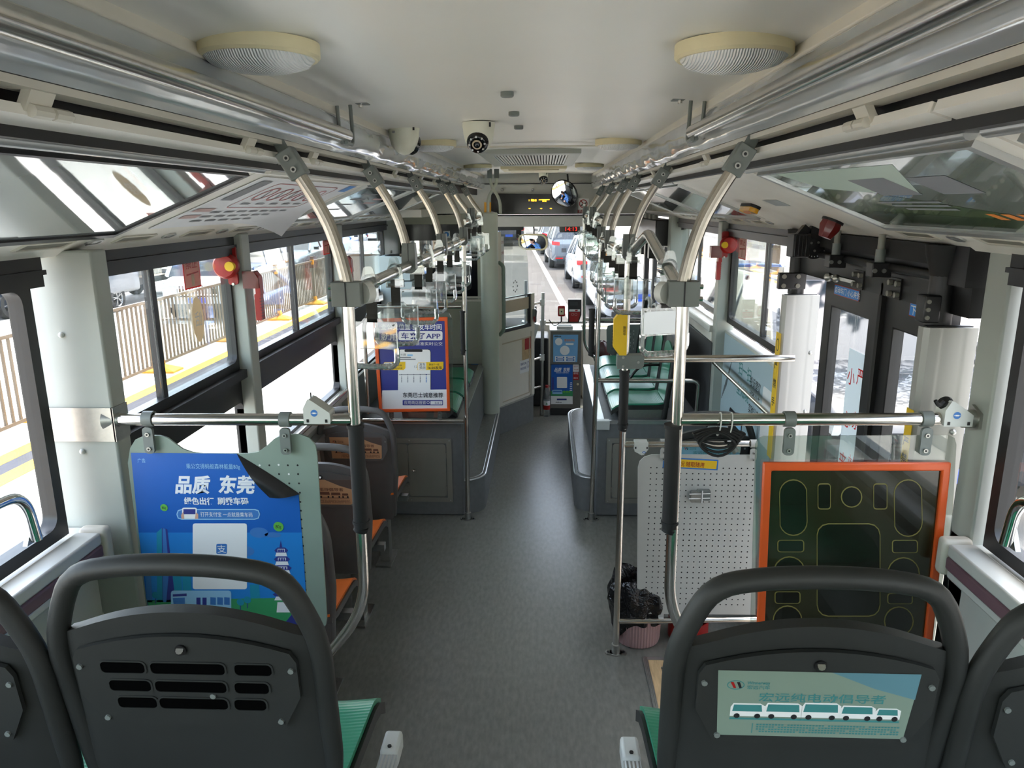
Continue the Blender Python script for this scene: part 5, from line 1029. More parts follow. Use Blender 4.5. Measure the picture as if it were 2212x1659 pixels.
m = MB(); S.m = m; S.poly([(1229, 674), (1253, 674), (1252, 684), (1248, 695), (1230, 695)], .002, 'red'); S.poly([(1230, 668), (1253, 668), (1253, 673), (1229, 673)], .002, 'white'); S.poly([(1243, 669), (1249, 669), (1247, 672), (1242, 672)], .003, 'red'); S.poly([(1231, 651), (1248, 652), (1248, 660), (1231, 660)], .002, 'dash'); S.hoop(1237, 679, 3, .7, .003, 'pink'); S.hoop(1244, 679, 3, .7, .003, 'pink'); part('front_panel', m, t)
t = thing('fare_box', 'steel fare box with two blue code posters beside the front step', 'fare box', (.29, 7.4, 0))
m = MB(); m.box(.137, .445, 7.28, 7.6, .075, .87, 'farebox'); m.box(.13, .452, 7.272, 7.61, .868, .882, 'steel_dull'); m.box(.14, .44, 7.285, 7.6, 0, .075, 'black_frame'); m.box(.137, .445, 7.277, 7.281, .527, .532, 'black'); part('body', m, t, bev=.004)
m = MB(); m.ring(rect(.20, .36, 7.33, 7.45), rect(.21, .35, 7.34, 7.44), (V((0, 0, .882)), X_, Y_, Z_), 0, .03, 'alu'); part('coin_slot', m, t)
m = MB(); m.lathe([(.012, 0), (.012, .004), (.0005, .005)], (.415, 7.278, .33), 'cream', 14, (0, -1, 0)); part('lock', m, t)
S = Sheet(7.2785)
m = MB(); S.m = m; S.poly([(1195, 723), (1249, 723), (1247, 782), (1195, 782)], .0008, 'pale_blue_p'); S.disc(1207, 738, 8, .0014, 'white'); S.disc(1220, 757, 10.5, .0014, 'white'); S.text('乘车码扫码', 1219, 1241, 737.5, 5, .0014, 'orange_ink', .02); S.text('ddbus', 1197, 1212, 728, 3.5, .0014, 'ink', .03)
S.rr(1222, 741, 1239, 745, 1, .0014, 'white')
S.rr(1199, 769, 1243, 781, 2, .0012, 'white')
for k in range(4): S.rr(1201 + 22 * (k % 2), 770.5 + 5.4 * (k // 2), 1219 + 22 * (k % 2), 774.5 + 5.4 * (k // 2), 1.5, .0016, 'mid_blue'); S.poly([(1204 + 22 * (k % 2), 771.3 + 5.4 * (k // 2)), (1216 + 22 * (k % 2), 771.3 + 5.4 * (k // 2)), (1216 + 22 * (k % 2), 773 + 5.4 * (k // 2)), (1204 + 22 * (k % 2), 773 + 5.4 * (k // 2))], .002, 'white')
part('upper_poster', m, t)
m = MB(); S.m = m; S.poly([(1191, 787), (1237, 787), (1237, 873), (1190, 873)], .0008, 'deep_blue'); S.poly([(1190, 845), (1237, 845), (1237, 856), (1190, 855)], .0012, 'grass_ink'); S.poly([(1190, 855), (1237, 856), (1237, 873), (1190, 873)], .0014, 'white')
S.text('品质', 1197, 1213, 802.5, 8, .0014, 'white', .03, .2); S.text('东莞', 1216, 1231, 802.5, 8, .0014, 'white', .03, .2); S.text('绿色出行 刷乘车码', 1201, 1228, 806.5, 3.2, .0014, 'white'); S.rr(1203, 814, 1225, 838, 1.5, .0014, 'white'); S.poly([(1193, 842), (1214, 842), (1215, 851), (1193, 851)], .0016, 'pale_blue'); S.poly([(1195, 844), (1213, 844), (1213, 847), (1195, 847)], .002, 'mid_blue')
for k in range(5): S.poly([(1232 - .5 * k * .3, 826 + k * 4), (1235.5, 826 + k * 4), (1236, 828 + k * 4), (1231 - .3 * k, 828 + k * 4)], .0016, 'paper')
for x in (1219, 1225, 1230): S.disc(x, 846, 2.4, .0016, 'leaf')
S.poly([(1192, 815), (1196, 815), (1197, 845), (1192, 845)], .0012, 'navy'); S.rr(1203, 861, 1224, 864.5, .5, .002, 'navy_ink'); S.text('ddbus', 1200, 1213, 870, 2.5, .002, 'ink', .02); part('lower_poster', m, t)
m = MB(); S.m = m; S.poly([(1238, 787), (1250, 787), (1250, 803), (1238, 803)], .0008, 'white'); S.poly([(1238, 804), (1250, 804), (1250, 821), (1238, 821)], .0008, 'red'); S.text('请投币', 1239, 1249, 793.5, 4, .0014, 'red'); S.text('不找零', 1239, 1249, 800.5, 4, .0014, 'red'); S.text('纸币区', 1239, 1249, 808.5, 4, .0014, 'white'); S.text('00212', 1239, 1248, 818, 3.5, .0014, 'white'); part('side_stickers', m, t)
t = thing('water_bottle', 'big clear water bottle with a red cap and label standing left of the fare box', 'bottle', (.103, 7.25, 0))
m = MB(); m.lathe([(.0005, .002), (.03, .002), (.0335, .012), (.0335, .21), (.03, .25), (.017, .295), (.0135, .305)], (.103, 7.25, 0), 'bottle_clear', 24); part('body', m, t)
m = MB(); m.lathe([(.0135, .30), (.0165, .302), (.0165, .325), (.0005, .327)], (.103, 7.25, 0), 'red', 16); m.tube([(.125 + .008 * math.cos(a * PI / 6), 7.25, .312 + .008 * math.sin(a * PI / 6)) for a in range(12)], .0025, 'red', 6, closed=True); part('cap', m, t)
m = MB(); m.lathe([(.0338, .075), (.034, .077), (.034, .12)], (.103, 7.25, 0), 'red', 24); m.lathe([(.034, .12), (.034, .165), (.0338, .167)], (.103, 7.25, 0), 'white', 24); m.flat([(-.01, .132), (.01, .132), (0, .156)], (V((.103, 7.2155, 0)), X_, Z_, V((0, -1, 0))), 0, 'grass_ink'); part('label_band', m, t)

# ================================================================== THE FRONT
m = MB(); m.box(-1.27, 1.27, 8.06, 8.2, 1.99, 2.52, 'wall_grey'); m.box(-1.27, 1.27, 7.98, 8.2, 1.865, 1.985, 'alu_white'); m.box(-1.27, 1.27, 7.97, 8.0, 1.975, 1.99, 'dash'); m.box(-1.0, 1.0, 8.05, 8.062, 2.30, 2.31, 'dash'); m.box(-1.27, 1.27, 8.1, 8.22, -.3, .80, 'tan_panel'); struct('wall_front', m)
m = MB(); m.box(-1.2, -1.15, 8.1, 8.2, .8, 1.9, 'black_frame'); m.box(1.15, 1.2, 8.1, 8.2, .8, 1.9, 'black_frame'); m.box(-.03, -.012, 8.15, 8.18, .8, 1.0, 'black_frame')
e = bpy.data.objects.new('window_front', None); COL.objects.link(e); e['kind'] = 'structure'; part('frame', m, e)
m = MB(); m.box(-1.16, 1.16, 8.16, 8.165, .8, 1.9, 'glass'); part('pane', m, e)
t = thing('destination_display', 'black display panel over the windscreen with amber letters', 'display', (-.05, 8.03, 2.1))
S = Sheet(8.03); m = MB(); m.prism([S.q(*p) for p in ((1061, 418), (1246, 420), (1246, 462), (1075, 461), (1061, 455))][::-1], S.fr, -.04, 0, 'black_gloss'); part('panel', m, t)
m = MB(); S.m = m; S.text('1 路', 1141, 1152, 435, 4.5, .002, 'led_amber'); S.poly([(1164, 431), (1187, 430.5), (1187, 432), (1164, 432.5)], .002, 'led_amber'); S.text('东莞', 1171, 1180, 436, 3, .002, 'led_amber'); S.text('欢迎', 1149, 1159, 435, 4, .002, 'led_amber')
for x in (1144, 1169, 1190): S.poly([(x - 2, 449.5), (x + 2, 449.5), (x + 2, 451), (x - 2, 451)], .002, 'led_amber')
part('lit_letters', m, t)
m = MB(); S = Sheet(8.05); S.m = m; S.poly([(1249, 428), (1272, 429), (1272, 461), (1248, 460)], .002, 'white'); S.hoop(1260, 440, 9, 1.8, .003, 'red'); S.poly([(1253, 433), (1255, 432), (1267, 447), (1265, 448)], .004, 'red'); S.poly([(1254, 443), (1266, 437), (1267, 439), (1255, 445)], .0035, 'ink'); S.poly([(1248, 453), (1272, 453), (1272, 461), (1248, 460)], .003, 'red'); S.text('禁止吸烟', 1249.5, 1270, 459.5, 6, .005, 'white'); single('no_smoking_sign', m, 'small white no smoking sign with a red strip right of the display', 'sign')
m = MB(); S.m = MB(); S.m.prism([S.q(*p) for p in ((1046, 437), (1061, 437), (1061, 459), (1046, 459))][::-1], S.fr, 0, .006, 'lamp_yellow'); single('yellow_plate', S.m, 'small yellow plate behind the bent pipes of the round post', 'plate')
for x in (1085, 1151): m = MB(); a = P(x, 410, y=8.05); m.lathe([(.014, 0), (.014, .02), (.007, .03), (.0005, .03)], a, 'steel_dull', 12, (0, -1, 0)); single('panel_latch', m, 'round latch knob above the display on the %s' % ('left' if x < 1100 else 'right'), 'latch', 'latch knobs above the display')
def face_to(c, a, b):
    d = ((V(a) - V(c)).normalized() + (V(b) - V(c)).normalized()).normalized(); u = Z_.cross(d).normalized(); return d, u, d.cross(u)
HEAD = V((-.74, 7.36, 1.40))
t = thing('convex_mirror', 'round convex mirror hanging over the right end of the display', 'mirror', tuple(P(1217, 420, y=7.75))); c = V(t.location)
d, u, w = face_to(c, CAM, HEAD + V((0, 0, -.1)))
m = MB(); Rm = .62; n = 36; rr = .137; m.lathe([(.0005, 0)] + [(rr * k / 10, -(Rm - math.sqrt(Rm * Rm - (rr * k / 10) ** 2))) for k in range(1, 11)], c, 'mirror', 40, d); part('mirror_glass', m, t)
m = MB(); m.lathe([(.137, -.016), (.144, -.012), (.146, -.02), (.144, -.035), (.05, -.05), (.0005, -.05)], c, 'black', 40, d); m.tube([c - d * .05, c - d * .06 + V((.02, 0, .1)), (c.x + .04, c.y + .06, 2.39)], .009, 'black', 8); part('rim_and_stem', m, t)
t = thing('rear_view_mirror', 'rounded driver mirror hanging at the top of the windscreen', 'mirror', tuple(P(1151, 523, y=7.9))); c = V(t.location)
d, u, w = face_to(c, CAM, HEAD + V((0, .0, -.05))); fr = (c, u, w, d)
m = MB(); m.prism(rrect(.33, .165, .07, 8), fr, -.03, -.004, 'black_frame'); m.ring(rrect(.335, .17, .072, 8), rrect(.305, .14, .062, 8), fr, -.02, .006, 'cream'); part('shell', m, t)
m = MB(); q = rrect(.315, .15, .065, 8); m.loft([[fr[0] + u * (x * k) + w * (y * k) + d * (.006 - .013 * (k * x / .157) ** 2 - .003 * (k * y / .075) ** 2) for x, y in q] for k in (.03, .2, .4, .6, .8, 1.0)], 'mirror'); part('mirror_glass', m, t)
m = MB(); m.tube([c - d * .02, c - d * .03 + V((0, .02, .12)), (c.x, 8.05, 1.9)], .007, 'black', 8); part('stem', m, t)
t = thing('clock', 'black digital clock with dim red numerals at the windscreen top', 'clock', tuple(P(1230, 495, y=8.0)))
S = Sheet(8.0); m = MB(); m.prism([S.q(*p) for p in ((1208, 487), (1253, 486), (1253, 502), (1209, 502))][::-1], S.fr, -.06, 0, 'black_gloss'); part('case', m, t)
m = MB(); S.m = m; S.text('14:13', 1219, 1244, 499, 8.5, .002, 'led_red'); part('numerals', m, t)
t = thing('sun_visor', 'dark narrow sun visor at the left top of the windscreen', 'visor', tuple(P(1100, 493, y=8.0))); S = Sheet(8.0); m = MB(); m.prism([S.q(*p) for p in ((1073, 489), (1131, 489), (1131, 497), (1073, 498))][::-1], S.fr, -.02, 0, 'dash'); m.prism([S.q(*p) for p in ((1115, 497), (1126, 497), (1126, 520), (1115, 512))][::-1], S.fr, -.02, 0, 'black'); part('visor_blade', m, t)
# dashboard, seat and driver
t = thing('dashboard', 'grey dashboard cowl in front of the driver', 'dashboard', (-.5, 7.9, .3))
prof = [(7.55, .62), (7.62, .86), (7.75, .93), (8.08, .86), (8.08, 0), (7.62, 0)]
m = MB(); m.loft([[V((x, y, z)) for y, z in prof] for x in (-1.19, -.10)], 'dash'); m.box(-.12, .12, 7.62, 8.08, 0, .74, 'dash'); part('cowl', m, t, bev=.02)
m = MB(); m.prism([(-.16, .93), (.02, .90), (-.03, .70), (-.14, .60), (-.16, .60)], (V((0, 7.52, 0)), X_, Z_, V((0, -1, 0))), -.12, .02, 'alu_white'); part('side_console', m, t, bev=.01)
m = MB(); m.tube([(-.74 + .22 * math.cos(a * PI / 16), 7.60 - .07 * math.sin(a * PI / 16), .98 + .2 * math.sin(a * PI / 16)) for a in range(32)], .014, 'black', 8, closed=True); m.cyl((-.74, 7.6, .98), (-.74, 7.72, .8), .03, 'black', 10); m.bar((-.95, 7.6, .98), (-.53, 7.6, .98), .03, .015, 'black'); part('steering_wheel', m, t)
t = thing('dash_monitor', 'black keypad monitor with a lit screen on the dashboard', 'monitor', tuple(P(1150, 683, y=7.6))); S = Sheet(7.6)
m = MB(); m.prism([S.q(*p) for p in ((1136, 667), (1157, 667), (1160, 672), (1158, 697), (1137, 695))][::-1], S.fr, -.05, 0, 'black_frame'); a = P(1142, 697, y=7.6); m.cyl((a.x, 7.63, a.z), (a.x, 7.66, .90), .014, 'black', 8); part('case', m, t)
m = MB(); S.m = m; S.poly([(1138, 672), (1148, 673), (1147, 692), (1138, 690)], .002, 'screen')
for r in range(6):
    for k in range(3): S.poly([(1150 + k * 2.4, 674 + r * 3.4), (1151.6 + k * 2.4, 674 + r * 3.4), (1151.6 + k * 2.4, 675.6 + r * 3.4), (1150 + k * 2.4, 675.6 + r * 3.4)], .002, 'grey_ink')
part('screen_and_keys', m, t)
t = thing('driver_seat', 'black high-backed driver seat seen through the partition window', 'seat', (-.78, 7.0, .3))
m = MB(); m.slab(lambda u, v: (V((-.78 + (1 - 2 * u) * (.24 - .06 * max(0, v - .75) / .25), 6.86 - .10 * v, .78 + v * .78)), V((0, -1, 0))), 8, 10, .09, 'seat_dark'); part('backrest', m, t, bev=.02)
m = MB(); m.box(-1.02, -.54, 6.90, 7.36, .68, .80, 'seat_dark'); m.box(-.9, -.66, 6.95, 7.3, 0, .68, 'black_frame'); part('cushion', m, t, bev=.03)
# driver: one skinned body
def skinned(name, pts, edges, rad, mat, parent, sub=2):
    me = bpy.data.meshes.new(name); me.from_pydata([tuple(V(p) - V(parent.location)) for p in pts], edges, []); ob = bpy.data.objects.new(name, me); COL.objects.link(ob); ob.parent = parent
    sk = ob.modifiers.new('skin', 'SKIN'); sk.use_smooth_shade = True
    for i, r in enumerate(rad): me.skin_vertices[0].data[i].radius = r if isinstance(r, tuple) else (r, r)
    me.skin_vertices[0].data[0].use_root = True
    sb = ob.modifiers.new('sub', 'SUBSURF'); sb.levels = sub; sb.render_levels = sub; me.materials.append(MATS[mat]); return ob
dx = -.76
t = thing('person', 'bus driver in a light blue shirt leaning forward, seen only in the mirrors', 'person', (dx, 7.1, .80))
pts = [(dx, 7.12, .86), (dx, 7.16, 1.02), (dx, 7.22, 1.20), (dx + .17, 7.25, 1.235), (dx - .17, 7.25, 1.235), (dx + .24, 7.40, 1.05), (dx - .24, 7.40, 1.05), (dx + .16, 7.56, 1.04), (dx - .16, 7.56, 1.04), (dx + .09, 7.36, .85), (dx + .1, 7.52, .84), (dx + .11, 7.55, .45), (dx - .09, 7.36, .85), (dx - .1, 7.52, .84), (dx - .11, 7.55, .45), (dx, 7.27, 1.29)]
ed = [(0, 1), (1, 2), (2, 3), (2, 4), (3, 5), (4, 6), (5, 7), (6, 8), (0, 9), (9, 10), (10, 11), (0, 12), (12, 13), (13, 14), (2, 15)]
rd = [(.15, .11), (.15, .11), (.14, .10), .062, .062, .045, .045, .035, .035, .075, .065, .05, .075, .065, .05, .05]
b = skinned('body', pts, ed, rd, 'shirt', t)
m = MB()
def headf(u, v):
    a = 2 * PI * u; p = PI * v
    x = math.sin(p) * math.cos(a) * .074; y = math.sin(p) * math.sin(a) * .095; z = -math.cos(p) * .118
    if z < -.02: k = (-.02 - z) / .1; x *= 1 - .28 * k; y = y * (1 - .25 * k) + .018 * k
    if math.sin(a) > .85 and abs(z + .02) < .03: y += .022 * (1 - abs(z + .02) / .03) * (math.sin(a) - .85) / .15
    return HEAD + V((x, y, z))
m.grid(headf, 40, 28, 'skin'); m.lathe([(.05, -.16), (.046, -.10), (.048, -.06)], HEAD + V((0, -.03, 0)), 'skin', 16)
for s in (-1, 1): m.ball(HEAD + V((s * .075, -.005, -.005)), .022, 'skin', 6, (.4, .8, 1.2)); m.ball(HEAD + V((s * .03, .082, .012)), .011, 'white', 6); m.ball(HEAD + V((s * .03, .090, .012)), .006, 'ink', 5); m.bar(HEAD + V((s * .015, .092, .033)), HEAD + V((s * .048, .08, .034)), .006, .006, 'hair')
m.bar(HEAD + V((-.024, .092, -.058)), HEAD + V((.024, .092, -.058)), .006, .008, 'pink'); hd = part('head', m, t)
m = MB(); m.grid(lambda u, v: HEAD + V((math.sin(PI * (.5 + v * .5)) * math.cos(2 * PI * u) * .083, math.sin(PI * (.5 + v * .5)) * math.sin(2 * PI * u) * .103 - .012, -math.cos(PI * (.5 + v * .5)) * .122 - (.0 if math.sin(2 * PI * u) > .3 else .05 * (1 - v)) + (.045 * (1 - v) if math.sin(2 * PI * u) > .3 else 0))), 40, 14, 'hair'); part('hair', m, t)
m = MB(); m.lathe([(.065, -.02), (.06, .02), (.052, .03)], (dx, 7.255, 1.285), 'shirt', 20, (0, .2, 1)); m.bar((dx + .02, 7.33, 1.22), (dx + .03, 7.27, 1.02), .025, .006, 'leaf'); part('collar_and_lanyard', m, t)
for s in (-1, 1):
    w0 = V((dx + s * .16, 7.56, 1.04)); e0 = V((dx + s * .24, 7.40, 1.05)); m = MB(); d = (w0 - e0).normalized(); m.tube([e0 + d * .05, w0], [.036, .029], 'skin', 12); m.ball(w0 + d * .04 + V((0, 0, .01)), .04, 'skin', 8, (.9, 1.1, .5))
    for k in range(4): p0 = w0 + d * .065 + V((s * (-.025 + k * .017), 0, .015)); m.tube(fillet([p0, p0 + V((0, .03, .008)), p0 + V((0, .045, -.016)), p0 + V((0, .035, -.032))], .012, 4), 0.0082, 'skin', 8)
    p0 = w0 + d * .02 + V((-s * .034, 0, .01)); m.tube([p0, p0 + V((-s * .018, .022, -.004)), p0 + V((-s * .014, .045, -.012))], .0088, 'skin', 8); part('forearm_and_hand', m, t)
# ================================================================== REAR EXIT DOOR
fr = (V((1.225, 0, 0)), V((0, -1, 0)), Z_, V((-1, 0, 0)))      # u runs towards the back of the bus
def dy(px, py, x=1.225): p = P(px, py, x=x); return (-p.y, p.z)
e = bpy.data.objects.new('trim_exit_header', None); COL.objects.link(e); e['kind'] = 'structure'
m = MB(); m.box(1.17, 1.27, 1.98, 3.42, 1.88, 1.99, 'black_frame'); m.box(1.19, 1.24, 1.98, 3.42, 1.80, 1.88, 'black'); part('beam', m, e)
m = MB(); m.box(1.15, 1.165, 2.1, 3.2, 1.93, 1.985, 'rubber'); part('brush', m, e)
def leaf(idx, ya, yb, label):
    t = thing('exit_door_leaf', label, 'door', (1.225, (ya + yb) / 2, .03), 0, 'leaves of the rear exit door'); f = .075
    m = MB(); m.ring(rect(-ya, -yb, .03, 1.86), rect(-ya + f, -yb - f, .14, 1.70), fr, -.02, .02, 'black_frame'); part('frame', m, t, bev=.004)
    m = MB(); m.prism(rect(-ya + f - .01, -yb - f + .01, .13, 1.71), fr, -.004, .001, 'glass'); part('pane', m, t)
    return t
l1 = leaf(1, 3.03, 2.535, 'front leaf of the rear exit door with the red warning strip on its glass')
l2 = leaf(2, 2.50, 2.11, 'rear leaf of the rear exit door, half hidden by the wide fluted post')
m = MB(); m.box(1.20, 1.25, 2.50, 2.535, .03, 1.86, 'rubber'); m.box(1.19, 1.21, 2.49, 2.505, .03, 1.84, 'rubber'); single('door_seal', m, 'black rubber seal between the two leaves of the rear exit door', 'seal')
m = MB(); a = dy(1803, 617, 1.2); b = dy(1852, 648, 1.2); f2 = (V((1.203, 0, 0)), V((0, -1, 0)), Z_, V((-1, 0, 0)))
m.flat(rect(-2.935, -2.70, 1.751, 1.791), f2, 0, 'red'); m.flat(rect(-2.932, -2.703, 1.754, 1.788), f2, .0006, 'sky_blue'); m.text('自动车门 小心夹伤', f2, (-2.926, 1.762), .026, 'white', .0014, .01, 'LEFT', .23); part('sign', m, l1)
m = MB(); m.flat(rect(-2.325, -2.12, 1.757, 1.799), f2, 0, 'red'); m.flat(rect(-2.322, -2.123, 1.76, 1.796), f2, .0006, 'sky_blue'); m.text('下车请扶稳', f2, (-2.315, 1.766), .032, 'white', .0014, .01, 'LEFT', .185); part('sign', m, l2)
f3 = (V((1.2235, 0, 0)), V((0, -1, 0)), Z_, V((-1, 0, 0)))
m = MB(); m.prism(rect(-2.785, -2.615, .25, 1.567), f3, 0, .0008, 'frost_strip')
for k, ch in enumerate('小心夹手开门'): m.text(ch, f3, (-2.778, 1.44 - k * .165), .07, 'red_film', .0016, .006)
for k, ch in enumerate('严禁站踏板区'): m.text(ch, f3, (-2.695, 1.455 - k * .165), .07, 'red_film', .0016, .006)
part('warning_strip', m, l1)
def gear(name, label, cat, loc): return thing(name, label, cat, loc)
t = gear('door_mechanism', 'black door swing mechanism with rods above the rear exit', 'mechanism', (1.15, 2.7, 1.85))
m = MB(); m.cyl((1.16, 3.30, 1.90), (1.16, 2.1, 1.90), .014, 'black', 10); part('shaft', m, t)
for y in (2.76, 2.40):
    m = MB(); m.box(1.10, 1.16, y - .025, y + .025, 1.868, 1.915, 'black_frame'); m.cyl((1.13, y, 1.915), (1.13, y, 1.955), .015, 'clamp_grey', 12); m.cyl((1.13, y, 1.955), (1.13, y, 2.0), .011, 'hatch_grey', 10)
    for d in (-.014, .014): m.cyl((1.12 + d, y - .026, 1.89), (1.12 + d, y - .031, 1.89), .007, 'steel_dull', 8)
    part('pivot_block', m, t, bev=.003)
for y in (2.68, 2.40):
    m = MB(); m.box(1.185, 1.2, y - .04, y + .04, 1.80, 1.865, 'black')
    for d in (-.03, .02):
        for z in (1.815, 1.85): m.cyl((1.185, y + d, z), (1.172, y + d, z), .009, 'hatch_grey', 8)
    part('hinge_plate', m, t)
m = MB(); m.bar((1.15, 2.86, 1.83), (1.19, 2.70, 1.82), .016, .012, 'steel_dull'); m.ball((1.145, 2.85, 1.825), .017, 'steel_dull', 8); m.ball((1.155, 2.80, 1.825), .015, 'steel_dull', 8); part('link_rod', m, t)
# fluted posts
def fluted(name, x0, x1, y0, y1, z1, label, bolts):
    t = thing(name, label, 'door post', ((x0 + x1) / 2, (y0 + y1) / 2, 0), 0, 'fluted posts of the rear exit')
    m = MB(); n = 16; pl = []
    for k in range(n + 1):
        x = x0 + .012 + (x1 - x0 - .012) * k / n; pl.append((x, y0 + (.0025 if (k % 2 and 3 < k < 13) else 0)))
    pl += [(x1, y1), (x0, y1), (x0, y0 + .012)]
    m.prism(pl, (V((0, 0, 0)), X_, Y_, Z_), 0.0, z1, 'flute'); m.prism(rect(x0 + .008, x1 - .008, y0 + .012, y1 - .008), (V((0, 0, 0)), X_, Y_, Z_), z1, z1 + .003, 'black'); part('cover', m, t)
    for z in bolts: m = MB(); m.ball((x1 - .02 if x1 > 1.26 else x1 - .03, y0, z), .009, 'alu', 8); part('bolt', m, t)
    m = MB(); c = ((x0 + x1) / 2 - .01, y0 + .06, 0); m.cyl((c[0], c[1], z1), (c[0], c[1], 1.93), .034, 'black', 18); m.lathe([(.034, 1.90), (.05, 1.955), (.055, 1.985)], (c[0], c[1], 0), 'rubber', 18); part('pivot_pole', m, t)
    return t
t = fluted('door_post', 1.124, 1.277, 3.28, 3.315, 1.705, 'narrow fluted pale door post at the front edge of the rear exit', (1.45, 1.18))
m = MB(); m.box(1.085, 1.20, 3.245, 3.275, 1.735, 1.805, 'black_frame')
for x in (1.105, 1.165):
    for z in (1.75, 1.79): m.cyl((x, 3.245, z), (x, 3.24, z), .010, 'hatch_grey', 10)
part('clamp', m, t, bev=.003)
m = MB(); f4 = (V((1.123, 0, 0)), V((0, -1, 0)), Z_, V((-1, 0, 0))); m.prism(rect(-3.345, -3.283, .95, 1.535), f4, 0, .001, 'yellow'); m.ring(circ(.022, 16, -3.314, 1.48, .028), circ(.018, 16, -3.314, 1.48, .024), f4, .001, .0015, 'ink')
for k, ch in enumerate('严禁手扶'): m.text(ch, f4, (-3.337, 1.37 - k * .085), .045, 'ink', .0018, .008)
part('yellow_strip', m, t)
t = fluted('door_post', 1.115, 1.256, 2.04, 2.08, 1.765, 'wide fluted pale door post at the rear edge of the rear exit', (1.47,))
m = MB(); m.box(1.115, 1.16, 2.06, 2.11, 1.775, 1.85, 'black_frame')
for z in (1.79, 1.812, 1.834): m.cyl((1.124, 2.06, z), (1.124, 2.055, z), .006, 'hatch_grey', 10)
part('clamp', m, t, bev=.004)
m = MB(); f4 = (V((1.114, 0, 0)), V((0, -1, 0)), Z_, V((-1, 0, 0))); m.prism(rect(-2.085, -2.045, .95, 1.53), f4, 0, .001, 'yellow')
for k, ch in enumerate('严禁手'): m.text(ch, f4, (-2.082, 1.42 - k * .05), .034, 'ink', .0018, .008)
part('yellow_strip', m, t)
# camera and lamps on the right cove
t = gear('door_camera', 'black ribbed door camera with a dial on a bracket over the exit', 'camera', (1.12, 3.0, 1.95))
c = P(1757, 530, y=3.0); m = MB(); m.lathe([(.0005, -.02), (.045, -.02), (.052, -.012), (.052, .015), (.0005, .018)], c, 'black_frame', 28, (0, -1, 0)); f4 = (c, X_, Z_, V((0, -1, 0)))
for a in range(12): q = PI + a * PI / 12; m.flat([(math.cos(q) * .04, math.sin(q) * .04), (math.cos(q + .08) * .04, math.sin(q + .08) * .04), (math.cos(q + .08) * .045, math.sin(q + .08) * .045), (math.cos(q) * .045, math.sin(q) * .045)], f4, .0185, 'white')
for dx, dz in ((-.015, .01), (.012, .012), (.0, -.02)): m.cyl(c + V((dx, -.018, dz)), c + V((dx, -.021, dz)), .005, 'steel_dull', 8)
part('dial_housing', m, t)
c2 = P(1728, 530, y=3.0); m = MB(); m.box(c2.x - .035, c2.x + .03, 2.97, 3.05, c2.z - .045, c2.z + .045, 'black_frame')
for k in range(4): m.box(c2.x - .032 + k * .014, c2.x - .026 + k * .014, 2.962, 2.97, c2.z - .04, c2.z + .04, 'black')
part('ribbed_body', m, t, bev=.006)
m = MB(); a = P(1765, 505, y=3.0); m.bar((a.x, 3.0, a.z - .03), (a.x + .01, 3.02, 2.0), .07, .05, 'black_frame', (0, 1, 0)); m.bar((c2.x, 3.01, c2.z + .03), (c2.x + .03, 3.02, 2.0), .04, .03, 'black_frame', (0, 1, 0)); part('bracket', m, t)
fc = cove_fr(1)
def on_cove(px, py):
    d = ROT @ V((px - 1106.0, -(py - 829.5), -FPX)); o, u, w, n = fc; tt = (o - CAM).dot(n) / d.dot(n); p = CAM + d * tt; return ((p - o).dot(u), (p - o).dot(w), p)
a = on_cove(1800, 475); t = gear('warning_lamp', 'red faceted warning lamp under the cove over the exit', 'lamp', tuple(a[2]))
m = MB(); ax = fc[3]; m.lathe([(.036, 0), (.036, .008), (.0005, .008)], a[2], 'black', 24, ax); part('base', m, t)
m = MB(); m.lathe([(.033, .006), (.036, .026), (.022, .062), (.0005, .064)], a[2], 'red_dark', 8, ax); part('red_lens', m, t)
a = on_cove(1628, 446); t = gear('oval_lamp', 'oval yellow marker lamp with a black base on the plain right cove panel', 'lamp', tuple(a[2])); f5 = (a[2], fc[1], fc[2], fc[3])
m = MB(); m.prism(rrect(.19, .045, .022, 8, 0, -.012), f5, 0, .012, 'black'); part('base', m, t, bev=.003)
m = MB(); m.prism(rrect(.18, .040, .019, 8, 0, -.012), f5, .010, .030, 'lamp_yellow'); part('yellow_lens', m, t, bev=.008)
a0 = on_cove(1668, 436); m = MB(); m.prism(rect(a0[0] - .11, a0[0] + .06, a0[1] - .02, a0[1] + .035), fc, .001, .0015, 'alu'); single('metal_label', m, 'small bright metal label beside the oval yellow lamp', 'label plate')
# pale wall advert and lower window ledge on the right
m = MB(); fr2 = (V((1.199, 0, 0)), V((0, -1, 0)), Z_, V((-1, 0, 0)))
m.prism(rect(-4.60, -3.43, .60, 1.315), fr2, 0, .0015, 'ad_wall_blue'); t = thing('wall_advert', 'pale blue wall advert with a drawn bus below the right window', 'poster', (1.199, 4.0, .9)); part('sheet', m, t)
m = MB(); T = .0025
m.text('扫一扫', fr2, (-4.22, 1.15), .085, 'teal_ink', T, .01, 'LEFT', .26); m.text('全知晓', fr2, (-4.24, 1.03), .085, 'teal_ink', T, .01, 'LEFT', .26)
for k, s_ in enumerate(('投诉建议', '线路公告', '实时公交')): m.text(s_, fr2, (-3.97, 1.135 - k * .075), .062, 'ink', T, .006, 'LEFT', .2)
m.prism(rrect(.22, .30, .02, 4, -3.62, 1.04), fr2, .0015, .002, 'white'); m.flat(circ(.024, 14, -3.545, .935), fr2, .0028, 'leaf')
for k, s_ in enumerate(('失物招领', '线路查询', '网上投诉')): m.text(s_, fr2, (-3.50, 1.09 - k * .085), .062, 'ink', T, .006, 'LEFT', .2)
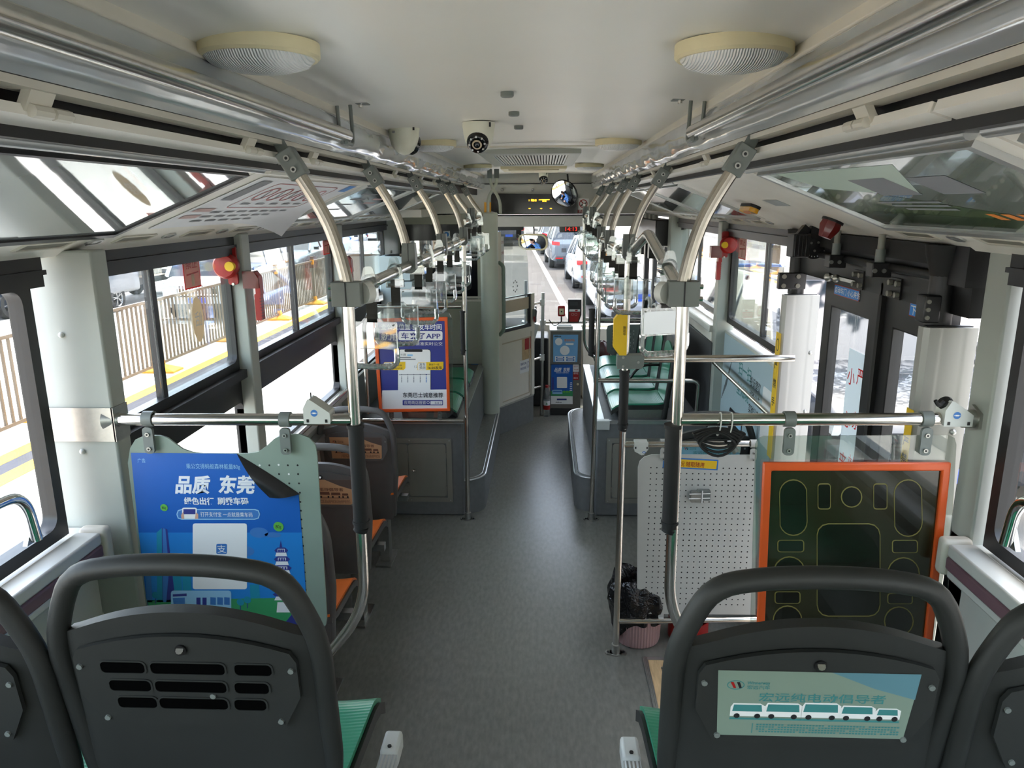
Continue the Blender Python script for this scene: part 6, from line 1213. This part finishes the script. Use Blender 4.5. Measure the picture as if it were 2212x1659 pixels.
m.flat(rrect(.30, .15, .03, 4, -4.22, .83), fr2, T, 'ink'); m.flat(rrect(.27, .05, .01, 3, -4.22, .855), fr2, T + .0008, 'pale_blue'); m.flat(circ(.02, 12, -4.31, .765), fr2, T + .001, 'grey_ink'); m.flat(circ(.02, 12, -4.12, .765), fr2, T + .001, 'grey_ink')
for k in range(6): m.bar((1.197, 4.58 - k * .02, .9 + k * .02), (1.197, 4.52 - k * .03, 1.0 + k * .04), .004, .002, 'grey_ink')
part('print', m, t)
m = MB(); m.box(1.12, 1.2, 4.7, 6.4, 1.30, 1.345, 'alu_white'); m.box(1.135, 1.2, 4.7, 6.4, 1.24, 1.30, 'cove_white'); m.box(1.13, 1.2, 4.66, 6.45, .68, 1.24, 'dash'); struct('trim_sill_right', m, .006)
m = MB(); m.box(-1.2, -1.15, 1.96, 4.6, .93, .965, 'alu_white'); m.box(-1.2, -1.14, 1.96, 4.6, .80, .86, 'alu'); m.box(-1.199, -1.18, 1.96, 4.7, .0, .79, 'beige_wall'); struct('trim_sill_left', m, .006)

# ================================================================== ALARMS, HAMMERS, STICKERS
def alarm(x, y, z, s, label):
    t = thing('emergency_alarm', label, 'alarm', (x, y, z), 0, 'red emergency alarms on the window pillars'); f = (V((x, y, z)), X_, Z_, V((0, -1, 0)))
    m = MB(); m.prism(rrect(.04, .155, .010, 4), f, 0, .012, 'red'); m.lathe([(.048, 0), (.052, .03), (.042, .046), (.0005, .048)], (x + s * .016, y - .006, z), 'red', 28, (0, -1, 0)); m.cyl((x, y - .012, z - .075), (x, y - .016, z - .075), .006, 'steel_dull', 8); part('bell', m, t)
    m = MB(); m.cyl((x - s * .012, y - .046, z), (x - s * .012, y - .066, z), .019, 'yellow', 20); part('yellow_button', m, t)
def hammer(x, y, z, s, label):
    t = thing('emergency_hammer', label, 'hammer', (x, y, z), 0, 'red emergency hammers on the window pillars'); f = (V((x, y, z)), X_, Z_, V((0, -1, 0)))
    m = MB(); m.prism([(-.035, -.02), (.03, -.02), (.03, .02), (.012, .05), (-.035, .05)], f, -.0, .05, 'red_dark'); part('holder', m, t, bev=.004)
    m = MB(); m.prism([(.012, .048), (.03, .03), (.034, -.045), (.012, -.045)], f, .008, .044, 'red'); m.prism(rrect(.026, .11, .006, 3, .018, -.098), f, .010, .042, 'red')
    for k in range(8): m.box(x + .026, x + .032, y - .043, y - .012, z - .148 + k * .012, z - .144 + k * .012, 'red_dark')
    part('hammer', m, t)
c = P(503, 573, y=2.985); alarm(c.x, 2.985, c.z, -1, 'red emergency alarm with yellow button on the second left pillar')
c = P(540, 610, y=3.04); hammer(-1.12, 3.04, c.z, -1, 'red glass hammer in its holder beside the left alarm with yellow button')
c = P(752, 570, y=4.46); hammer(c.x, 4.46, c.z, -1, 'red glass hammer farther ahead on the third left pillar')
c = P(1565, 528, y=4.585); alarm(c.x, 4.585, c.z, 1, 'red emergency alarm with yellow button on the right window pillar')
c = P(1545, 545, y=4.6); hammer(c.x, 4.6, c.z - .01, 1, 'red glass hammer on the right window pillar')
def sticker(pts, y0, side, label, fn):
    pass
f6 = (V((-1.219, 0, 0)), Y_, Z_, V((1, 0, 0)))
def win_sticker(px, py, w, h, label, x=-1.213, txt='请勿靠窗'):
    c = P(px, py, x=x); s = 1 if x < 0 else -1; f = (V((x, 0, 0)), Y_ * s, Z_, V((s, 0, 0))); u = c.y * s
    t = thing('window_sticker', label, 'sticker', tuple(c), 0, 'red edged stickers on the panes')
    m = MB(); m.prism(rect(u - w / 2, u + w / 2, c.z - h / 2, c.z + h / 2), f, 0, .0006, 'thin_red'); m.flat(rect(u - w / 2 + .005, u + w / 2 - .005, c.z - h / 2 + .005, c.z + h / 2 - .005), f, .001, 'thin_paper'); m.text('禁止', f, (u - w * .36, c.z + h * .12), h * .26, 'red', .0016, .01, 'LEFT', w * .7); m.flat([(u - w * .35, c.z - h * .1), (u + w * .38, c.z - h * .05), (u + w * .38, c.z - h * .01), (u - w * .35, c.z - h * .05)], f, .0016, 'red'); m.flat(rect(u - .01, u + .012, c.z - h * .42, c.z - h * .06), f, .0016, 'beige'); part('sheet', m, t)
win_sticker(414, 587, .13, .12, 'red edged notice sticker on the pane left of the left alarm')
win_sticker(706, 527, .16, .12, 'red edged notice sticker on the second left pane by the first arch')
win_sticker(1604, 535, .16, .13, 'red edged notice sticker at the top of the right pane', 1.213)
c = P(428, 690, x=-1.212); m = MB(); m.prism(circ(.045, 24, c.y, c.z, .085), (V((-1.212, 0, 0)), Y_, Z_, X_), 0, .0006, 'thin_beige'); m.text('刮', (V((-1.212, 0, 0)), Y_, Z_, X_), (c.y - .028, c.z - .02), .06, 'paper', .0012); single('oval_sticker', m, 'oval frosted sticker with worn print on the first left sliding pane', 'sticker')
# front door on the right, folded glass leaves
t = thing('front_door', 'black framed front door with bluish glass and red characters', 'door', (1.2, 7.2, .05))
fr = (V((1.225, 0, 0)), V((0, -1, 0)), Z_, V((-1, 0, 0)))
for ya, yb in ((7.92, 7.25), (7.22, 6.52)):
    m = MB(); m.ring(rect(-ya, -yb, .05, 1.8), rect(-ya + .07, -yb - .07, .15, 1.7), fr, -.02, .02, 'black_frame'); lf = part('leaf', m, t)
    m = MB(); m.prism(rect(-ya + .06, -yb - .06, .14, 1.71), fr, -.004, .001, 'glass'); part('pane', m, lf)
m = MB()
for k, ch in enumerate('小心夹手'): m.text(ch, fr, (-6.98, 1.45 - k * .2), .13, 'red', .004, .01)
part('lettering', m, t)
m = MB(); m.box(1.02, 1.19, 6.5, 7.95, 1.74, 1.96, 'black_frame'); part('header_box', m, t, bev=.01)
for y in (7.3, 7.0, 6.75): m = MB(); m.box(1.0, 1.08, y - .05, y + .05, 1.62, 1.74, 'black'); m.cyl((1.05, y, 1.74), (1.05, y, 2.0), .025, 'hatch_grey', 10); part('pivot', m, t)
m = MB(); m.box(.50, 1.2, 7.95, 8.1, 0, .78, 'tan_panel'); struct('trim_front_step', m)
m = MB(); c = V((.62, 6.9, .72)); m.grid(lambda u, v: c + V((math.cos(2 * PI * u) * .075 * math.sin(PI * (.05 + .9 * v)) * (1 + .16 * math.sin(u * 31)), math.sin(2 * PI * u) * .08 * math.sin(PI * (.05 + .9 * v)) * (1 + .12 * math.sin(u * 25)), -.12 * math.cos(PI * v) * (1 + .05 * math.sin(u * 19)))), 40, 20, 'maroon'); m.bar((c.x, c.y, c.z - .08), (c.x, c.y, .62), .05, .05, 'maroon'); single('plastic_bag', m, 'crumpled dark red plastic bag hanging behind the grey guard board', 'bag')
# ================================================================== THE STREET
G = -.35
m = MB(); m.box(-60, 60, -20, 220, G - .05, G, 'concrete'); struct('ground_street', m)
e = bpy.data.objects.new('ground_markings', None); COL.objects.link(e); e['kind'] = 'structure'
for x in (-5.32, -4.92): m = MB(); m.box(x - .1, x + .1, -10, 120, G, G + .004, 'line_yellow'); part('yellow_line', m, e)
m = MB(); m.box(-2.9, 3.9, 11.5, 120, G, G + .003, 'lane_darkened'); part('darkened_lane_strip', m, e)  # added strip, road colour darkened so the bright road ahead keeps its tone
m = MB(); m.box(-5.24, -5.0, -10, 120, G, G + .002, 'asphalt'); part('dark_seam', m, e)
a, b = V((.86, 12.0, G)), V((-2.2, 75, G)); m = MB(); m.bar(a, b, .16, .008, 'line_white'); part('white_line', m, e)
m = MB(); m.box(-13.6, -13.45, -10, 120, G, G + .004, 'line_white'); part('white_line', m, e)
# barrier panels
def fence(y, first=[None], lab=''):
    if first[0] is None:
        t = thing('barrier_fence', lab, 'fence', (-5.78, y, G), 0, 'tan barrier panels along the yellow lines')
        m = MB(); m.box(-.035, .035, -.035, .035, .05, 1.18, 'fence_tan'); m.box(-.037, .037, -.037, .037, 1.0, 1.12, 'fence_yellow'); m.box(-.04, .04, -.04, .04, 1.18, 1.2, 'fence_tan'); part('post', m, t, world=False)
        m = MB(); m.loft([[V((sx * w, sy * l, z)) for sx, sy in ((-1, -1), (1, -1), (1, 1), (-1, 1))] for z, w, l in ((0, .28, .16), (.03, .28, .16), (.10, .06, .06), (.2, .045, .045))], 'fence_yellow'); part('yellow_foot', m, t, world=False)
        m = MB(); m.box(-.02, .02, .04, 2.56, 1.06, 1.10, 'fence_tan'); m.box(-.02, .02, .04, 2.56, .10, .14, 'fence_tan')
        for k in range(21): y_ = .12 + k * .118; m.box(-.012, .012, y_ - .014, y_ + .014, .12, 1.08, 'fence_tan')
        part('picket_panel', m, t, world=False); first[0] = t; return t
    return dup(first[0], None, (-5.78, y, G), None, lab)
for i in range(16):
    fence(5.6 + 2.6 * i, lab='%s tan barrier panel from the back along the yellow lines' % (ORD + ['thirteenth', 'fourteenth', 'fifteenth', 'farthest'])[i])
# cars
def wheel(t, x, y, r, w, z=None):
    z = r if z is None else z; s = 1 if x > 0 else -1
    m = MB(); m.lathe([(r * .62, -w / 2), (r * .93, -w / 2), (r, -w / 3), (r, w / 3), (r * .93, w / 2), (r * .62, w / 2)], (x, y, z), 'tyre', 28, (s, 0, 0)); wl = part('tyre', m, t, world=False)
    m = MB(); m.lathe([(.0005, w * .30), (r * .15, w * .32), (r * .2, w * .2), (r * .63, w * .12)], (x, y, z), 'black_frame', 24, (s, 0, 0)); m.lathe([(r * .58, w * .36), (r * .64, w * .46), (r * .64, w * .1)], (x, y, z), 'rim', 28, (s, 0, 0)); m.lathe([(.0005, w * .42), (r * .12, w * .4), (r * .14, w * .2)], (x, y, z), 'rim', 14, (s, 0, 0))
    for k in range(5):
        for d in (-.14, .14):
            a = 2 * PI * k / 5; c = V((x + s * w * .38, y, z)); m.bar(c + V((0, math.cos(a) * r * .1, math.sin(a) * r * .1)), c + V((s * w * .02, math.cos(a + d) * r * .6, math.sin(a + d) * r * .6)), .02, .03, 'rim', (1, 0, 0))
    part('rim', m, wl, world=False)
def car(label, loc, rz, style='sedan', col='car_white', name='car', cat='car', group='cars on the street', plate='plate_blue'):
    t = thing(name, label, cat, (loc[0], loc[1], G), rz, group)
    if style == 'sedan': W, LL, r = .9, 2.3, .32; body = [(-2.3, .45, .78, .74), (-2.22, .24, .95, .84), (-1.6, .2, 1.02, .9), (0, .2, .98, .9), (1.1, .2, .92, .9), (2.0, .22, .8, .85), (2.28, .3, .64, .76)]; cab = [(-1.75, 1.0), (-1.05, 1.40), (.25, 1.44), (1.05, .95)]
    elif style == 'suv': W, LL, r = .95, 2.3, .36; body = [(-2.3, .5, .95, .8), (-2.22, .3, 1.12, .9), (-1.6, .26, 1.12, .95), (0, .26, 1.1, .95), (1.1, .26, 1.06, .95), (2.05, .3, .98, .9), (2.3, .4, .8, .82)]; cab = [(-2.15, 1.12), (-1.85, 1.62), (.1, 1.70), (1.0, 1.08)]
    else: W, LL, r = .84, 2.0, .30; body = [(-2.0, .45, 1.05, .78), (-1.95, .3, 1.1, .83), (-1.2, .26, 1.1, .84), (0, .26, 1.08, .84), (1.3, .28, 1.0, .84), (1.85, .3, .92, .8), (2.0, .4, .8, .74)]; cab = [(-1.98, 1.1), (-1.92, 1.88), (.9, 1.92), (1.6, 1.02)]
    m = MB(); rings = []
    for y, z0, z1, w in body:
        pl = rrect(2 * w, z1 - z0, min(.16, (z1 - z0) * .3), 4, 0, (z0 + z1) / 2); rings.append([V((x * (1 - .05 * max(0, (z - .6))), y, z)) for x, z in pl])
    m.loft(rings, col); part('body', m, t, world=False)
    # cabin: glass block with a painted roof
    (y0, za), (y1, zb), (y2, zc), (y3, zd) = cab; wl = W * .93; wu = W * .74
    base = [V((-wl, y0, za - .06)), V((wl, y0, za - .06)), V((wl, y3, zd - .06)), V((-wl, y3, zd - .06))]; top = [V((-wu, y1, zb)), V((wu, y1, zb)), V((wu, y2, zc)), V((-wu, y2, zc))]
    m = MB(); m.loft([base, top], 'car_glass'); part('windows', m, t, world=False)
    m = MB()
    for i in range(4): m.tube([base[i] * 1.0, base[i].lerp(top[i], .5) + V((0, 0, .02)), top[i]], .045, col, 8)
    m.loft([[p + V((0, 0, -.03)) for p in top], [V((p.x * .97, p.y, p.z + .045)) for p in top], [V((p.x * .8, p.y * .9, p.z + .06)) for p in top]], col)
    ym = (y1 + y2) / 2
    for s in (-1, 1): m.bar((s * wl, ym, za - .05), (s * wu, ym, (zb + zc) / 2), .04, .09, col, (0, 1, 0))
    part('roof_and_pillars', m, t, world=False, bev=.02)
    for s in (-1, 1):
        for y in (-LL * .58, LL * .62): wheel(t, s * (W - .10), y, r, .2)
        m = MB(); m.loft([[V((s * (W + .02 + q), y3 - .35, zd + dz)) for q, dz in ((0, -.03), (.16, -.03), (.16, .10), (0, .10))], [V((s * (W + .02 + q), y3 - .27, zd + dz)) for q, dz in ((0, -.02), (.14, -.02), (.14, .08), (0, .08))]], 'car_dark'); part('wing_mirror', m, t, world=False)
        m = MB(); zt = body[1][2] - .14; m.prism([(s * (W - .34), zt - .08), (s * (W - .05), zt - .05), (s * (W - .04), zt + .08), (s * (W - .34), zt + .05)], (V((0, -LL, 0)), X_, Z_, V((0, -1, 0))), -.12, .01, 'tail_red'); part('tail_lamp', m, t, world=False, bev=.01)
        m = MB(); zt = body[-2][2] - .16; m.prism([(s * (W - .36), zt - .07), (s * (W - .10), zt - .05), (s * (W - .12), zt + .07), (s * (W - .36), zt + .04)], (V((0, LL - .06, 0)), X_, Z_, V((0, 1, 0))), -.12, .03, 'head_lamp'); part('head_lamp', m, t, world=False, bev=.01)
    m = MB(); m.box(-.22, .22, -LL - .012, -LL + .02, .55, .69, plate); m.box(-.2, .2, LL - .02, LL + .02, .42, .53, plate); m.box(-W * .8, -W * .5, -LL - .012, -LL + .03, .40, .44, 'tail_red'); m.box(W * .5, W * .8, -LL - .012, -LL + .03, .40, .44, 'tail_red'); part('plates', m, t, world=False)
    m = MB(); m.box(-W * .75, W * .75, -LL + .0, -LL + .1, .2, .34, 'black_frame')
    m.box(-.42, .42, LL - .05, LL + .015, .55, .72, 'black_frame')
    if style == 'van':
        for k in range(12): m.box(-.40 + k * .07, -.37 + k * .07, LL - .03, LL + .03, .60, .80, 'chrome')
        m.box(-.46, .46, LL - .02, LL + .02, .58, .61, 'chrome'); m.box(-.46, .46, LL - .02, LL + .02, .79, .82, 'chrome'); m.box(-.55, .55, LL - .03, LL + .02, .28, .40, 'black_frame')
    part('bumper_grille', m, t, world=False); return t
car('nearest white saloon car ahead with a red tail lamp, behind the black card reader', (2.02, 17.1), .03, 'sedan', 'car_white')
car('second white saloon car queueing ahead beyond the nearest white one', (1.72, 23.6), .05, 'sedan', 'car_white')
car('grey car queueing ahead in the shade left of the white saloons', (1.1, 31.0), .06, 'suv', 'car_silver')
car('blue grey off-roader far ahead below the windscreen clock', (.7, 39.0), .06, 'suv', 'car_grey')
car('dark car far ahead at the top of the windscreen', (-2.2, 47.0), .06, 'suv', 'car_dark')
car('silver van far ahead behind the rear view mirror', (-3.2, 40.0), .0, 'van', 'car_silver')
car('white van facing the bus with a slatted chrome grille behind the barrier', (-7.5, 17.6), PI + .06, 'van', 'car_white', 'van', 'van')
car('dark blue car at the left edge of the photo, only its wheel side showing', (-12.85, 14.8), PI, 'sedan', 'car_dark')
car('pale car behind the barrier seen through the second left window', (-9.0, 27.0), PI, 'sedan', 'car_silver')
car('dark blue off-roader far behind the barrier seen through the third left window', (-9.4, 34.0), PI, 'suv', 'car_blue')
car('white car behind the barrier far along the street', (-9.0, 42.0), PI, 'sedan', 'car_white')
car('yellow and white taxi far behind the barrier', (-12.6, 40.0), PI, 'sedan', 'lamp_yellow')
car('blue car standing farther ahead outside the right windows', (3.2, 12.35), PI, 'sedan', 'car_blue')
car('dark car standing outside the rear exit, its windscreen mirroring trees', (3.05, 7.6), PI, 'suv', 'car_dark')
# small lorry
t = thing('lorry', 'small white lorry with a ribbed cargo box seen through the first left window', 'lorry', (-10.93, 19.2, G), PI, 'cars on the street')
m = MB(); rings = []
for y, z0, z1, w in ((.9, .45, 1.75, .78), (.95, .4, 1.84, .84), (2.1, .4, 1.84, .84), (2.5, .42, 1.2, .82), (2.75, .42, 1.05, .8), (2.82, .5, .9, .74)): rings.append([V((x, y, z)) for x, z in rrect(2 * w, z1 - z0, .1, 4, 0, (z0 + z1) / 2)])
m.loft(rings, 'car_silver'); part('cab', m, t, world=False)
m = MB()
for s in (-1, 1): m.prism([(1.2, 1.15), (2.35, 1.15), (2.12, 1.7), (1.25, 1.7)], (V((s * .835, 0, 0)), Y_, Z_, V((s, 0, 0))), 0, .012, 'car_glass')
m.prism([(-.7, 1.2), (.7, 1.2), (.66, 1.72), (-.66, 1.72)], frame((0, 2.56, 0), (1, 0, 0), (0, -.25, .62)), 0, .01, 'car_glass'); part('windows', m, t, world=False)
m = MB(); m.box(-.95, .95, -2.6, .8, .75, 2.35, 'cargo_ribbed'); m.box(-.95, .95, -2.6, .8, .70, .76, 'beige'); part('cargo_box', m, t, world=False); m = MB(); m.box(-.4, .4, -2.5, .9, .45, .7, 'black_frame'); part('chassis', m, t, world=False)
for s in (-1, 1):
    for y in (-1.6, 1.95): wheel(t, s * .72, y, .33, .22)
    m = MB(); m.prism(rrect(.26, .16, .03, 3, s * .56, .78), (V((0, 2.82, 0)), X_, Z_, V((0, 1, 0))), -.03, .02, 'head_lamp'); part('head_lamp', m, t, world=False)
# roadside trees beyond the parked cars
def tree(x, y, h, label, seed, R=2.3):
    rnd = random.Random(seed); t = thing('street_tree', label, 'tree', (x, y, G), 0, 'street trees on the right'); m = MB()
    m.tube([(0, 0, 0), (.05, .02, h * .25), (0, .1, h * .5), (.1, .05, h * .75)], [.17, .14, .11, .05], 'bark', 10)
    for k in range(5): a = k * 1.3; m.tube([(0, .08, h * .42), (math.cos(a) * .8, math.sin(a) * .8, h * .62), (math.cos(a) * 1.5, math.sin(a) * 1.5, h * .74)], [.07, .05, .02], 'bark', 6)
    part('trunk', m, t, world=False); m = MB()
    for k in range(1500):
        a = rnd.random() * 2 * PI; q = rnd.random() ** .5 * R; z = h * .72 + (rnd.random() - .5) * h * .5 * math.sqrt(max(.05, 1 - (q / (R * 1.04)) ** 2)); c = V((math.cos(a) * q, math.sin(a) * q, z)); u = V((rnd.random() - .5, rnd.random() - .5, rnd.random() - .5)).normalized(); w = u.orthogonal().normalized() * .10; u = u * .16; u = u * (R / 2.3); w = w * (R / 2.3)
        m.add([c - u, c + w, c + u, c - w], [(0, 1, 2, 3)], 'leaves', False)
    part('crown', m, t, world=False)
for i, (x, y, h) in enumerate(((5.2, 3.0, 5.4), (5.0, 9.6, 6.0), (5.2, 17.2, 5.6), (5.0, 27.0, 9), (5.0, 36.0, 9))):
    tree(x, y, h, ('leafy street tree outside the rear exit door', 'leafy street tree outside the right windows', 'leafy street tree ahead on the right past the front door', 'leafy street tree farther ahead shading the white cars', 'farthest leafy street tree on the right')[i], i, 2.3 if i < 3 else 3.4)
m = MB(); m.box(4.1, 12, -10, 80, G, G + .14, 'concrete'); struct('ground_pavement', m)
for i, y in enumerate((8.2, 10.6, 13.0, 15.4, 17.8)):  # railings stand in for yellow barrier colour mirrored in the right windows
    t = thing('reflection_railing', 'yellow tube railing section standing in for a window reflection, %s from the back' % ORD[i], 'railing', (4.35, y, G + .14), 0, 'yellow railings standing in for window reflections')
    m = MB()
    for z in (.45, .85): m.cyl((4.35, y, G + .14 + z), (4.35, y + 2.3, G + .14 + z), .03, 'fence_yellow', 8)
    part('bars', m, t)
    for d in (.03, 2.27): m = MB(); m.cyl((4.35, y + d, G + .14), (4.35, y + d, G + 1.0), .035, 'fence_yellow', 8); part('post', m, t)
m = MB(); m.box(12, 13, -15, 90, G, 9, 'beige_wall'); 
for k in range(24):
    for r in range(3): m.box(11.96, 12.0, -10 + k * 4, -7.6 + k * 4, 1 + r * 2.8, 2.6 + r * 2.8, 'car_glass')
single('shop_building', m, 'long pale building behind the trees on the right', 'building')
